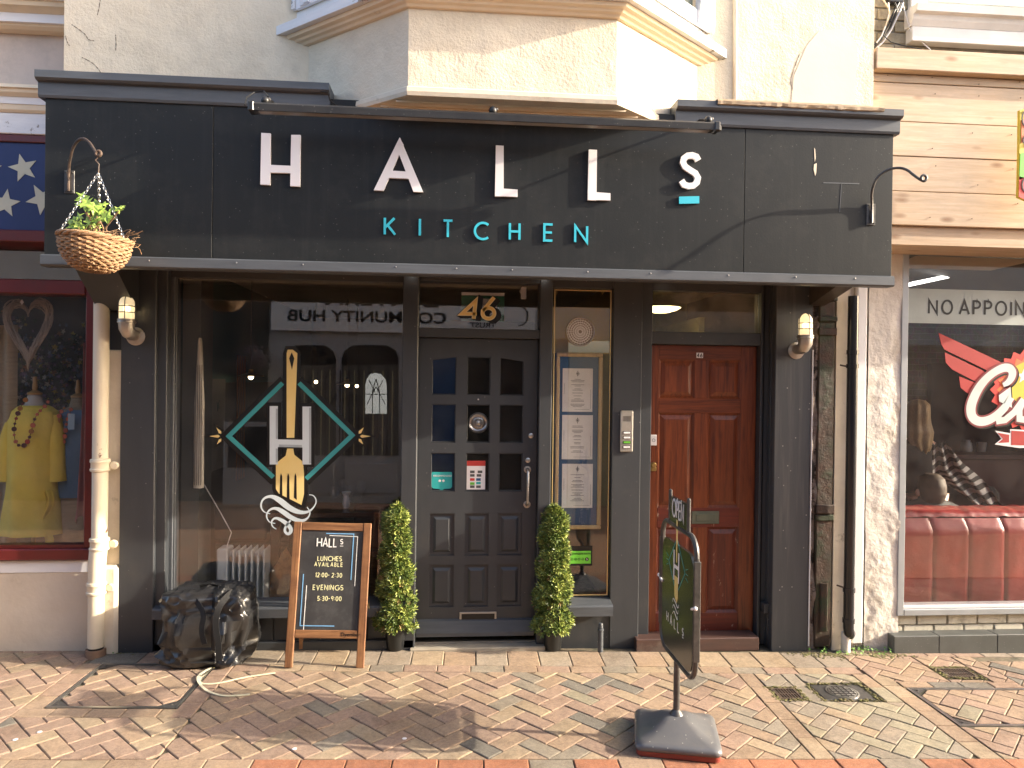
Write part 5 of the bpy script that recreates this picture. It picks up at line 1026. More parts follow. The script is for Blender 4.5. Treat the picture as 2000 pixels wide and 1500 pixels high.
# ---- people (skin-modifier bodies: one continuous figure each)
def person(name, label, joints, edges, radii, mt, root=0):
    me = bpy.data.meshes.new(name); me.from_pydata(joints, edges, []); ob = bpy.data.objects.new(name, me); col.objects.link(ob)
    bm = bmesh.new(); bm.from_mesh(me); ly = bm.verts.layers.skin.verify(); bm.verts.ensure_lookup_table()
    for i, v in enumerate(bm.verts): v[ly].radius = radii[i] if isinstance(radii[i], tuple) else (radii[i], radii[i]); v[ly].use_root = (i == root)
    bm.to_mesh(me); bm.free(); ob.modifiers.new('skin', 'SKIN').use_smooth_shade = True; sm = ob.modifiers.new('sub', 'SUBSURF'); sm.levels = sm.render_levels = 2
    me.materials.append(mt); ob['label'] = label; ob['category'] = 'person'; return ob
hx_, hz_ = at(1818, 960, .62).x, at(1818, 955, .62).z
man = person('person', 'short haired man in a dark jacket seated on the red sofa, seen from behind',
    [(hx_, .72, .52), (hx_, .66, .80), (hx_, .64, hz_-.27), (hx_, .63, hz_-.17), (hx_, .62, hz_-.09), (hx_, .62, hz_+.02), (hx_-.2, .66, hz_-.28), (hx_-.27, .74, hz_-.52), (hx_-.2, .98, hz_-.60), (hx_+.2, .66, hz_-.28), (hx_+.27, .74, hz_-.52), (hx_+.2, .98, hz_-.60),
     (hx_-.12, .78, .5), (hx_-.14, 1.2, .50), (hx_-.14, 1.22, .04), (hx_+.12, .78, .5), (hx_+.14, 1.2, .5), (hx_+.14, 1.22, .04)],
    [(0, 1), (1, 2), (2, 3), (3, 4), (4, 5), (2, 6), (6, 7), (7, 8), (2, 9), (9, 10), (10, 11), (0, 12), (12, 13), (13, 14), (0, 15), (15, 16), (16, 17)],
    [(.17, .13), (.18, .13), (.16, .11), .065, .07, .085, .075, .055, .04, .075, .055, .04, .09, .07, .045, .09, .07, .045], skin)
def surf(name, fn, nu, nv, mt, par, cu=False):
    q = MB(); q.grid(fn, nu, nv, cu); return q.build(name, mt, par, True, 180)
def shell(cx, cy, prof, mt, name, par, nz=0.01, seed=0, n=28, ph=0):
    q = MB(); m_ = len(prof)-1
    def fn(u, v):
        t = v*m_; i = min(int(t), m_-1); f = t-i; a, b = prof[i], prof[i+1]; rx, ry, z, ox, oy = (a[j]+(b[j]-a[j])*f for j in range(5)); an = 2*PI*u
        d = 1+nz*5*mn.noise(Vector((math.cos(an)*2+seed, math.sin(an)*2, z*5)))+ph*math.sin(an*9+seed)*v
        return (cx+ox+rx*math.cos(an)*d, cy+oy+ry*math.sin(an)*d, z)
    q.grid(fn, n, m_*5, True); return q.build(name, mt, par, True, 180)
shell(hx_, .66, [(.078, .072, hz_-.05, 0, -.01), (.09, .085, hz_-.078, 0, -.01), (.17, .11, hz_-.10, 0, 0), (.25, .14, hz_-.135, 0, 0), (.30, .16, hz_-.26, 0, 0), (.26, .17, .6, 0, 0)], jacket, 'jacket', man, .02, 3)
shell(hx_, .61, [(.005, .005, hz_+.125, 0, 0), (.05, .06, hz_+.118, 0, 0), (.085, .10, hz_+.085, 0, 0), (.098, .115, hz_+.03, 0, 0), (.095, .108, hz_-.03, 0, -.005), (.082, .07, hz_-.075, 0, -.02), (.07, .05, hz_-.1, 0, -.02)], brownhair, 'hair', man, .012, 5)
for s_ in (-1, 1): q = MB(); q.sphere((hx_+s_*.098, .63, hz_-.03), .02, 8, 6, .03); q.build('ear', skin, man, True)
wx_, wz_ = at(1792, 830, 1.9).x, at(1792, 802, 1.9).z
wo = person('person', 'woman with long blonde hair and black clothes standing behind the barber window, seen from behind',
    [(wx_, 1.95, .92), (wx_, 1.95, 1.15), (wx_, 1.93, wz_-.33), (wx_, 1.92, wz_-.22), (wx_, 1.9, wz_-.13), (wx_, 1.9, wz_-.02), (wx_-.16, 1.93, wz_-.34), (wx_-.21, 1.97, wz_-.6), (wx_-.16, 2.15, wz_-.7), (wx_+.16, 1.93, wz_-.34), (wx_+.21, 1.97, wz_-.6), (wx_+.16, 2.15, wz_-.7),
     (wx_-.09, 1.95, .85), (wx_-.1, 1.96, .48), (wx_-.1, 2.0, .06), (wx_-.1, 2.12, .03), (wx_+.09, 1.95, .85), (wx_+.1, 1.96, .48), (wx_+.1, 2.0, .06), (wx_+.1, 2.12, .03)],
    [(0, 1), (1, 2), (2, 3), (3, 4), (4, 5), (2, 6), (6, 7), (7, 8), (2, 9), (9, 10), (10, 11), (0, 12), (12, 13), (13, 14), (14, 15), (0, 16), (16, 17), (17, 18), (18, 19)],
    [(.16, .11), (.13, .10), (.14, .09), .055, .06, .08, .06, .045, .035, .06, .045, .035, .085, .06, .04, .035, .085, .06, .04, .035], skin)
shell(wx_, 1.93, [(.07, .06, wz_-.20, 0, 0), (.13, .09, wz_-.27, 0, 0), (.2, .12, wz_-.34, 0, 0), (.22, .13, wz_-.5, 0, 0), (.19, .13, wz_-.75, 0, 0), (.22, .15, wz_-.95, 0, 0), (.21, .15, .6, 0, 0), (.17, .14, .12, 0, 0)], blackcloth, 'coat', wo, .015, 8)
shell(wx_, 1.9, [(.005, .005, wz_+.11, 0, 0), (.06, .06, wz_+.10, 0, 0), (.10, .10, wz_+.06, 0, 0), (.115, .115, wz_-.02, 0, 0), (.12, .11, wz_-.12, 0, -.01), (.13, .11, wz_-.20, 0, -.03), (.12, .08, wz_-.28, 0, -.04), (.09, .06, wz_-.35, .01, -.05), (.04, .03, wz_-.41, .02, -.06)], blond, 'hair', wo, .035, 2, 60, .09)
# striped cape thrown over a chair
cp = MB()
A0, A1 = at(1818, 872, 1.3), at(1850, 860, 1.3)
cpo = thing('striped_cape', 'black and white striped barber cape draped over a chair behind the sofa', 'cape', (4.0, 1.3, 0))
e0 = [(1820, 868), (1822, 925), (1850, 948), (1925, 1002)]; e1 = [(1850, 862), (1880, 905), (1925, 945), (1968, 1000)]
for k in range(18):
    def rw2(u, v, k=k):
        t = (k+v)/18*1.0
        def lerp(E, t): t = t*3; i = min(int(t), 2); f = t-i; return (E[i][0]+(E[i+1][0]-E[i][0])*f, E[i][1]+(E[i+1][1]-E[i][1])*f)
        a, b = lerp(e0, t), lerp(e1, t); w_ = 3*math.sin(u*14+t*6); p = at(a[0]+(b[0]-a[0])*u, a[1]+(b[1]-a[1])*u+w_, 1.3-.05*math.sin(u*14+t*6)); return (p.x, p.y, p.z)
    q = MB(); q.grid(rw2, 16, 2); q.build('stripe', stripew if k % 2 else sofadark, cpo, True, 180)
q = MB(); a = at(1885, 960, 1.5); q.box(a.x-.22, 1.4, .4, a.x+.3, 1.9, a.z+.05, .06); q.box(a.x-.2, 1.45, 0-.04, a.x+.2, 1.8, .4, .05); q.build('chair_body', sofadark, cpo)
for k, (px_, py_) in enumerate(((1888, 873), (1917, 873))):
    p = at(px_, py_, 2.6); q = MB(); q.lathe([(.001, 0), (.05, 0), (.055, .02), (.05, .09), (.035, .11), (.035, .125), (.001, .125)] if k == 0 else [(.001, 0), (.04, 0), (.05, .1), (.045, .1), (.036, .01), (.001, .01)], (p.x, 2.6, p.z-.05), 18); q.build('jar' if k == 0 else 'pot', M('jar_white%d' % k, (.25, .25, .24), None, 3, .4), None, True, label=['pale lidded jar on the counter behind the striped cape', 'open pale pot right of the lidded jar on the counter'][k], category=['jar', 'pot'][k])
q = MB(); p = at(1888, 884, 2.6); q.box(p.x-.6, 2.45, p.z-.05, p.x+1.5, 2.8, p.z-.01); q.box(p.x-.55, 2.5, -.04, p.x+1.45, 2.75, p.z-.06); q.build('counter', M('dark_red_counter', (.06, .015, .015), None, 3, .5), None, label='dark red counter at the back of the barber shop', category='counter')

# painted wooden sign cut by the right edge of the photograph
bs_ = thing('painted_shield_sign', 'brightly painted wooden shield sign in yellow, green and red on the pine cladding', 'sign', (at(2020, 290, -.56).x, -.56, 2.9))
def ps_(px, py): p = at(px, py, -.56); return (p.x, p.z)
q = MB(); q.prism([ps_(*a) for a in ((1992, 215), (2060, 190), (2120, 250), (2100, 380), (2050, 410), (1989, 385), (1991, 300))], -.56, -.54); q.build('board', yellowv, bs_)
for P, mt in (([(1992, 300), (2030, 290), (2040, 330), (1990, 352)], stickgreen), ([(1989, 385), (2050, 410), (2060, 360), (1990, 345)], redbright), ([(1994, 235), (2015, 228), (2018, 270), (1994, 280)], orange)):
    q = MB(); q.prism([ps_(*a) for a in P], -.564, -.5605); q.build('paint_patch', mt, bs_)
for a in ((2004, 232, 9, 16), (2004, 362, 9, 14), (2005, 275, 8, 10)):
    q = MB(); q.ribbon([ps_(a[0]+a[2]*math.cos(t*PI/8), a[1]+a[3]*math.sin(t*PI/8)) for t in range(16)], .007, -.567, .003, True); q.build('painted_ring', blk, bs_)

# ================================================================ THINGS FIXED TO THE SHOPFRONT
def wall_light(cx, cz, y, dx, label):
    t = thing('wall_light', label, 'wall light', (cx, y, cz), 'caged bulkhead lights on the pilasters')
    q = MB(); q.lathe([(.001, -.012), (.052, -.012), (.064, -.006), (.066, 0)], (cx, y, cz), 28, 'y'); 
    for a in (.6, 2.6, 4.7): q.sphere((cx+.052*math.cos(a), y-.010, cz+.052*math.sin(a)), .005, 6, 4)
    q.build('back_plate', alu, t, True)
    zt = cz+.085
    q = MB(); q.tube([(cx, y-.01, cz+.01), (cx, y-.07, cz+.01), (cx+dx*.3, y-.105, cz+.02), (cx+dx, y-.12, cz+.05), (cx+dx, y-.12, zt)], [.038, .042, .047, .051, .054], 20); q.lathe([(.056, 0), (.061, .003), (.061, .012), (.057, .014), (.057, .02), (.061, .022), (.061, .028), (.054, .03)], (cx+dx, y-.12, zt), 24); q.build('elbow', alu, t, True)
    z0 = zt+.03; R0 = .050; H = .105; X_, Y_ = cx+dx, y-.12
    prof = [(R0, 0), (R0, H)]+[(R0*math.cos(a), H+R0*1.15*math.sin(a)) for a in (.3, .6, .9, 1.2, 1.5)]
    q = MB(); q.lathe(prof, (X_, Y_, z0), 24); q.build('glass_dome', lampglass, t, True)
    q = MB(); q.sphere((X_, Y_, z0+.07), .016, 12, 8, .026); q.build('globe', bulb, t, True)
    q = MB()
    for a in range(4):
        an = a*PI/2+.15; q.tube([(X_+(r_+.004)*math.cos(an), Y_+(r_+.004)*math.sin(an), z0+h) for r_, h in prof], .0032, 6)
    for h in (.045, .088): q.tube([(X_+.055*math.cos(k*PI/12), Y_+.055*math.sin(k*PI/12), z0+h) for k in range(25)], .0032, 6)
    q.build('cage', blackmetal, t, True); t.scale = (.87, .87, .87); return t
p = at(265, 657, 0); wall_light(p.x, p.z, 0, -.012, 'lit caged wall light on the left dark pilaster beneath the hanging basket'); p = at(1555, 685, 0); wall_light(p.x, p.z, 0, .012, 'lit caged wall light on the right dark pilaster beside the red door')
q = MB(); p0, p1 = at(1211, 883, .05), at(1237, 802, .05)
t = thing('intercom', 'steel entry intercom panel with four bell buttons on the middle pilaster', 'intercom', ((p0.x+p1.x)/2, .06, (p0.z+p1.z)/2))
q.box(p0.x, .045, p0.z, p1.x, .059, p1.z, .006); q.build('plate', alu, t)
w_ = p1.x-p0.x; h_ = p1.z-p0.z
for k in range(6): q = MB(); zz_ = p1.z-h_*(.14+.022*k); q.box(p0.x+w_*.2, .0438, zz_-.0012, p1.x-w_*.2, .0448, zz_+.0012); q.build('speaker_slot', blk, t)
for k in range(4): q = MB(); zz_ = p1.z-h_*(.53+.115*k); q.box(p0.x+w_*.18, .041, zz_-.009, p1.x-w_*.18, .0448, zz_+.009, .002); bt = q.build('button', blk, t); q = MB(); q.box(p0.x+w_*.24, .040, zz_-.006, p1.x-w_*.24, .0408, zz_+.006); q.build('name_card', lwhite if k != 2 else stickgreen, bt)
p = at(1172, 1262, -.0); t = thing('overflow_pipe', 'short grey capped pipe stub in front of the middle pilaster', 'pipe', (p.x, -.01, gz(p.x)))
q = MB(); q.tube([(p.x, -.01, gz(p.x)-.01), (p.x, -.01, at(1172, 1232, -.01).z)], .018, 14); q.lathe([(.018, 0), (.022, .002), (.022, .01), (.016, .014), (.015, .045), (.013, .05), (.001, .05)], (p.x, -.01, at(1172, 1232, -.01).z), 16); q.build('pipe', grey3, t, True)
# sign light bar
YL = -.92
LB = thing('sign_light_bar', 'long black trough light on three arms above the HALLs lettering', 'sign light', (0.4, YL, 3.2))
e0, e1 = at(487, 210, YL), at(1402, 251, YL); zl = (e0.z+e1.z)/2
q = MB(); q.ext([(YL-.03, zl-.02), (YL-.034, zl+.012), (YL-.02, zl+.024), (YL+.02, zl+.024), (YL+.034, zl+.012), (YL+.03, zl-.02)], e0.x+.02, e1.x-.03); q.build('trough', blackmetal, LB)
for xx, s_ in ((e0.x, 1), (e1.x-.028, -1)): q = MB(); q.box(xx, YL-.036, zl-.024, xx+.03, YL+.036, zl+.026, .005); q.build('end_cap', blackplastic, LB)
q = MB(); q.box(e1.x+.0, YL-.012, zl-.016, e1.x+.016, YL+.016, zl+.012, .003); q.build('end_clip', iron, LB)
q = MB(); q.box(e0.x+.05, YL-.022, zl-.0215, e1.x-.05, YL+.022, zl-.0202); q.build('diffuser', M('dull_diffuser', (.25, .25, .25), None, 3, .4), LB)
for px_, py_ in ((517, 185), (963, 210), (1385, 232)):
    x_ = at(px_, py_, YL).x; q = MB(); q.tube([(x_, YF-.02, zl+.10), (x_, YF-.10, zl+.09), (x_, YL+.03, zl+.05), (x_, YL+.0, zl+.03)], .008, 8); q.sphere((x_, YL+.012, zl+.045), .022, 12, 8); a_ = q.build('arm', blackmetal, LB, True)
    q = MB(); q.sphere((x_+.02, YL+.01, zl+.052), .009, 8, 6); q.build('knob', iron, a_, True)
q = MB(); q.tube([at(478, 205, YL), at(482, 190, YL+.05), at(497, 180, YL+.1), at(515, 178, YL+.1), at(524, 188, YL)], .004, 6); q.tube([at(626, 178, YF-.07), at(640, 180, YF-.07), at(644, 195, YF-.06), at(655, 205, YF-.04)], .004, 6); q.build('cable', blackplastic, LB, True)
# scroll brackets
def bracket(px, pt, pb, pts, Ye, label, scroll, mt):
    a = at(px, pb, YF-.013); b_ = at(px, pt, YF-.013)
    t = thing('hanging_bracket', label, 'bracket', (a.x, YF-.013, (a.z+b_.z)/2), 'wrought iron scroll brackets on the sign board')
    q = MB(); q.box(a.x-.026, YF-.018, a.z, a.x+.026, YF-.0125, b_.z, .002)
    for sx in (-.017, .017):
        for zz_ in (a.z+.012, b_.z-.012): q.sphere((a.x+sx, YF-.019, zz_), .005, 6, 4)
    q.build('plate', iron, t)
    n = len(pts); P = [(a.x, YF-.026, a.z+.01), (a.x, YF-.026, b_.z)]
    P += [tuple(at(x_, y_, YF-.026+(Ye-YF)*((i+1)/n))) for i, (x_, y_) in enumerate(pts)]
    tip = Vector(P[-1]); R_ = scroll*(tip.y-CAM.y)/F_PX; d = 1
    P += [tuple(tip+Vector((R_*(math.sin(k*.5))*(1-k*.055), 0, R_*(1-math.cos(k*.5))*(1-k*.05)))) for k in range(1, 12)]
    # smooth
    V = [Vector(v) for v in P]; 
    for _ in range(2):
        W = [V[0]]
        for i in range(len(V)-1): W += [V[i].lerp(V[i+1], .25), V[i].lerp(V[i+1], .75)]
        V = W+[V[-1]]
    q = MB(); q.tube(V, .0075, 8); q.build('arm', mt, t, True); return t, tip
br1, tip1 = bracket(136, 333, 378, [(137, 310), (143, 285), (157, 269), (172, 274), (184, 292), (191, 305)], YF-.22, 'scroll bracket carrying the wicker hanging basket', 7, rust)
br2, tip2 = bracket(1700, 398, 440, [(1702, 375), (1712, 345), (1740, 328), (1768, 328), (1788, 345), (1803, 354)], YF-.22, 'empty scroll bracket on the right end of the sign board', 9, iron)
q = MB(); a = at(1768, 455, .0); q = MB(); q.tube([at(1742, 462, -.1), at(1757, 457, -.1), at(1766, 452, -.1), at(1771, 458, -.1), at(1768, 468, -.1), at(1762, 466, -.1)], .006, 7); q.tube([at(1766, 458, -.1), at(1750, 475, -.1), at(1738, 495, -.1)], .005, 7); q.build('arm', blackmetal, None, True, label='small dark scroll bracket under the pine cladding beside the barber window', category='bracket')
# hanging basket
bc = at(187, 468, tip1.y); RB = .158
HB = thing('hanging_basket', 'half round wicker hanging basket with a sparse green plant on chains', 'hanging basket', tuple(bc))
tiltb = Matrix.Rotation(rad(3.5), 3, 'Y')
def bpt(r, an, h): v = tiltb @ Vector((r*math.cos(an), r*math.sin(an), h)); return (bc.x+v.x, bc.y+v.y, bc.z+v.z)
def brad(h): u = -h/.168; return RB*math.sqrt(max(0.02, 1-u**2.3))*.97+.004
for k in range(15):
    h = -.004-k*.0107; q = MB(); nseg = 60; 
    q.tube([bpt(brad(h)+.0065*math.sin(nseg*.5*PI/3*0+ i*PI*.5*1.0+k*PI)*(1 if h > -.15 else .5), 2*PI*i/nseg, h+.002*math.sin(i*1.7+k)) for i in range(nseg+1)], .0068, 5, False); q.build('weave', wicker, HB, True)
q = MB()
for i in range(30): an = 2*PI*i/30; q.tube([bpt(brad(h), an, h) for h in (.0, -.05, -.09, -.12, -.15, -.163)], .004, 5)
q.build('stake', wicker, HB, True)
q = MB()
for s_ in range(3): q.tube([bpt(RB+.004+.008*math.cos(i*.7+s_*2.1), 2*PI*i/60, .004+.008*math.sin(i*.7+s_*2.1)) for i in range(61)], .0065, 6, False)
q.build('rim', wicker, HB, True); q = MB(); q.lathe([(.001, .0), (RB-.01, -.01), (brad(-.1)-.01, -.1), (.04, -.15), (.001, -.155)], tuple(bc), 30); q.build('liner', M('dark_liner', (.05, .035, .02), None, 8, .9), HB, True)
hub = Vector((tip1.x+.004, tip1.y, at(190, 338, tip1.y).z))
q = MB(); q.tube([tip1+Vector((0, 0, -.008)), tip1+Vector((-.012, 0, -.02)), tip1+Vector((.006, 0, -.04)), hub+Vector((0, 0, .02)), hub], .0035, 6); q.build('hook', rust, HB, True)
def chain(a, b_, name):
    a, b_ = Vector(a), Vector(b_); L_ = (b_-a).length; n_ = int(L_/.0155); d = (b_-a).normalized(); s1 = d.cross(Vector((0, 1, 0))).normalized(); s2 = d.cross(s1)
    q = MB()
    for i in range(n_):
        c = a+d*(L_*(i+.5)/n_); s_ = s1 if i % 2 else s2
        q.tube([c+d*.0105*math.cos(t*PI/4)+s_*.0055*math.sin(t*PI/4) for t in range(9)], .0017, 4, False)
    return q.build(name, steel, HB, True)
for an in (-.25, 1.9, -2.45): chain(hub, bpt(RB, an, .01), 'chain')
def leafblob(q, c, r, dirn, n=7, w=.4, lobes=True):
    """a palmate leaf: pointed lobes round a centre"""
    d = Vector(dirn).normalized(); a = d.orthogonal().normalized(); b_ = d.cross(a); rot = random.uniform(0, 2*PI); vs = [tuple(Vector(c))]; m_ = n*2
    for k in range(m_):
        t = rot+2*PI*k/m_; rr = r*(1 if k % 2 == 0 else .45)*random.uniform(.8, 1.1); vs.append(tuple(Vector(c)+a*rr*math.cos(t)+b_*rr*math.sin(t)+d*(.25*r*(random.random()-.5))))
    q.add(vs, [(0, k+1, (k+1) % m_+1) for k in range(m_)])
fl_ = MB(); stq = MB()
for (px_, py_, r) in ((160, 398, .05), (178, 400, .06), (190, 408, .06), (200, 420, .055), (192, 424, .05), (170, 415, .04), (152, 434, .05), (145, 440, .045), (166, 440, .05), (232, 412, .028), (182, 436, .045), (158, 392, .035), (205, 410, .04), (175, 445, .05)):
    yy = tip1.y+random.uniform(-.1, .08); c = at(px_, py_, yy)
    for k in range(3): leafblob(fl_, c+Vector((random.uniform(-.03, .03), random.uniform(-.02, .02), random.uniform(-.025, .03))), r*random.uniform(.6, 1.0), (random.uniform(-.6, .6), -1, random.uniform(.2, 1.2)), 5)
    b_ = Vector((bc.x+random.uniform(-.06, .05), bc.y, bc.z-.01)); stq.tube([b_, b_.lerp(c, .5)+Vector((.01, 0, .01)), c], .0035, 5)
fl_.build('foliage', leafg, HB, kind='stuff'); stq.build('stem', twig, HB, True)
q = MB()
for k in range(46):
    a = Vector((bc.x+random.uniform(-.02, .14), bc.y+random.uniform(-.12, .1), bc.z+random.uniform(-.01, .02))); P = [a]
    for j in range(5): P.append(P[-1]+Vector((random.gauss(.006, .018), random.gauss(0, .014), random.gauss(.002, .012))))
    q.tube(P, .0018, 4)
q.tube([bpt(.14, -.2, .0), bpt(.17, -.2, .03), bpt(.205, -.2, .035), bpt(.245, -.2, .055)], .002, 5); q.build('dry_twigs', twig, HB, True, kind='stuff')

# ================================================================ WINDOW LETTERING (fork emblem)
def pg(px, py): p = at(px, py, YG); return (p.x, p.z)
E_ = MB(); kx = 4.88/F_PX
def stroke(q, pts, wpx, lay_): q.ribbon([pg(*p) for p in pts], [w_*kx for w_ in wpx] if isinstance(wpx, list) else [wpx*kx]*len(pts), YG-.0008-.0007*lay_, .0005)
def fill(q, pts, lay_): q.prism([pg(*p) for p in pts], YG-.0008-.0007*lay_, YG-.0003-.0007*lay_)
dia = [(440, 852), (567, 727), (695, 850), (570, 975)]
q = MB(); 
stroke(q, [(553, 742), (441, 852), (535, 940)], 17, 0); stroke(q, [(583, 742), (694, 850), (598, 940)], 17, 0)
def fork_outline(g, q, l):
    fill(q, [(560-g, 690), (562-g*.6, 683-g), (572+g*.6, 683-g), (581+g, 690), (580+g, 720), (575+g, 855), (560-g, 855)], l)
    fill(q, [(561-g, 876-g*.6), (573+g, 876-g*.6), (575+g, 888), (592+g, 902), (594+g, 925), (594+g, 965), (589+g, 986+g), (545-g, 964+g), (539-g, 955), (539-g, 905), (558-g, 890)], l)
fork_outline(7, q, 1)
for a, b_, c, d in ((526, 791, 544, 908), (590, 792, 609, 908), (540, 858, 596, 874)): fill(q, [(a-5, d+4), (c+5, d+4), (c+5, b_-5), (a-5, b_-5)], 1.2+.1*(a % 3))
for s_, cx_ in ((-1, 440), (1, 694)):
    for an, L_ in ((0, 40), (52, 33), (-52, 30)):
        ca, sa = math.cos(rad(an)), math.sin(rad(an)); fill(q, [(cx_+s_*L_*ca+s_*3, 852-L_*sa), (cx_+s_*10*ca-sa*s_*5, 852-10*sa-5*ca), (cx_+s_*10*ca+sa*s_*5, 852-10*sa+5*ca)][::s_], .1)
WL = q.build('emblem_outline', blk, wf)
q = MB(); stroke(q, [(552, 748), (447, 852), (534, 932)], 8.5, 2); stroke(q, [(584, 748), (688, 850), (598, 935)], 8.5, 2); q.build('emblem_diamond', teal, wf)
q = MB(); fill(q, [(560, 690), (562, 683), (572, 683), (581, 690), (580, 720), (575, 855), (560, 855)], 3); q.build('emblem_handle', gold, wf)
q = MB(); fill(q, [(561, 876), (573, 876), (575, 888), (592, 902), (594, 925), (594, 965), (589, 986), (545, 964), (539, 955), (539, 905), (558, 890)], 3); q.build('emblem_fork', gold, wf)
for s_, cx_ in ((-1, 436), (1, 697)):
    for an, L_ in ((0, 27), (52, 22), (-52, 20)):
        q = MB(); ca, sa = math.cos(rad(an)), math.sin(rad(an)); fill(q, [(cx_+s_*L_*ca, 852-L_*sa), (cx_+s_*10*ca-sa*s_*3, 852-10*sa-3*ca), (cx_+s_*6*ca, 852-6*sa), (cx_+s_*10*ca+sa*s_*3, 852-10*sa+3*ca)][::s_], 1); q.build('emblem_ray', gold, wf)
for a in (549, 563, 577): q = MB(); fill(q, [(a-2.6, 972), (a+3, 976), (a+2.2, 930), (a, 924), (a-1.5, 930)], 4); q.build('fork_gap', blk, wf)
q = MB(); fill(q, [(565, 700), (570, 688), (575, 700), (570.5, 722)], 4); q.build('handle_hole', blk, wf)
q = MB()
for a, b_, c, d in ((527, 793, 543, 907), (591, 794, 608, 907)): fill(q, [(a, d), (c, d), (c, b_), (a, b_)], 5)
fill(q, [(538, 873), (597, 874), (597, 859), (538, 858)], 5.3); q.build('emblem_letter', vinylw, wf)
q = MB(); gsh = M('vinyl_shade', (.40, .45, .47), None, 3, .4)
for a, b_, c, d in ((539, 798, 543, 857), (539, 876, 543, 903), (604, 796, 608, 905)): fill(q, [(a, d), (c, d), (c, b_), (a, b_)], 6)
fill(q, [(545, 873), (590, 874), (590, 869), (545, 868)], 6); q.build('letter_shade', gsh, wf)
def swash(q, pts, l): pts = sm(pts); stroke(q, [p[:2] for p in pts], [p[2] for p in pts], l)
q = MB()
swash(q, [(528, 1003, 1.5), (515, 1000, 2), (509, 988, 3), (514, 973, 3.5), (530, 968, 6), (546, 976, 11), (565, 992, 11), (585, 1001, 8), (603, 1000, 4), (614, 990, 2.5), (619, 978, 2), (613, 967, 1.8), (604, 966, 1.5)], 7)
swash(q, [(538, 1022, 1.5), (526, 1020, 2), (520, 1008, 2.5), (524, 997, 3), (537, 991, 5), (552, 998, 9), (570, 1012, 9), (590, 1018, 6), (602, 1012, 3), (607, 1000, 2), (600, 990, 1.5)], 8)
swash(q, [(540, 1033, 1.5), (532, 1028, 2), (530, 1018, 2.5), (538, 1010, 4), (552, 1016, 7), (565, 1026, 8), (570, 1036, 7), (564, 1044, 5), (556, 1038, 5), (558, 1028, 4), (568, 1016, 3)], 9); q.build('emblem_swash', vinylw, wf)

# ================================================================ A-BOARD
AB = thing('chalkboard_sign', 'varnished wooden A board chalked HALLs with lunch and evening opening hours', 'pavement sign', (-.735, -.255, gz(-.73)))
AB.rotation_euler = (-.14, .028, .0); AB.scale = (.915, .92, .925)
def ab(px, py): return ((px-(636+(1305-py)*.038))/309, (1305-py)/303)
def abbox(x0, y0, x1, y1, ya, yb, mt, name, c=.003, par=None):
    a, b_ = ab(x0, y1), ab(x1, y0); q = MB(); q.box(a[0], ya, a[1], b_[0], yb, b_[1], c); return q.build(name, mt, par or AB, local=True)
H_ = (1305-1022)/303
for s_, nx in ((-1, 'stile'), (1, 'stile')):
    q = MB(); q.box(s_*.232-.026, -.012, .0, s_*.232+.026, .013, H_, .004); q.build(nx, framewood, AB, local=True)
q = MB(); q.box(-.205, -.010, H_-.054, .205, .012, H_-.002, .004); q.build('top_rail', framewood_x, AB, local=True)
q = MB(); q.box(-.205, -.010, .185, .205, .012, .238, .004); lr = q.build('bottom_rail', framewood_x, AB, local=True)
q = MB(); q.box(-.204, -.002, .239, .204, .006, H_-.055); brd = q.build('board', chalkb, AB, local=True)
def chalk(body, px, py1, h, sw, mt, wpx, name='chalk_text'):
    a = ab(px, py1); q = MB(); strokes(q, body, a[0], a[1], h, sw, -.0042, .0006, wob=.03, width=wpx/309); q.build(name, mt, AB, local=True)
chalk('HALL', 615, 1070, .054, .0075, chalkw, 40); chalk('S', 663, 1064, .03, .006, chalkw, 7); a = ab(662, 1069); q = MB(); q.box(a[0], -.0042, a[1], a[0]+.022, -.0036, a[1]+.004); q.build('chalk_underline', chalkw, AB, local=True)
chalk('LUNCHES', 617, 1098, .028, .0052, chalky, 49); chalk('AVAILABLE', 611, 1109, .024, .0048, chalky, 57)
chalk('12:00', 614, 1130, .026, .0048, chalky, 23); chalk('-', 639, 1130, .026, .0048, chalky, 5); chalk('2:30', 647, 1130, .026, .0048, chalky, 20)
chalk('EVENINGS', 609, 1155, .030, .0052, chalky, 61); chalk('5:30', 619, 1176, .027, .0052, chalky, 20); chalk('-', 641, 1176, .027, .005, chalky, 4); chalk('9:00', 647, 1176, .027, .0052, chalky, 20)
def cline(pts, mt, w_=.006): q = MB(); q.ribbon([ab(*p) for p in pts], w_, -.0036, .0006); q.build('chalk_line', mt, AB, local=True)
cline([(633, 1044), (690, 1044), (686, 1135)], chalkbl); cline([(640, 1048), (698, 1049), (694, 1147)], chalkw, .004); cline([(589, 1125), (585, 1225), (654, 1225)], chalkbl); cline([(596, 1147), (592, 1237), (661, 1237)], chalkw, .005)
a = (.095, .202)
text_o = text_mesh('rail_text', 'Dyember', .034, (AB.location.x+a[0], AB.location.y-.0115, AB.location.z+a[1]), blk, AB, .0006); 
for s_ in (-1, 1):
    q = MB(); q.tube([(s_*.215, .02, H_-.02), (s_*.215, .32, .045)], .017, 4); q.build('rear_leg', framewood, AB, local=True)
q = MB(); q.tube([(-.2, .21, .38), (.2, .21, .38)], .012, 6); q.build('rear_rail', framewood_x, AB, local=True)
q = MB(); q.tube([(.255, .02, .42), (.262, .1, .36), (.25, .2, .4)], .0025, 5); q.build('stay_chain', brass, AB, True, local=True)

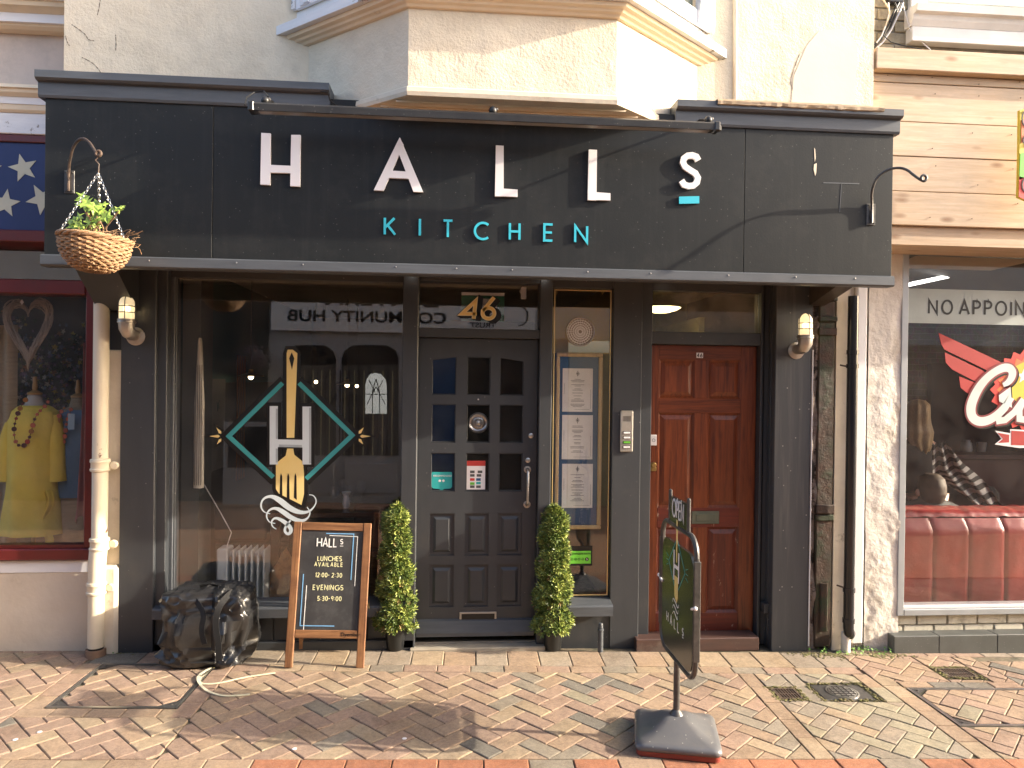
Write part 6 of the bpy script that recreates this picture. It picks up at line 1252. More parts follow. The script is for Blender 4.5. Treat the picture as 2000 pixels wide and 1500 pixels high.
# ================================================================ SWING SIGN
sb = gr(1325, 1440); SX, SY = sb.x-.022, sb.y-.03
SW = thing('swing_sign', 'black metal swing sign with OPEN plate on a heavy square base, fork emblem and HALLs', 'pavement sign', (SX, SY, gz(SX)))
SW.rotation_euler = (0, 0, rad(-90))
d_ = lambda px, py, y: at(px, py, y).z-gz(SX)
hw = .27
zb0 = d_(1358, 1335, SY-hw); zt0 = d_(1350, 1040, SY-.2); zt0 = (zt0+d_(1308, 1022, SY+.2))/2
zo1 = (d_(1350, 983, SY-.14)+d_(1314, 968, SY+.14))/2
def rr(w_, z0, z1, r, n=6):
    P = []
    for cx_, cz_, a0 in ((w_-r, z1-r, 0), (-w_+r, z1-r, 90), (-w_+r, z0+r, 180), (w_-r, z0+r, 270)): P += [(cx_+r*math.cos(rad(a0+90*i/n)), cz_+r*math.sin(rad(a0+90*i/n))) for i in range(n+1)]
    return P
q = MB(); P = rr(hw, zb0+.0, zt0, .09); q.tube([(x_, 0, z_) for x_, z_ in P]+[(P[0][0], 0, P[0][1])], .013, 8, False); q.build('frame', iron, SW, True, local=True)
pan = MB(); pan.prism(rr(hw-.028, zb0+.02, zt0-.085, .07), -.008, .008); panel = pan.build('panel', M('sign_panel', (.012, .014, .014), (.018, .02, .018), 3, .22, bs=50, bst=.04), SW, local=True)
q = MB(); q.prism(rr(.135, zt0+.012, zo1, .008), -.006, .006); q.build('open_plate', MATS['sign_panel'], SW, local=True)
for s_ in (-1, 1): q = MB(); q.box(s_*.145-.012, -.008, zt0-.01, s_*.145+.012, .008, zo1+.03, .006); q.build('plate_arm', iron, SW, local=True)
q = MB(); strokes(q, 'OPEN', -.09, zt0+.045, .085, .0105, -.0075, .001, width=.18); q.build('open_letters', lwhite, SW, local=True)
zz1 = zb0+.155; q = MB(); strokes(q, 'HALL', -.155, zz1, .045, .0055, -.0092, .001, width=.2); strokes(q, 'S', .10, zz1+.01, .033, .006, -.0092, .001); q.box(.10, -.0092, zz1-.002, .118, -.0082, zz1+.002); q.build('panel_letters', lwhite, SW, local=True)
zc2 = zb0+.47
q = MB(); q.ribbon([(0, zc2-.14), (-.13, zc2), (0, zc2+.14), (.13, zc2)], .006, -.0092, .0008, True)
for s_ in (-1, 1):
    for an in (-40, 0, 40): q.ribbon([(s_*.14, zc2+.03*math.sin(rad(an))), (s_*.175, zc2+.05*math.sin(rad(an)))], [.006, .001], -.0092, .0008)
q.build('panel_diamond', teal, SW, local=True)
q = MB(); q.prism([(-.012, zc2+.23), (.012, zc2+.23), (.008, zc2+.02), (-.008, zc2+.02)], -.0102, -.0094); q.prism([(-.028, zc2-.05), (.028, zc2-.05), (.028, zc2-.15), (.01, zc2-.18), (-.028, zc2-.15)], -.0102, -.0094); q.build('panel_fork', gold, SW, local=True)
q = MB(); q.box(-.046, -.0112, zc2-.075, -.03, -.0104, zc2+.075); q.box(.03, -.0112, zc2-.075, .046, -.0104, zc2+.075); q.box(-.03, -.0112, zc2-.012, .03, -.0104, zc2+.006); q.build('panel_letter', lwhite, SW, local=True); q = MB()
for k in range(3): P = sm([(-.05, zc2-.19-.03*k, .002), (-.045+.01*k, zc2-.165-.03*k, .004), (.0, zc2-.18-.03*k, .009), (.035, zc2-.20-.03*k, .006), (.05-.01*k, zc2-.175-.03*k, .002)]); q.ribbon([p[:2] for p in P], [p[2] for p in P], -.0114-.0004*k, .0006)
q.build('panel_swash', lwhite, SW, local=True)
for s_ in (-1, 1): q = MB(); q.tube([(s_*(hw-.035), -.01, (zb0+zt0)/2), (s_*(hw+.02), -.012, (zb0+zt0)/2+.02)], .006, 6); q.sphere((s_*(hw+.022), -.012, (zb0+zt0)/2+.02), .01, 8, 6); q.build('hinge_tie', lwhite, SW, True, local=True)
for s_ in (-1, 1): q = MB(); q.box(s_*(hw+.004)-.004, -.016, zb0+.1, s_*(hw+.004)+.010, .016, zt0-.1, .003); q.build('side_channel', iron, SW, local=True)
q = MB(); q.tube([(0, 0, .13), (0, 0, zb0)], .016, 14); q.lathe([(.03, 0), (.034, .006), (.024, .022), (.016, .03)], (0, 0, .125), 18); q.build('pole', iron, SW, True, local=True)
def sqring(w_, r, z, n=5): return [(x_, y_, z) for x_, y_ in rr(w_, -w_, w_, r, n)]
basem = M('weathered_grey_base', (.10, .105, .115), (.13, .13, .135), 6, .38, bs=30, bst=.15, specks=((.4, .38, .34), 30, .06), coat=.2, dirt=(.17, .16, .15), dirt_s=5, dirt_t=(.5, .8))
q = MB(); rings = [(.197, .03, .028), (.203, .035, .035), (.203, .04, .048), (.195, .04, .06), (.175, .045, .066), (.12, .04, .088), (.075, .03, .118), (.045, .02, .130), (.02, .01, .132)]
vs = []; 
for w_, r, z in rings: vs += sqring(w_, r, z)
m_ = len(vs)//len(rings); q.add(vs, [(i*m_+k, i*m_+(k+1) % m_, (i+1)*m_+(k+1) % m_, (i+1)*m_+k) for i in range(len(rings)-1) for k in range(m_)]); bo = q.build('base', basem, SW, True, 50, local=True)
q = MB(); vs = []
for w_, r, z in ((.19, .03, .0), (.196, .03, .004), (.196, .03, .027)): vs += sqring(w_, r, z)
q.add(vs, [(i*m_+k, i*m_+(k+1) % m_, (i+1)*m_+(k+1) % m_, (i+1)*m_+k) for i in range(2) for k in range(m_)]+[tuple(range(m_))[::-1]]); b2 = q.build('base_rim', M('red_base_rim', (.28, .04, .025), (.2, .04, .03), 8, .5), SW, True, 50, local=True)
for o in (bo, b2): o.rotation_euler = (0, 0, rad(-14))

# ================================================================ TOPIARIES
def topiary():
    T = thing('spiral_topiary', 'x', 'topiary', (0, 0, 0), 'spiral topiaries in black pots flanking the grey door')
    q = MB(); q.lathe([(.001, .0), (.052, 0), (.056, .006), (.068, .125), (.073, .127), (.073, .14), (.066, .14), (.062, .11), (.001, .11)], (0, 0, 0), 28); q.build('pot', blackplastic, T, True, local=True)
    q = MB(); q.tube([(0, 0, .1), (0, 0, .9)], .009, 8); q.build('stem', twig, T, True, local=True)
    q = MB(); mm_ = 0
    def sprig(c, d, s):
        d = d.normalized(); a = d.orthogonal().normalized(); b_ = d.cross(a); th = random.uniform(0, 2*PI)
        for k in range(5):
            t = th+k*1.257; o_ = (a*math.cos(t)+b_*math.sin(t)); l = (d*random.uniform(.5, 1)+o_*random.uniform(.4, .9)).normalized(); wv = l.cross(d+o_*.3).normalized()*s*.13
            p1 = c+l*s*.5; q.add([tuple(c), tuple(p1+wv), tuple(c+l*s), tuple(p1-wv)], [(0, 1, 2, 3)])
    N_ = 3900
    for i in range(N_):
        u = random.random()**.9; z = .13+u*.80; ph = z*2*PI/.205
        env = .135-.062*u; an = random.uniform(0, 2*PI)
        # spiral: a rounded tube winding round the stem
        rel = (an-ph) % (2*PI)/(2*PI); fz = math.sin(PI*rel)**.55
        R_ = env*(.52+.54*fz); r = R_*math.sqrt(random.uniform(.45, 1)); z2 = z+random.uniform(-.01, .01)
        if u > .93: R_ *= max(.25, 1-(u-.93)/.07*.7); r = R_*random.random()**.5
        d = Vector((math.cos(an), math.sin(an), random.uniform(-.2, .9)-.25*math.cos(2*PI*rel)))
        q.cur = random.choices((0, 1, 2), (60, 37, 3))[0]
        sprig(Vector((r*math.cos(an), r*math.sin(an), z2)), d, random.uniform(.022, .040))
    q.build('foliage', [topi, topi2, M('topiary_dead_leaf', (.30, .20, .08), (.20, .12, .05), 14, .6)], T, kind='stuff', local=True)
    return T
T1 = topiary(); p = gr(772, 1268); T1.location = (p.x, p.y, gz(p.x)+.003); T1['label'] = 'spiral topiary in a black pot left of the grey door beside the chalkboard'
T2 = topiary(); p = gr(1079, 1268); T2.location = (p.x, p.y+.0, gz(p.x)+.003); T2.rotation_euler = (0, 0, 2.1); T2['label'] = 'spiral topiary in a black pot right of the grey door below the menu window'

# ================================================================ BLACK BAG
bagm = M('woven_black_plastic', (.010, .010, .011), (.018, .018, .019), 5, .36, bs=45, bst=.4, bd=.004, spec=.7, coat=.25, rvar=.08, dirt=(.035, .035, .036), dirt_s=6, dirt_t=(.5, .8))
BG = thing('black_bag', 'large crumpled black woven plastic bag slumped against the left dark pilaster', 'bag', (-1.41, -.14, gz(-1.41)))
def crease(p, s, a):
    f = mn.voronoi(Vector(p)*s, distance_metric='DISTANCE', exponent=2.5)[0]; return (f[1]-f[0])*a
def bagf(u, v):
    an = 2*PI*u; ph = PI*(v-.5); e1, e2 = .38, .42
    sp = lambda x, e: math.copysign(abs(x)**e, x)
    x = .285*sp(math.cos(ph), e2)*sp(math.cos(an), e1); y = .185*sp(math.cos(ph), e2)*sp(math.sin(an), e1); z = .265*sp(math.sin(ph), e1)
    d = Vector((x/.28, y/.18, z/.26)); k = .10-.16*abs(mn.noise(Vector((x*4.2+3, y*4.2, z*3.4))))-.11*abs(mn.noise(Vector((x*9, y*9+7, z*8))))-.10*abs(mn.noise(Vector((x*21, y*21, z*19+4))))
    if y < 0: aa = math.atan2(x-.01, z+.34); dd = math.hypot(x-.01, z+.34); k += .05-.40*abs(mn.noise(Vector((aa*3.3, dd*3.0, 2.2))))*min(1, dd*4)-.18*abs(mn.noise(Vector((aa*8, dd*5, 6.2))))
    # two bulges with a deep fold between them, gathered to the knot at the front foot
    fold = math.exp(-((x-.03+.0*z)/.035)**2)*(.09 if y < 0 else .0)*(1 if z > -.2 else .4)
    bul = .03*math.exp(-((x+.13)**2+(z-.02)**2)/.01)+.03*math.exp(-((x-.13)**2+(z+.03)**2)/.009)
    dent = .06*math.exp(-((x+.20)**2/.001+(z-.0)**2/.02))+.05*math.exp(-((x-.235)**2/.001+(z+.05)**2/.02))
    if y < 0: y += -bul*1.2+fold+dent*.9
    x *= 1-.07*(z+.26)/.5*(1 if z > .1 else 0)
    s_ = 1+k*(.9 if v > .06 else 0); return (-1.418+x*s_*.95-.03, -.13+y*s_, gz(-1.4)+.228+z*.88*(1+k*.5*(v > .5)))
q = MB(); q.grid(bagf, 150, 84, True); bo = q.build('body', bagm, BG, True, 28)
def strapr(pts, w_, th, mt, name, par, nrm=(0, -1, 0)):
    V = [Vector(p) for p in pts]
    V = [Vector(p) for p in sm([tuple(p) for p in V])]; L0, R0 = [], []
    for i, p_ in enumerate(V):
        t = (V[min(i+1, len(V)-1)]-V[max(i-1, 0)]).normalized(); s_ = t.cross(Vector(nrm)).normalized()*w_/2; L0.append(p_+s_); R0.append(p_-s_)
    n_ = Vector(nrm)*th; vs = L0+R0+[p_+n_ for p_ in L0]+[p_+n_ for p_ in R0]; N_ = len(V); fs = []
    for i in range(N_-1): fs += [(i, i+1, N_+i+1, N_+i), (2*N_+i, 3*N_+i, 3*N_+i+1, 2*N_+i+1), (i, 2*N_+i, 2*N_+i+1, i+1), (N_+i, N_+i+1, 3*N_+i+1, 3*N_+i)]
    q = MB(); q.add([tuple(v) for v in vs], fs); return q.build(name, mt, par, True, 50)
gb = gz(-1.4)
strapr([at(428, 1290, -.37), at(427, 1255, -.38), at(420, 1220, -.37), at(425, 1190, -.36), at(440, 1168, -.32), at(455, 1155, -.2)], .035, .004, blackcloth, 'strap', BG)
strapr([at(400, 1258, -.36), at(392, 1230, -.36), at(400, 1200, -.34), at(385, 1175, -.30), at(368, 1158, -.2)], .03, .004, blackcloth, 'strap', BG)
q = MB()
def cone(u, v, c0=at(418, 1315, -.40), c1=at(450, 1235, -.33)):
    a = 2*PI*u; c = Vector(c0).lerp(Vector(c1), v); r = .012+.06*v+.01*math.sin(a*5); return (c.x+r*math.cos(a), c.y+r*.5*math.sin(a), c.z+.0)

q = MB()
def flap(u, v):
    a, b_ = Vector(at(375, 1245, -.37)), Vector(at(393, 1290, -.38)); c = a.lerp(b_, v); w_ = .02+.06*(1-v)+.02*math.sin(v*9); return (c.x+(u-.5)*w_*1.6, c.y-.015*abs(math.sin(u*PI*3)), c.z+.02*math.sin(u*4))

def gp(px, py, h=.004): p = gr(px, py); return (p.x, p.y, p.z+h)
strapr([at(418, 1308, -.40)+Vector((0, 0, .01)), gp(395, 1322), gp(387, 1330), gp(395, 1339), gp(430, 1336), gp(470, 1326), gp(500, 1321), gp(538, 1316)], .013, .003, strap_c, 'drawstring', BG, (0, 0, 1))
strapr([gp(412, 1308, .01), gp(392, 1318, .008), gp(384, 1330, .008), gp(400, 1350, .004), gp(430, 1361, .004), gp(458, 1361, .004), gp(488, 1358, .004)], .015, .003, strap_c, 'drawstring', BG, (0, 0, 1))
# weeds at the wall foot
wd = MB()
for (px_, py_, n_) in ((212, 1272, 14), (1685, 1268, 40), (1730, 1272, 26), (1655, 1275, 22), (1605, 1272, 10)):
    for k in range(n_):
        p = gr(px_+random.gauss(0, 14), py_+random.uniform(-6, 8)); leafblob(wd, (p.x, p.y, p.z+random.uniform(.004, .03)), random.uniform(.006, .014), (random.uniform(-.5, .5), -.6, 1), 4)
wd.build('weeds', weedm, kind='stuff', label='small green weeds sprouting at the foot of the walls', category='weeds')

# ================================================================ RESTAURANT INTERIOR
IR = struct('restaurant_interior', 'dim restaurant room behind the shop window')
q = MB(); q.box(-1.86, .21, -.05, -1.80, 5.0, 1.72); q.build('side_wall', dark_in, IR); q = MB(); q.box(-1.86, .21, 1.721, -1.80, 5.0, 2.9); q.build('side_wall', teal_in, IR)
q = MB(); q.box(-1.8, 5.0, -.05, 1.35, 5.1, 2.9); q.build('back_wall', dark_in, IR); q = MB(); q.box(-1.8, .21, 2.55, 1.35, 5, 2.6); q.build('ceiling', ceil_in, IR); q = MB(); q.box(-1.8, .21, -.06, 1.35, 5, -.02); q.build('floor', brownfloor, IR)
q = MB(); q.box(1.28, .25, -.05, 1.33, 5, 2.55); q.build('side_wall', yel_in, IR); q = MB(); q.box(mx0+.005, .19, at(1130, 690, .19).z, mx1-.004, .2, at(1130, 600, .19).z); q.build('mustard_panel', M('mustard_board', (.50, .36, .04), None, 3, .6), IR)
q = MB(); q.box(X(352, .18), .2, -.02, X(399, .3), .45, 2.53); q.build('reveal', M('grey_green_reveal', (.05, .056, .053), None, 3, .6), IR)
# red door hall
HR = struct('hallway', 'cream lit hallway seen through the fanlight over the red door')
q = MB(); q.box(1.36, 3.0, -.05, 3.2, 3.1, 2.9); q.box(1.36, .25, 2.62, 3.2, 3, 2.7); q.build('wall', hallcream, HR); q = MB(); q.box(2.2, 1.6, -.05, 2.25, 3, 2.35); q.build('partition', hallcream, HR)
p = at(1290, 601, 1.3); q = MB(); q.lathe([(.001, -.045), (.07, -.04), (.14, -.02), (.17, 0), (.001, .0)], (p.x, 1.3, p.z), 28); q.build('ceiling_dome', hall_e, None, True, label='lit oval ceiling light behind the fanlight over the red door', category='ceiling light')
# vinyl: pendant lights
def pendant(px, py, Y, label, R_=.075, shade=True):
    p = at(px, py, Y); t = thing('pendant_lamp', label, 'pendant lamp', tuple(p), 'pendant lamps inside the restaurant')
    q = MB(); q.tube([(p.x, p.y, p.z+.05), (p.x, p.y, 2.55)], .003, 5); q.build('flex', blackplastic, t)
    if shade: q = MB(); q.lathe([(.015, .06), (.02, .035), (R_, .008), (R_, .004), (.02, .03)], tuple(p), 22); q.build('shade', brass, t, True)
    q = MB(); q.sphere((p.x, p.y, p.z), .022 if shade else .018, 10, 8); q.build('bulb', bulb, t, True)
for a in ((490, 736, 1.3, 'brass pendant lamp lit at the left of the restaurant window', .10), (678, 752, 2.6, 'brass pendant lamp lit deep in the room left of the arched reflection', .10)): pendant(*a)
for a in ((617, 746, 3.0, 'bare bulb glowing between the diamond emblem and the pendant lamps'), (697, 754, 3.4, 'bare bulb glowing just right of the deeper pendant lamp'), (474, 738, 2.0, 'bare bulb glowing just left of the near pendant lamp')): pendant(*a, R_=.05, shade=False)
# driftwood hanging in the window
dw_ = MB(); a, b_ = at(378, 953, .17), at(398, 950, .17)
def drift(u, v):
    z = a.z+(at(386, 660, .17).z-a.z)*v; w_ = (b_.x-a.x)*(1-.62*max(0, v-.55)/.45)*(1 if v < .98 else .5); cxx = (a.x+b_.x)/2+.0*v
    an = 2*PI*u; return (cxx+w_/2*math.cos(an)*(1+.05*mn.noise(Vector((u*6, v*9, 0)))), .17+.018*math.sin(an), z)
dw_.grid(drift, 20, 40, True); dwo = dw_.build('driftwood_board', driftwood, None, True, label='tall whitewashed driftwood board tapering to a point inside the window', category='driftwood')
for k in range(4):
    q = MB(); x_ = a.x+(b_.x-a.x)*(.2+.2*k); q.tube([(x_, .150, a.z+.02), (x_, .150, a.z+.8)], .0018, 5); q.build('groove', blk, dwo)
# heater
h0, h1 = at(427, 1166, .42), at(514, 1068, .42); HT = thing('oil_heater', 'white finned oil heater inside the restaurant window behind the bag', 'heater', ((h0.x+h1.x)/2, .42, h0.z-.1))
q = MB(); q.box(h0.x, .36, h0.z-.1, h0.x+.075, .50, h1.z, .008); q.build('control_box', heatm, HT); q = MB(); q.box(h0.x+.015, .3585, h0.z, h0.x+.045, .3595, h0.z+.09); q.build('label_plate', bluem, HT)
for k in range(6):
    x_ = h0.x+.11+k*.041; q = MB(); q.box(x_-.006, .35, h0.z-.1, x_+.006, .52, h1.z-.005, .006); q.build('fin', heatm, HT)
q = MB(); q.tube([(h0.x+.07, .43, h1.z-.05), (h1.x+.01, .43, h1.z-.05)], .022, 12); q.build('top_pipe', heatm, HT, True); q = MB(); q.tube([(h0.x+.05, .42, h1.z), at(452, 1040, .42), at(430, 1000, .42), at(395, 940, .3)], .004, 6); q.build('cord', lwhite, HT)
# burl slab
q = MB(); c = at(556, 1120, .5)
q.grid(lambda u, v: (c.x+(.11*math.sin(PI*v)**.5+.05*mn.noise(Vector((math.cos(2*PI*u)*2, math.sin(2*PI*u)*2, v*4))))*math.cos(2*PI*u)*(1.4-v), .5+.06*math.sin(2*PI*u), c.z-.25+.42*v), 36, 30, True); q.build('burl_stump', burl, None, True, label='knotty burl wood stump inside the window behind the chalkboard', category='stump')
# table, chairs, glasses
tp = at(650, 990, .9); TB = thing('dining_table', 'dark wooden dining table laid with glasses behind the shop window', 'table', (tp.x, 1.0, 0)); tz = tp.z
q = MB(); q.box(tp.x-.45, .65, tz-.035, tp.x+.65, 1.4, tz, .004); q.build('table_top', M('dark_table', (.075, .03, .018), None, 4, .25), TB)
for dx_ in (-.38, .58):
    for y_ in (.72, 1.33): q = MB(); q.box(tp.x+dx_-.03, y_-.03, -.02, tp.x+dx_+.03, y_+.03, tz-.036); q.build('leg', MATS['dark_table'], TB)
lab = ['wine glass standing left of the napkin on the dining table', 'wine glass just right of the napkin', 'wine glass at the right end of the dining table', 'tall wine glass at the back of the dining table']
for k, (px_, py_, Y_) in enumerate(((652, 985, .8), (684, 983, .85), (706, 975, 1.1), (668, 972, 1.2))):
    p = at(px_, py_, Y_); q = MB(); q.lathe([(.032, 0), (.004, .004), (.003, .07), (.02, .085), (.034, .12), (.03, .17)], (p.x, Y_, tz+.001), 18); q.build('wine_glass', wineglass, None, True, label=lab[k], category='wine glass', group='wine glasses on the dining table')
p = at(676, 985, .85); q = MB(); q.lathe([(.02, 0), (.028, .03), (.02, .09), (.035, .12), (.001, .1)], (p.x, .85, tz+.001), 9); q.build('napkin', lwhite, None, label='folded white napkin standing between wine glasses', category='napkin')
for k, (px_, lab) in enumerate(((470, 'pale dining chair back showing dimly at the left of the window'), (745, 'dark dining chair beside the right end of the table'))):
    p = at(px_, 985, .8 if k else 1.1); y_ = p.y; C_ = thing('dining_chair', lab, 'chair', (p.x, y_, 0)); mt = MATS['dark_table'] if k else M('dim_grey_chair', (.10, .095, .09), None, 3, .6)
    q = MB(); q.box(p.x-.2, y_, .43, p.x+.2, y_+.4, .47, .01); q.build('seat', mt, C_); q = MB(); q.box(p.x-.2, y_-.02, .5, p.x+.2, y_+.01, p.z+.0, .03); q.build('backrest', mt, C_)
    for dx_ in (-.17, .17):
        for dy_ in (.03, .37): q = MB(); q.box(p.x+dx_-.018, y_+dy_-.018, -.02, p.x+dx_+.018, y_+dy_+.018, .43); q.build('leg', mt, C_)
# pictures on the teal side wall and copper rods
for k, (px_, y0_, y1_) in enumerate(((412, 1.0, 1.5),)):
    q = MB(); q.box(-1.799, .9, 1.05, -1.78, 1.25, 1.75); pc2 = q.build('wall_picture', M('dim_picture', (.13, .125, .11), None, 6, .7), None, label='pale picture of birds hung on the side wall of the restaurant', category='picture')
    q = MB(); q.prism([(0, 0), (.02, .03), (.05, .02), (.03, .05), (.045, .09), (.015, .06), (-.02, .07), (.0, .035)], 0, .004); bo_ = q.build('painted_bird', teal_in, pc2); bo_.rotation_euler = (0, 0, PI/2); bo_.location = (-1.776, 1.05, 1.5)
for k in range(4): q = MB(); q.tube([(-1.77, 1.55+.07*k, .9), (-1.77, 1.55+.07*k, 1.95)], .008, 6); q.build('copper_rod', M('copper%d' % k, (.3, .11, .04), None, 4, .35, metal=.7), None, label=['nearest', 'second nearest', 'third nearest', 'farthest'][k]+' of four upright copper rods on the restaurant side wall', category='rod', group='row of copper rods on the side wall')

# ================================================================ GIFT SHOP INTERIOR
GI = struct('gift_shop_interior', 'dark crowded display space behind the gift shop window')
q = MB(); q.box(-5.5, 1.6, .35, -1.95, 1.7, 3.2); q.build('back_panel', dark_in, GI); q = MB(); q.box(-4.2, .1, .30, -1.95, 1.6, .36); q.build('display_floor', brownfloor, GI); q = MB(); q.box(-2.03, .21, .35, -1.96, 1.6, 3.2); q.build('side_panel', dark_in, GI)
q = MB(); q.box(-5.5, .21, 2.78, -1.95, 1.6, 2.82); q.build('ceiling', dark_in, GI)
cm = [M('dried_flower_%s' % n_, c, None, 4, .8) for n_, c in (('cream', (.32, .29, .24)), ('mauve', (.14, .09, .14)), ('yellow', (.28, .22, .03)), ('blue', (.08, .11, .16)), ('leaf', (.03, .045, .02)), ('rust', (.2, .09, .04)))]
fq = MB()
for k in range(900):
    px_, py_ = random.gauss(90, 70), random.gauss(730, 45); 
    if random.random() < .3: px_, py_ = random.gauss(10, 20), random.gauss(700, 40)
    Y_ = random.uniform(.9, 1.5); p = at(px_, py_, Y_); fq.cur = random.choice((0, 1, 1, 2, 3, 3, 4, 4, 4, 4, 4, 5)); leafblob(fq, p, random.uniform(.012, .03), (random.uniform(-.5, .5), -1, random.uniform(-.5, .5)), 5)
fq.build('dried_flowers', cm, kind='stuff', label='mass of dried flowers in cream, mauve and yellow at the back of the display', category='dried flowers')
def mannequin(px, py_sh, Y, label, s=1.0):
    p = at(px, py_sh, Y); t = thing('mannequin', label, 'mannequin', (p.x, Y, .36), 'dressmaker mannequins in the gift shop window')
    prof = [(.02, .02, p.z+.09, 0, 0), (.042, .042, p.z+.08, 0, 0), (.05, .05, p.z+.05, 0, 0), (.06, .055, p.z+.02, 0, 0), (.15, .08, p.z-.01, 0, 0), (.19, .11, p.z-.07, 0, 0), (.165, .12, p.z-.2, 0, 0), (.12, .09, p.z-.38, 0, 0), (.17, .12, p.z-.55, 0, 0), (.15, .1, p.z-.65, 0, 0)]
    shell(p.x, Y, [(a*s*(.72 if s > .99 and a > .1 else 1), b_*s*(.85 if s > .99 and a > .1 else 1), z, c, d) for a, b_, z, c, d in prof], M('mannequin_cream', (.5, .46, .4), None, 3, .7) if s > .99 else jute, 'torso', t, .003, 1)
    q = MB(); q.lathe([(.044, 0), (.046, .012), (.028, .022), (.014, .03), (.018, .05), (.013, .09), (.012, .12), (.002, .125)], (p.x, Y, p.z+.085), 20); q.build('neck_cap', M('turned_beech', (.45, .26, .1), None, 4, .45), t, True)
    q = MB(); q.tube([(p.x, Y, .36), (p.x, Y, p.z-.6)], .015, 8); q.build('pole', MATS['turned_beech'], t); return t, p
m1, p1_ = mannequin(68, 795, .50, 'mannequin in a loose mustard yellow linen dress with a long red bead necklace')
m2, p2_ = mannequin(152, 800, .62, 'jute covered mannequin in a denim blue top with a pink bead necklace', .92)
def garment(p, Y, prof, mt, name, seed, nz=.012, ph=.03, label=None, cat='dress'):
    q = MB(); m_ = len(prof)-1
    def fn(u, v):
        t = v*m_; i = min(int(t), m_-1); f = t-i; a, b_ = prof[i], prof[i+1]; rx, ry, z, ox = (a[j]+(b_[j]-a[j])*f for j in range(4)); an = 2*PI*u
        d = 1+nz*6*mn.noise(Vector((math.cos(an)*1.6+seed, math.sin(an)*1.6, z*3)))+ph*math.sin(an*8+seed+z*3)*(.3+v); return (p.x+ox+rx*math.cos(an)*d, Y+ry*math.sin(an)*d, z)
    q.grid(fn, 64, m_*8, True); return q.build(name, mt, None, True, 180, label=label, category=cat)
zz0 = p1_.z
dr_ = garment(p1_, .50, [(.085, .065, zz0+.012, 0), (.11, .08, zz0-.0, 0), (.145, .10, zz0-.03, .0), (.160, .125, zz0-.10, .0), (.155, .14, zz0-.3, 0), (.165, .145, zz0-.55, 0), (.185, .15, zz0-.75, .0), (.20, .155, zz0-.86, .0)], yellowcloth, 'linen_dress', 1, label='loose mustard yellow linen dress on the left mannequin')
def sleeve(p, Y, s_, L_, mt, par): 
    q = MB(); q.tube([(p.x+s_*.125, Y, p.z-.06), (p.x+s_*.152, Y-.02, p.z-.2), (p.x+s_*.165, Y-.03, p.z-.36), (p.x+s_*.17, Y-.03, p.z-L_)], [.045, .052, .05, .055], 14, False); return q.build('sleeve', mt, par, True)
sleeve(p1_, .5, 1, .5, yellowcloth, dr_); sleeve(p1_, .5, -1, .5, yellowcloth, dr_)
q = MB(); q.grid(lambda u, v: (p1_.x+.11+.05*u+.02*math.sin(v*8), .40+.02*math.sin(u*9), zz0-.55-.36*v), 10, 14); q.build('pocket_fold', yellowcloth, dr_, True, 180)
bt = garment(p2_, .62, [(.10, .07, p2_.z+.0, 0), (.16, .09, p2_.z-.03, 0), (.18, .11, p2_.z-.1, 0), (.17, .13, p2_.z-.3, 0), (.19, .135, p2_.z-.5, -.01), (.20, .14, p2_.z-.6, -.02)], bluecloth, 'sleeveless_top', 4, label='denim blue sleeveless top on the jute mannequin', cat='top')
garment(p2_, .62, [(.15, .12, p2_.z-.55, 0), (.16, .13, p2_.z-.7, 0), (.17, .14, p2_.z-.95, 0)], jute, 'jute_skirt', 6, ph=.01, label='ribbed jute skirt below the denim blue top', cat='skirt')
q = MB(); s0, s1 = at(163, 700, .42), at(163, 1000, .42)
q.grid(lambda u, v: (at(175-3*(1-v)-26*u*v**1.8-3*u, 670+350*v, .42).x, .40+.03*math.sin(u*12+v*3), at(170, 670+345*v+8*math.sin(u*9)*v, .42).z), 16, 40); q.build('scarf', pinkcloth, None, True, 180, label='dusty pink scarf hanging at the right edge of the gift shop window', category='scarf')
def necklace(pts, Y, mts, label):
    P = [at(a, b_, Y) for a, b_ in sm([(float(a), float(b_)) for a, b_ in pts], 2)]; t = thing('necklace', label, 'necklace', tuple(P[0])); q = MB(); q.tube(P, .002, 5); q.build('cord', MATS['black_cloth'], t)
    acc = 0
    for i in range(1, len(P)):
        acc += (P[i]-P[i-1]).length
        if acc > .022: r = random.choice((.008, .010, .013, .016)); acc = -r*.6; q = MB(); q.lathe([(.001, -.004), (r, -.003), (r, .003), (.001, .004)], tuple(P[i]), 12, 'y'); q.build('bead', random.choice(mts), t, True)
beads = [M('bead_%s' % n_, c, None, 3, .35) for n_, c in (('red', (.30, .02, .015)), ('plum', (.08, .01, .015)), ('amber', (.35, .13, .02)), ('coral', (.45, .10, .05)))]
necklace([(97, 776), (92, 790), (80, 800), (68, 815), (62, 840), (55, 862), (46, 872), (35, 870), (28, 858), (27, 835), (32, 815), (40, 795), (52, 778)], .345, beads, 'long necklace of red and amber discs on the yellow dress')
necklace([(130, 792), (118, 805), (112, 825), (114, 850), (117, 868), (122, 870), (127, 850), (130, 825), (136, 808), (140, 795)], .47, beads[2:]+[beads[3]], 'pink disc necklace on the blue top')
q = MB(); a, b_ = at(133, 833, .45), at(146, 808, .45); q.box(a.x, .448, a.z-.02, b_.x, .45, b_.z); q.build('price_tag', M('tag_blue', (.3, .42, .5), None, 3, .6), None, label='pale blue swing tag pinned to the blue top', category='tag')
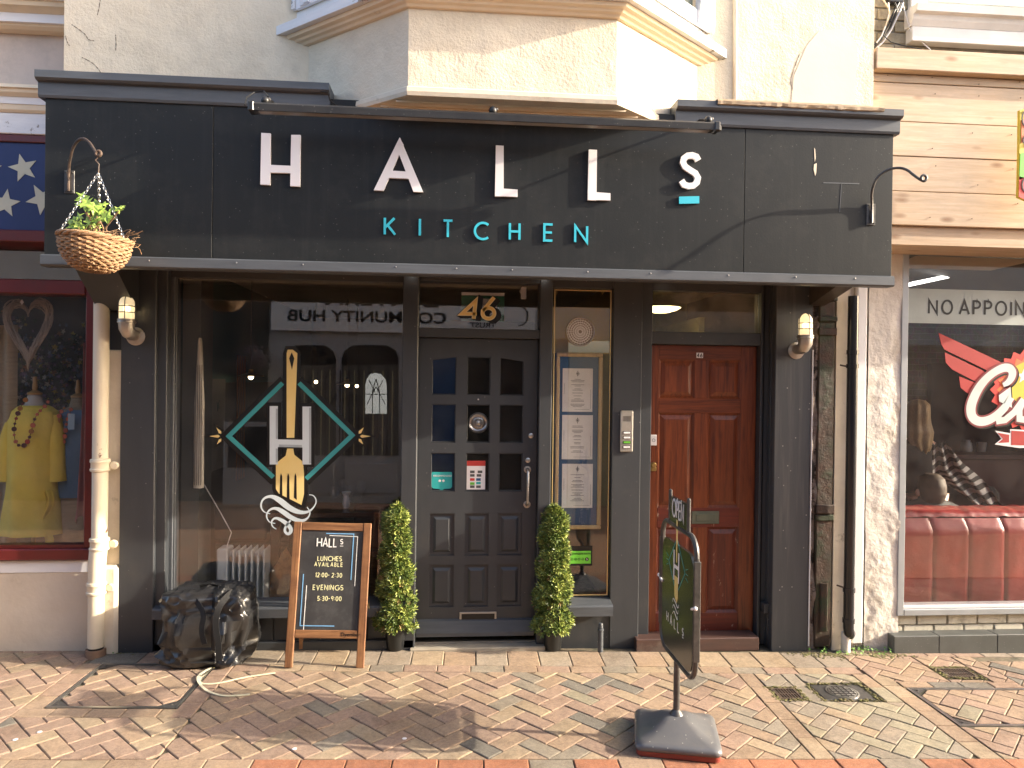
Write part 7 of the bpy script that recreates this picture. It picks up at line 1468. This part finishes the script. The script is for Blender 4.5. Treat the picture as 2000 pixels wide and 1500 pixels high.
# heart wreath
hw_ = thing('heart_wreath', 'twisted willow heart wreath hanging in the gift shop window', 'wreath', tuple(at(55, 640, .25)))
for k in range(60):
    P = []; j1, j2 = random.uniform(-9, 9), random.uniform(-9, 9); ph = random.uniform(0, 6); t0 = random.uniform(0, 2*PI); ln = random.uniform(1.2, 4)
    for i in range(22):
        t = t0+ln*i/21; x_ = 16*math.sin(t)**3; y_ = 13*math.cos(t)-5*math.cos(2*t)-2*math.cos(3*t)-math.cos(4*t)
        s_ = 1+.13*math.sin(t*3+ph)+j1*.012; P.append(at(55+x_*2.6*s_+random.gauss(0, .5), 632-y_*(3.4 if y_ > 0 else 4.4)*s_+random.gauss(0, .5), .25+.02*math.sin(t*5+ph)))
    q = MB(); q.tube(P, .0035, 5); q.build('willow_rod', barkm, hw_, True)
q = MB(); c = at(43, 590, .22); q.prism([(c.x-.012, c.z), (c.x, c.z-.018), (c.x+.012, c.z), (c.x, c.z+.018)], .219, .22); q.build('tag', lwhite, hw_)
c = at(0, 645, .2); q = MB(); q.grid(lambda u, v: (c.x-.25+.2*u, .5+.05*math.sin(u*6), .4+1.7*v), 12, 4); q.build('hanging_cloth', jute, None, True, 180, label='pale cloth hanging at the far left of the gift shop window', category='cloth')

# ================================================================ OPPOSITE SIDE OF THE STREET (mirrored in the glass)
YO = -5.35; YV2 = .24-YO
def po(px, py): p = at(px, py, YV2); return (p.x, p.z)
OB = thing('opposite_shop_building', 'pale grey shopfront with arched windows across the street, seen mirrored in the glass', 'building', (0, YO, 0))
def obox(x0, y0, x1, y1, d0, d1, mt, name, par=None, c=0):
    a, b_ = po(x0, y1), po(x1, y0); q = MB(); q.box(a[0], YO+d0, a[1], b_[0], YO+d1, b_[1], c); return q.build(name, mt, par or OB)
q = MB(); q.box(-16, YO-.4, 2.95, 16, YO, 4.3); q.build('upper_wall', M('opposite_cream', (.82, .77, .68), None, 3, .9), OB)  # top kept low and colour lightened to raise fill on the shaded front
q = MB(); q.box(po(795, 0)[0], YO-.3, 2.36, 16, YO, 2.95); q.build('fascia', greyshop, OB)
q = MB(); q.box(po(530, 0)[0], YO-.3, 0, po(795, 0)[0], YO-.05, 2.95); q.build('shopfront_wall', greyshop, OB)
q = MB(); q.box(-16, YO-.3, 0, po(530, 0)[0], YO-.02, 2.95); q.build('dark_wall', dark_in, OB)
for x0, x1 in ((555, 655), (667, 778)):
    P = [(x0, 890), (x1, 890), (x1, 700), (x1-6, 684), (x1-22, 674), (x0+22, 674), (x0+6, 684), (x0, 700)]; q = MB(); q.prism([po(*a) for a in P], YO-.049, YO-.04); w2 = q.build('window', screen_in, OB)
    P = [(x0, 712), (x1, 712), (x1, 700), (x1-6, 684), (x1-22, 674), (x0+22, 674), (x0+6, 684), (x0, 700)]; q = MB(); q.prism([po(*a) for a in P], YO-.039, YO-.035); q.build('valance', blk, w2)
    obox(x0+3, 905, x1-3, 965, -.05, -.03, greyshop, 'panel', None, .01); obox((x0+x1)/2-1, 712, (x0+x1)/2+1, 890, -.04, -.03, blk, 'fold', w2)
    for k in range(12): q = MB(); xx = x0+4+k*(x1-x0-8)/11; q.box(po(xx, 0)[0], YO-.04, po(0, 888)[1], po(xx+2.4, 0)[0], YO-.037, po(0, 714)[1]); q.build('screen_slat', hallcream if k % 2 else dark_in, w2)
P = [(713, 808), (755, 808), (755, 752), (752, 740), (744, 731), (733, 728), (722, 731), (716, 740), (713, 752)]; q = MB(); q.prism([po(*a) for a in P], YO-.034, YO-.03); og = q.build('ogee_window', emis('bright_window', (.9, .92, .85), .5), OB)
q = MB()
for P in ([(713, 770), (755, 770)], [(727, 808), (727, 765), (734, 740)], [(741, 808), (741, 765), (734, 740)], [(716, 790), (734, 755)], [(752, 790), (734, 755)], [(720, 742), (732, 765)], [(748, 742), (736, 765)]): q.ribbon([po(*a) for a in P], .012, YO-.029-.001*(P[0][0] % 3), .002)
q.build('tracery', blk, og)
bn = MB(); a, b_ = po(530, 645), po(1046, 578); bn.box(a[0], YO+.01, a[1], b_[0], YO+.02, b_[1]); bn = bn.build('banner', bannerm, None, label='white banner across the opposite shop reading LANTERN COMMUNITY HUB', category='banner')
def mtext(body, px_r, py, size_px, px_w):
    """lettering on the banner faces the restaurant, so it reads mirrored in the glass"""
    cu = bpy.data.curves.new('t', 'FONT'); cu.body = body; cu.size = 1; cu.extrude = .002; cu.offset = .02; t = bpy.data.objects.new('t', cu); col.objects.link(t); bpy.context.view_layer.update()
    me = bpy.data.meshes.new_from_object(t.evaluated_get(bpy.context.evaluated_depsgraph_get())); bpy.data.objects.remove(t)
    xs = [v.co.x for v in me.vertices]; w0 = max(xs)-min(xs); s_ = (po(px_r, 0)[0]-po(px_r-px_w, 0)[0])/w0; h_ = size_px*10.2/F_PX/.73
    me.transform(Matrix.Diagonal((s_, h_, .3, 1))); me.transform(Matrix.Rotation(PI/2, 4, 'X')); me.transform(Matrix.Rotation(PI, 4, 'Z'))
    o_ = bpy.data.objects.new('banner_text', me); me.materials.append(blk); col.objects.link(o_); o_.parent = bn; p_ = po(px_r, py); me.transform(Matrix.Translation((p_[0], YO+.024, p_[1])))
mtext('COMMUNITY HUB', 872, 632, 22, 310); mtext('LANTERN', 860, 600, 22, 222); mtext('TRUST', 968, 640, 10, 50); mtext('ELDERS', 985, 626, 10, 62)
q = MB(); c = po(1012, 617); q.ribbon([(c[0]+.14*math.cos(t*PI/8), c[1]+.14*math.sin(t*PI/8)) for t in range(-4, 5)], .02, YO+.021, .003); q.build('banner_arc', blk, bn)
# blue shop beyond
obox(795, 660, 900, 990, -.3, -.02, bluem, 'blue_pilaster'); obox(900, 690, 1040, 990, -.3, -.1, mirror_d, 'dark_glazing'); obox(1040, 660, 1110, 990, -.3, -.02, bluem, 'blue_pilaster'); obox(1110, 690, 1250, 990, -.3, -.1, hallcream, 'pale_door'); obox(1250, 660, 1330, 990, -.3, -.04, bluem, 'blue_pilaster')
q = MB(); q.box(po(1330, 0)[0], YO-.3, 0, 16, YO, 2.36); q.build('brick_wall', oppwall, OB)
fb = thing('flower_basket', 'purple flowered hanging basket on the opposite shop, mirrored in the window', 'hanging basket', tuple((po(505, 705)[0], YO+.25, po(505, 705)[1])))
q = MB()
for k in range(500):
    v = Vector((random.gauss(0, 1), random.gauss(0, 1), random.gauss(0, 1))).normalized()*random.uniform(.15, .26); leafblob(q, Vector(fb.location)+v, .03, v, 5)
q.build('flowers', flowers, fb, kind='stuff'); q = MB(); q.tube([Vector(fb.location)+Vector((0, 0, .2)), Vector(fb.location)+Vector((0, 0, .45)), Vector(fb.location)+Vector((0, -.25, .45))], .01, 6); q.build('bracket', blackmetal, fb)
cbx = thing('street_chalkboard', 'grey framed chalkboard standing across the street, mirrored in the window', 'pavement sign', (po(500, 0)[0], YO+.5, 0)); YC2 = YO+.5
q = MB(); a, b_ = po(458, 940), po(552, 820); q.box(a[0], YC2, .1, b_[0], YC2+.02, b_[1]); q.build('frame', greyshop, cbx); q = MB(); q.box(a[0]+.06, YC2+.0205, a[1]+.25, b_[0]-.06, YC2+.024, b_[1]-.06); q.build('board', chalkb, cbx)

# nudge every mesh free of identical normals
for me in bpy.data.meshes: me.validate()
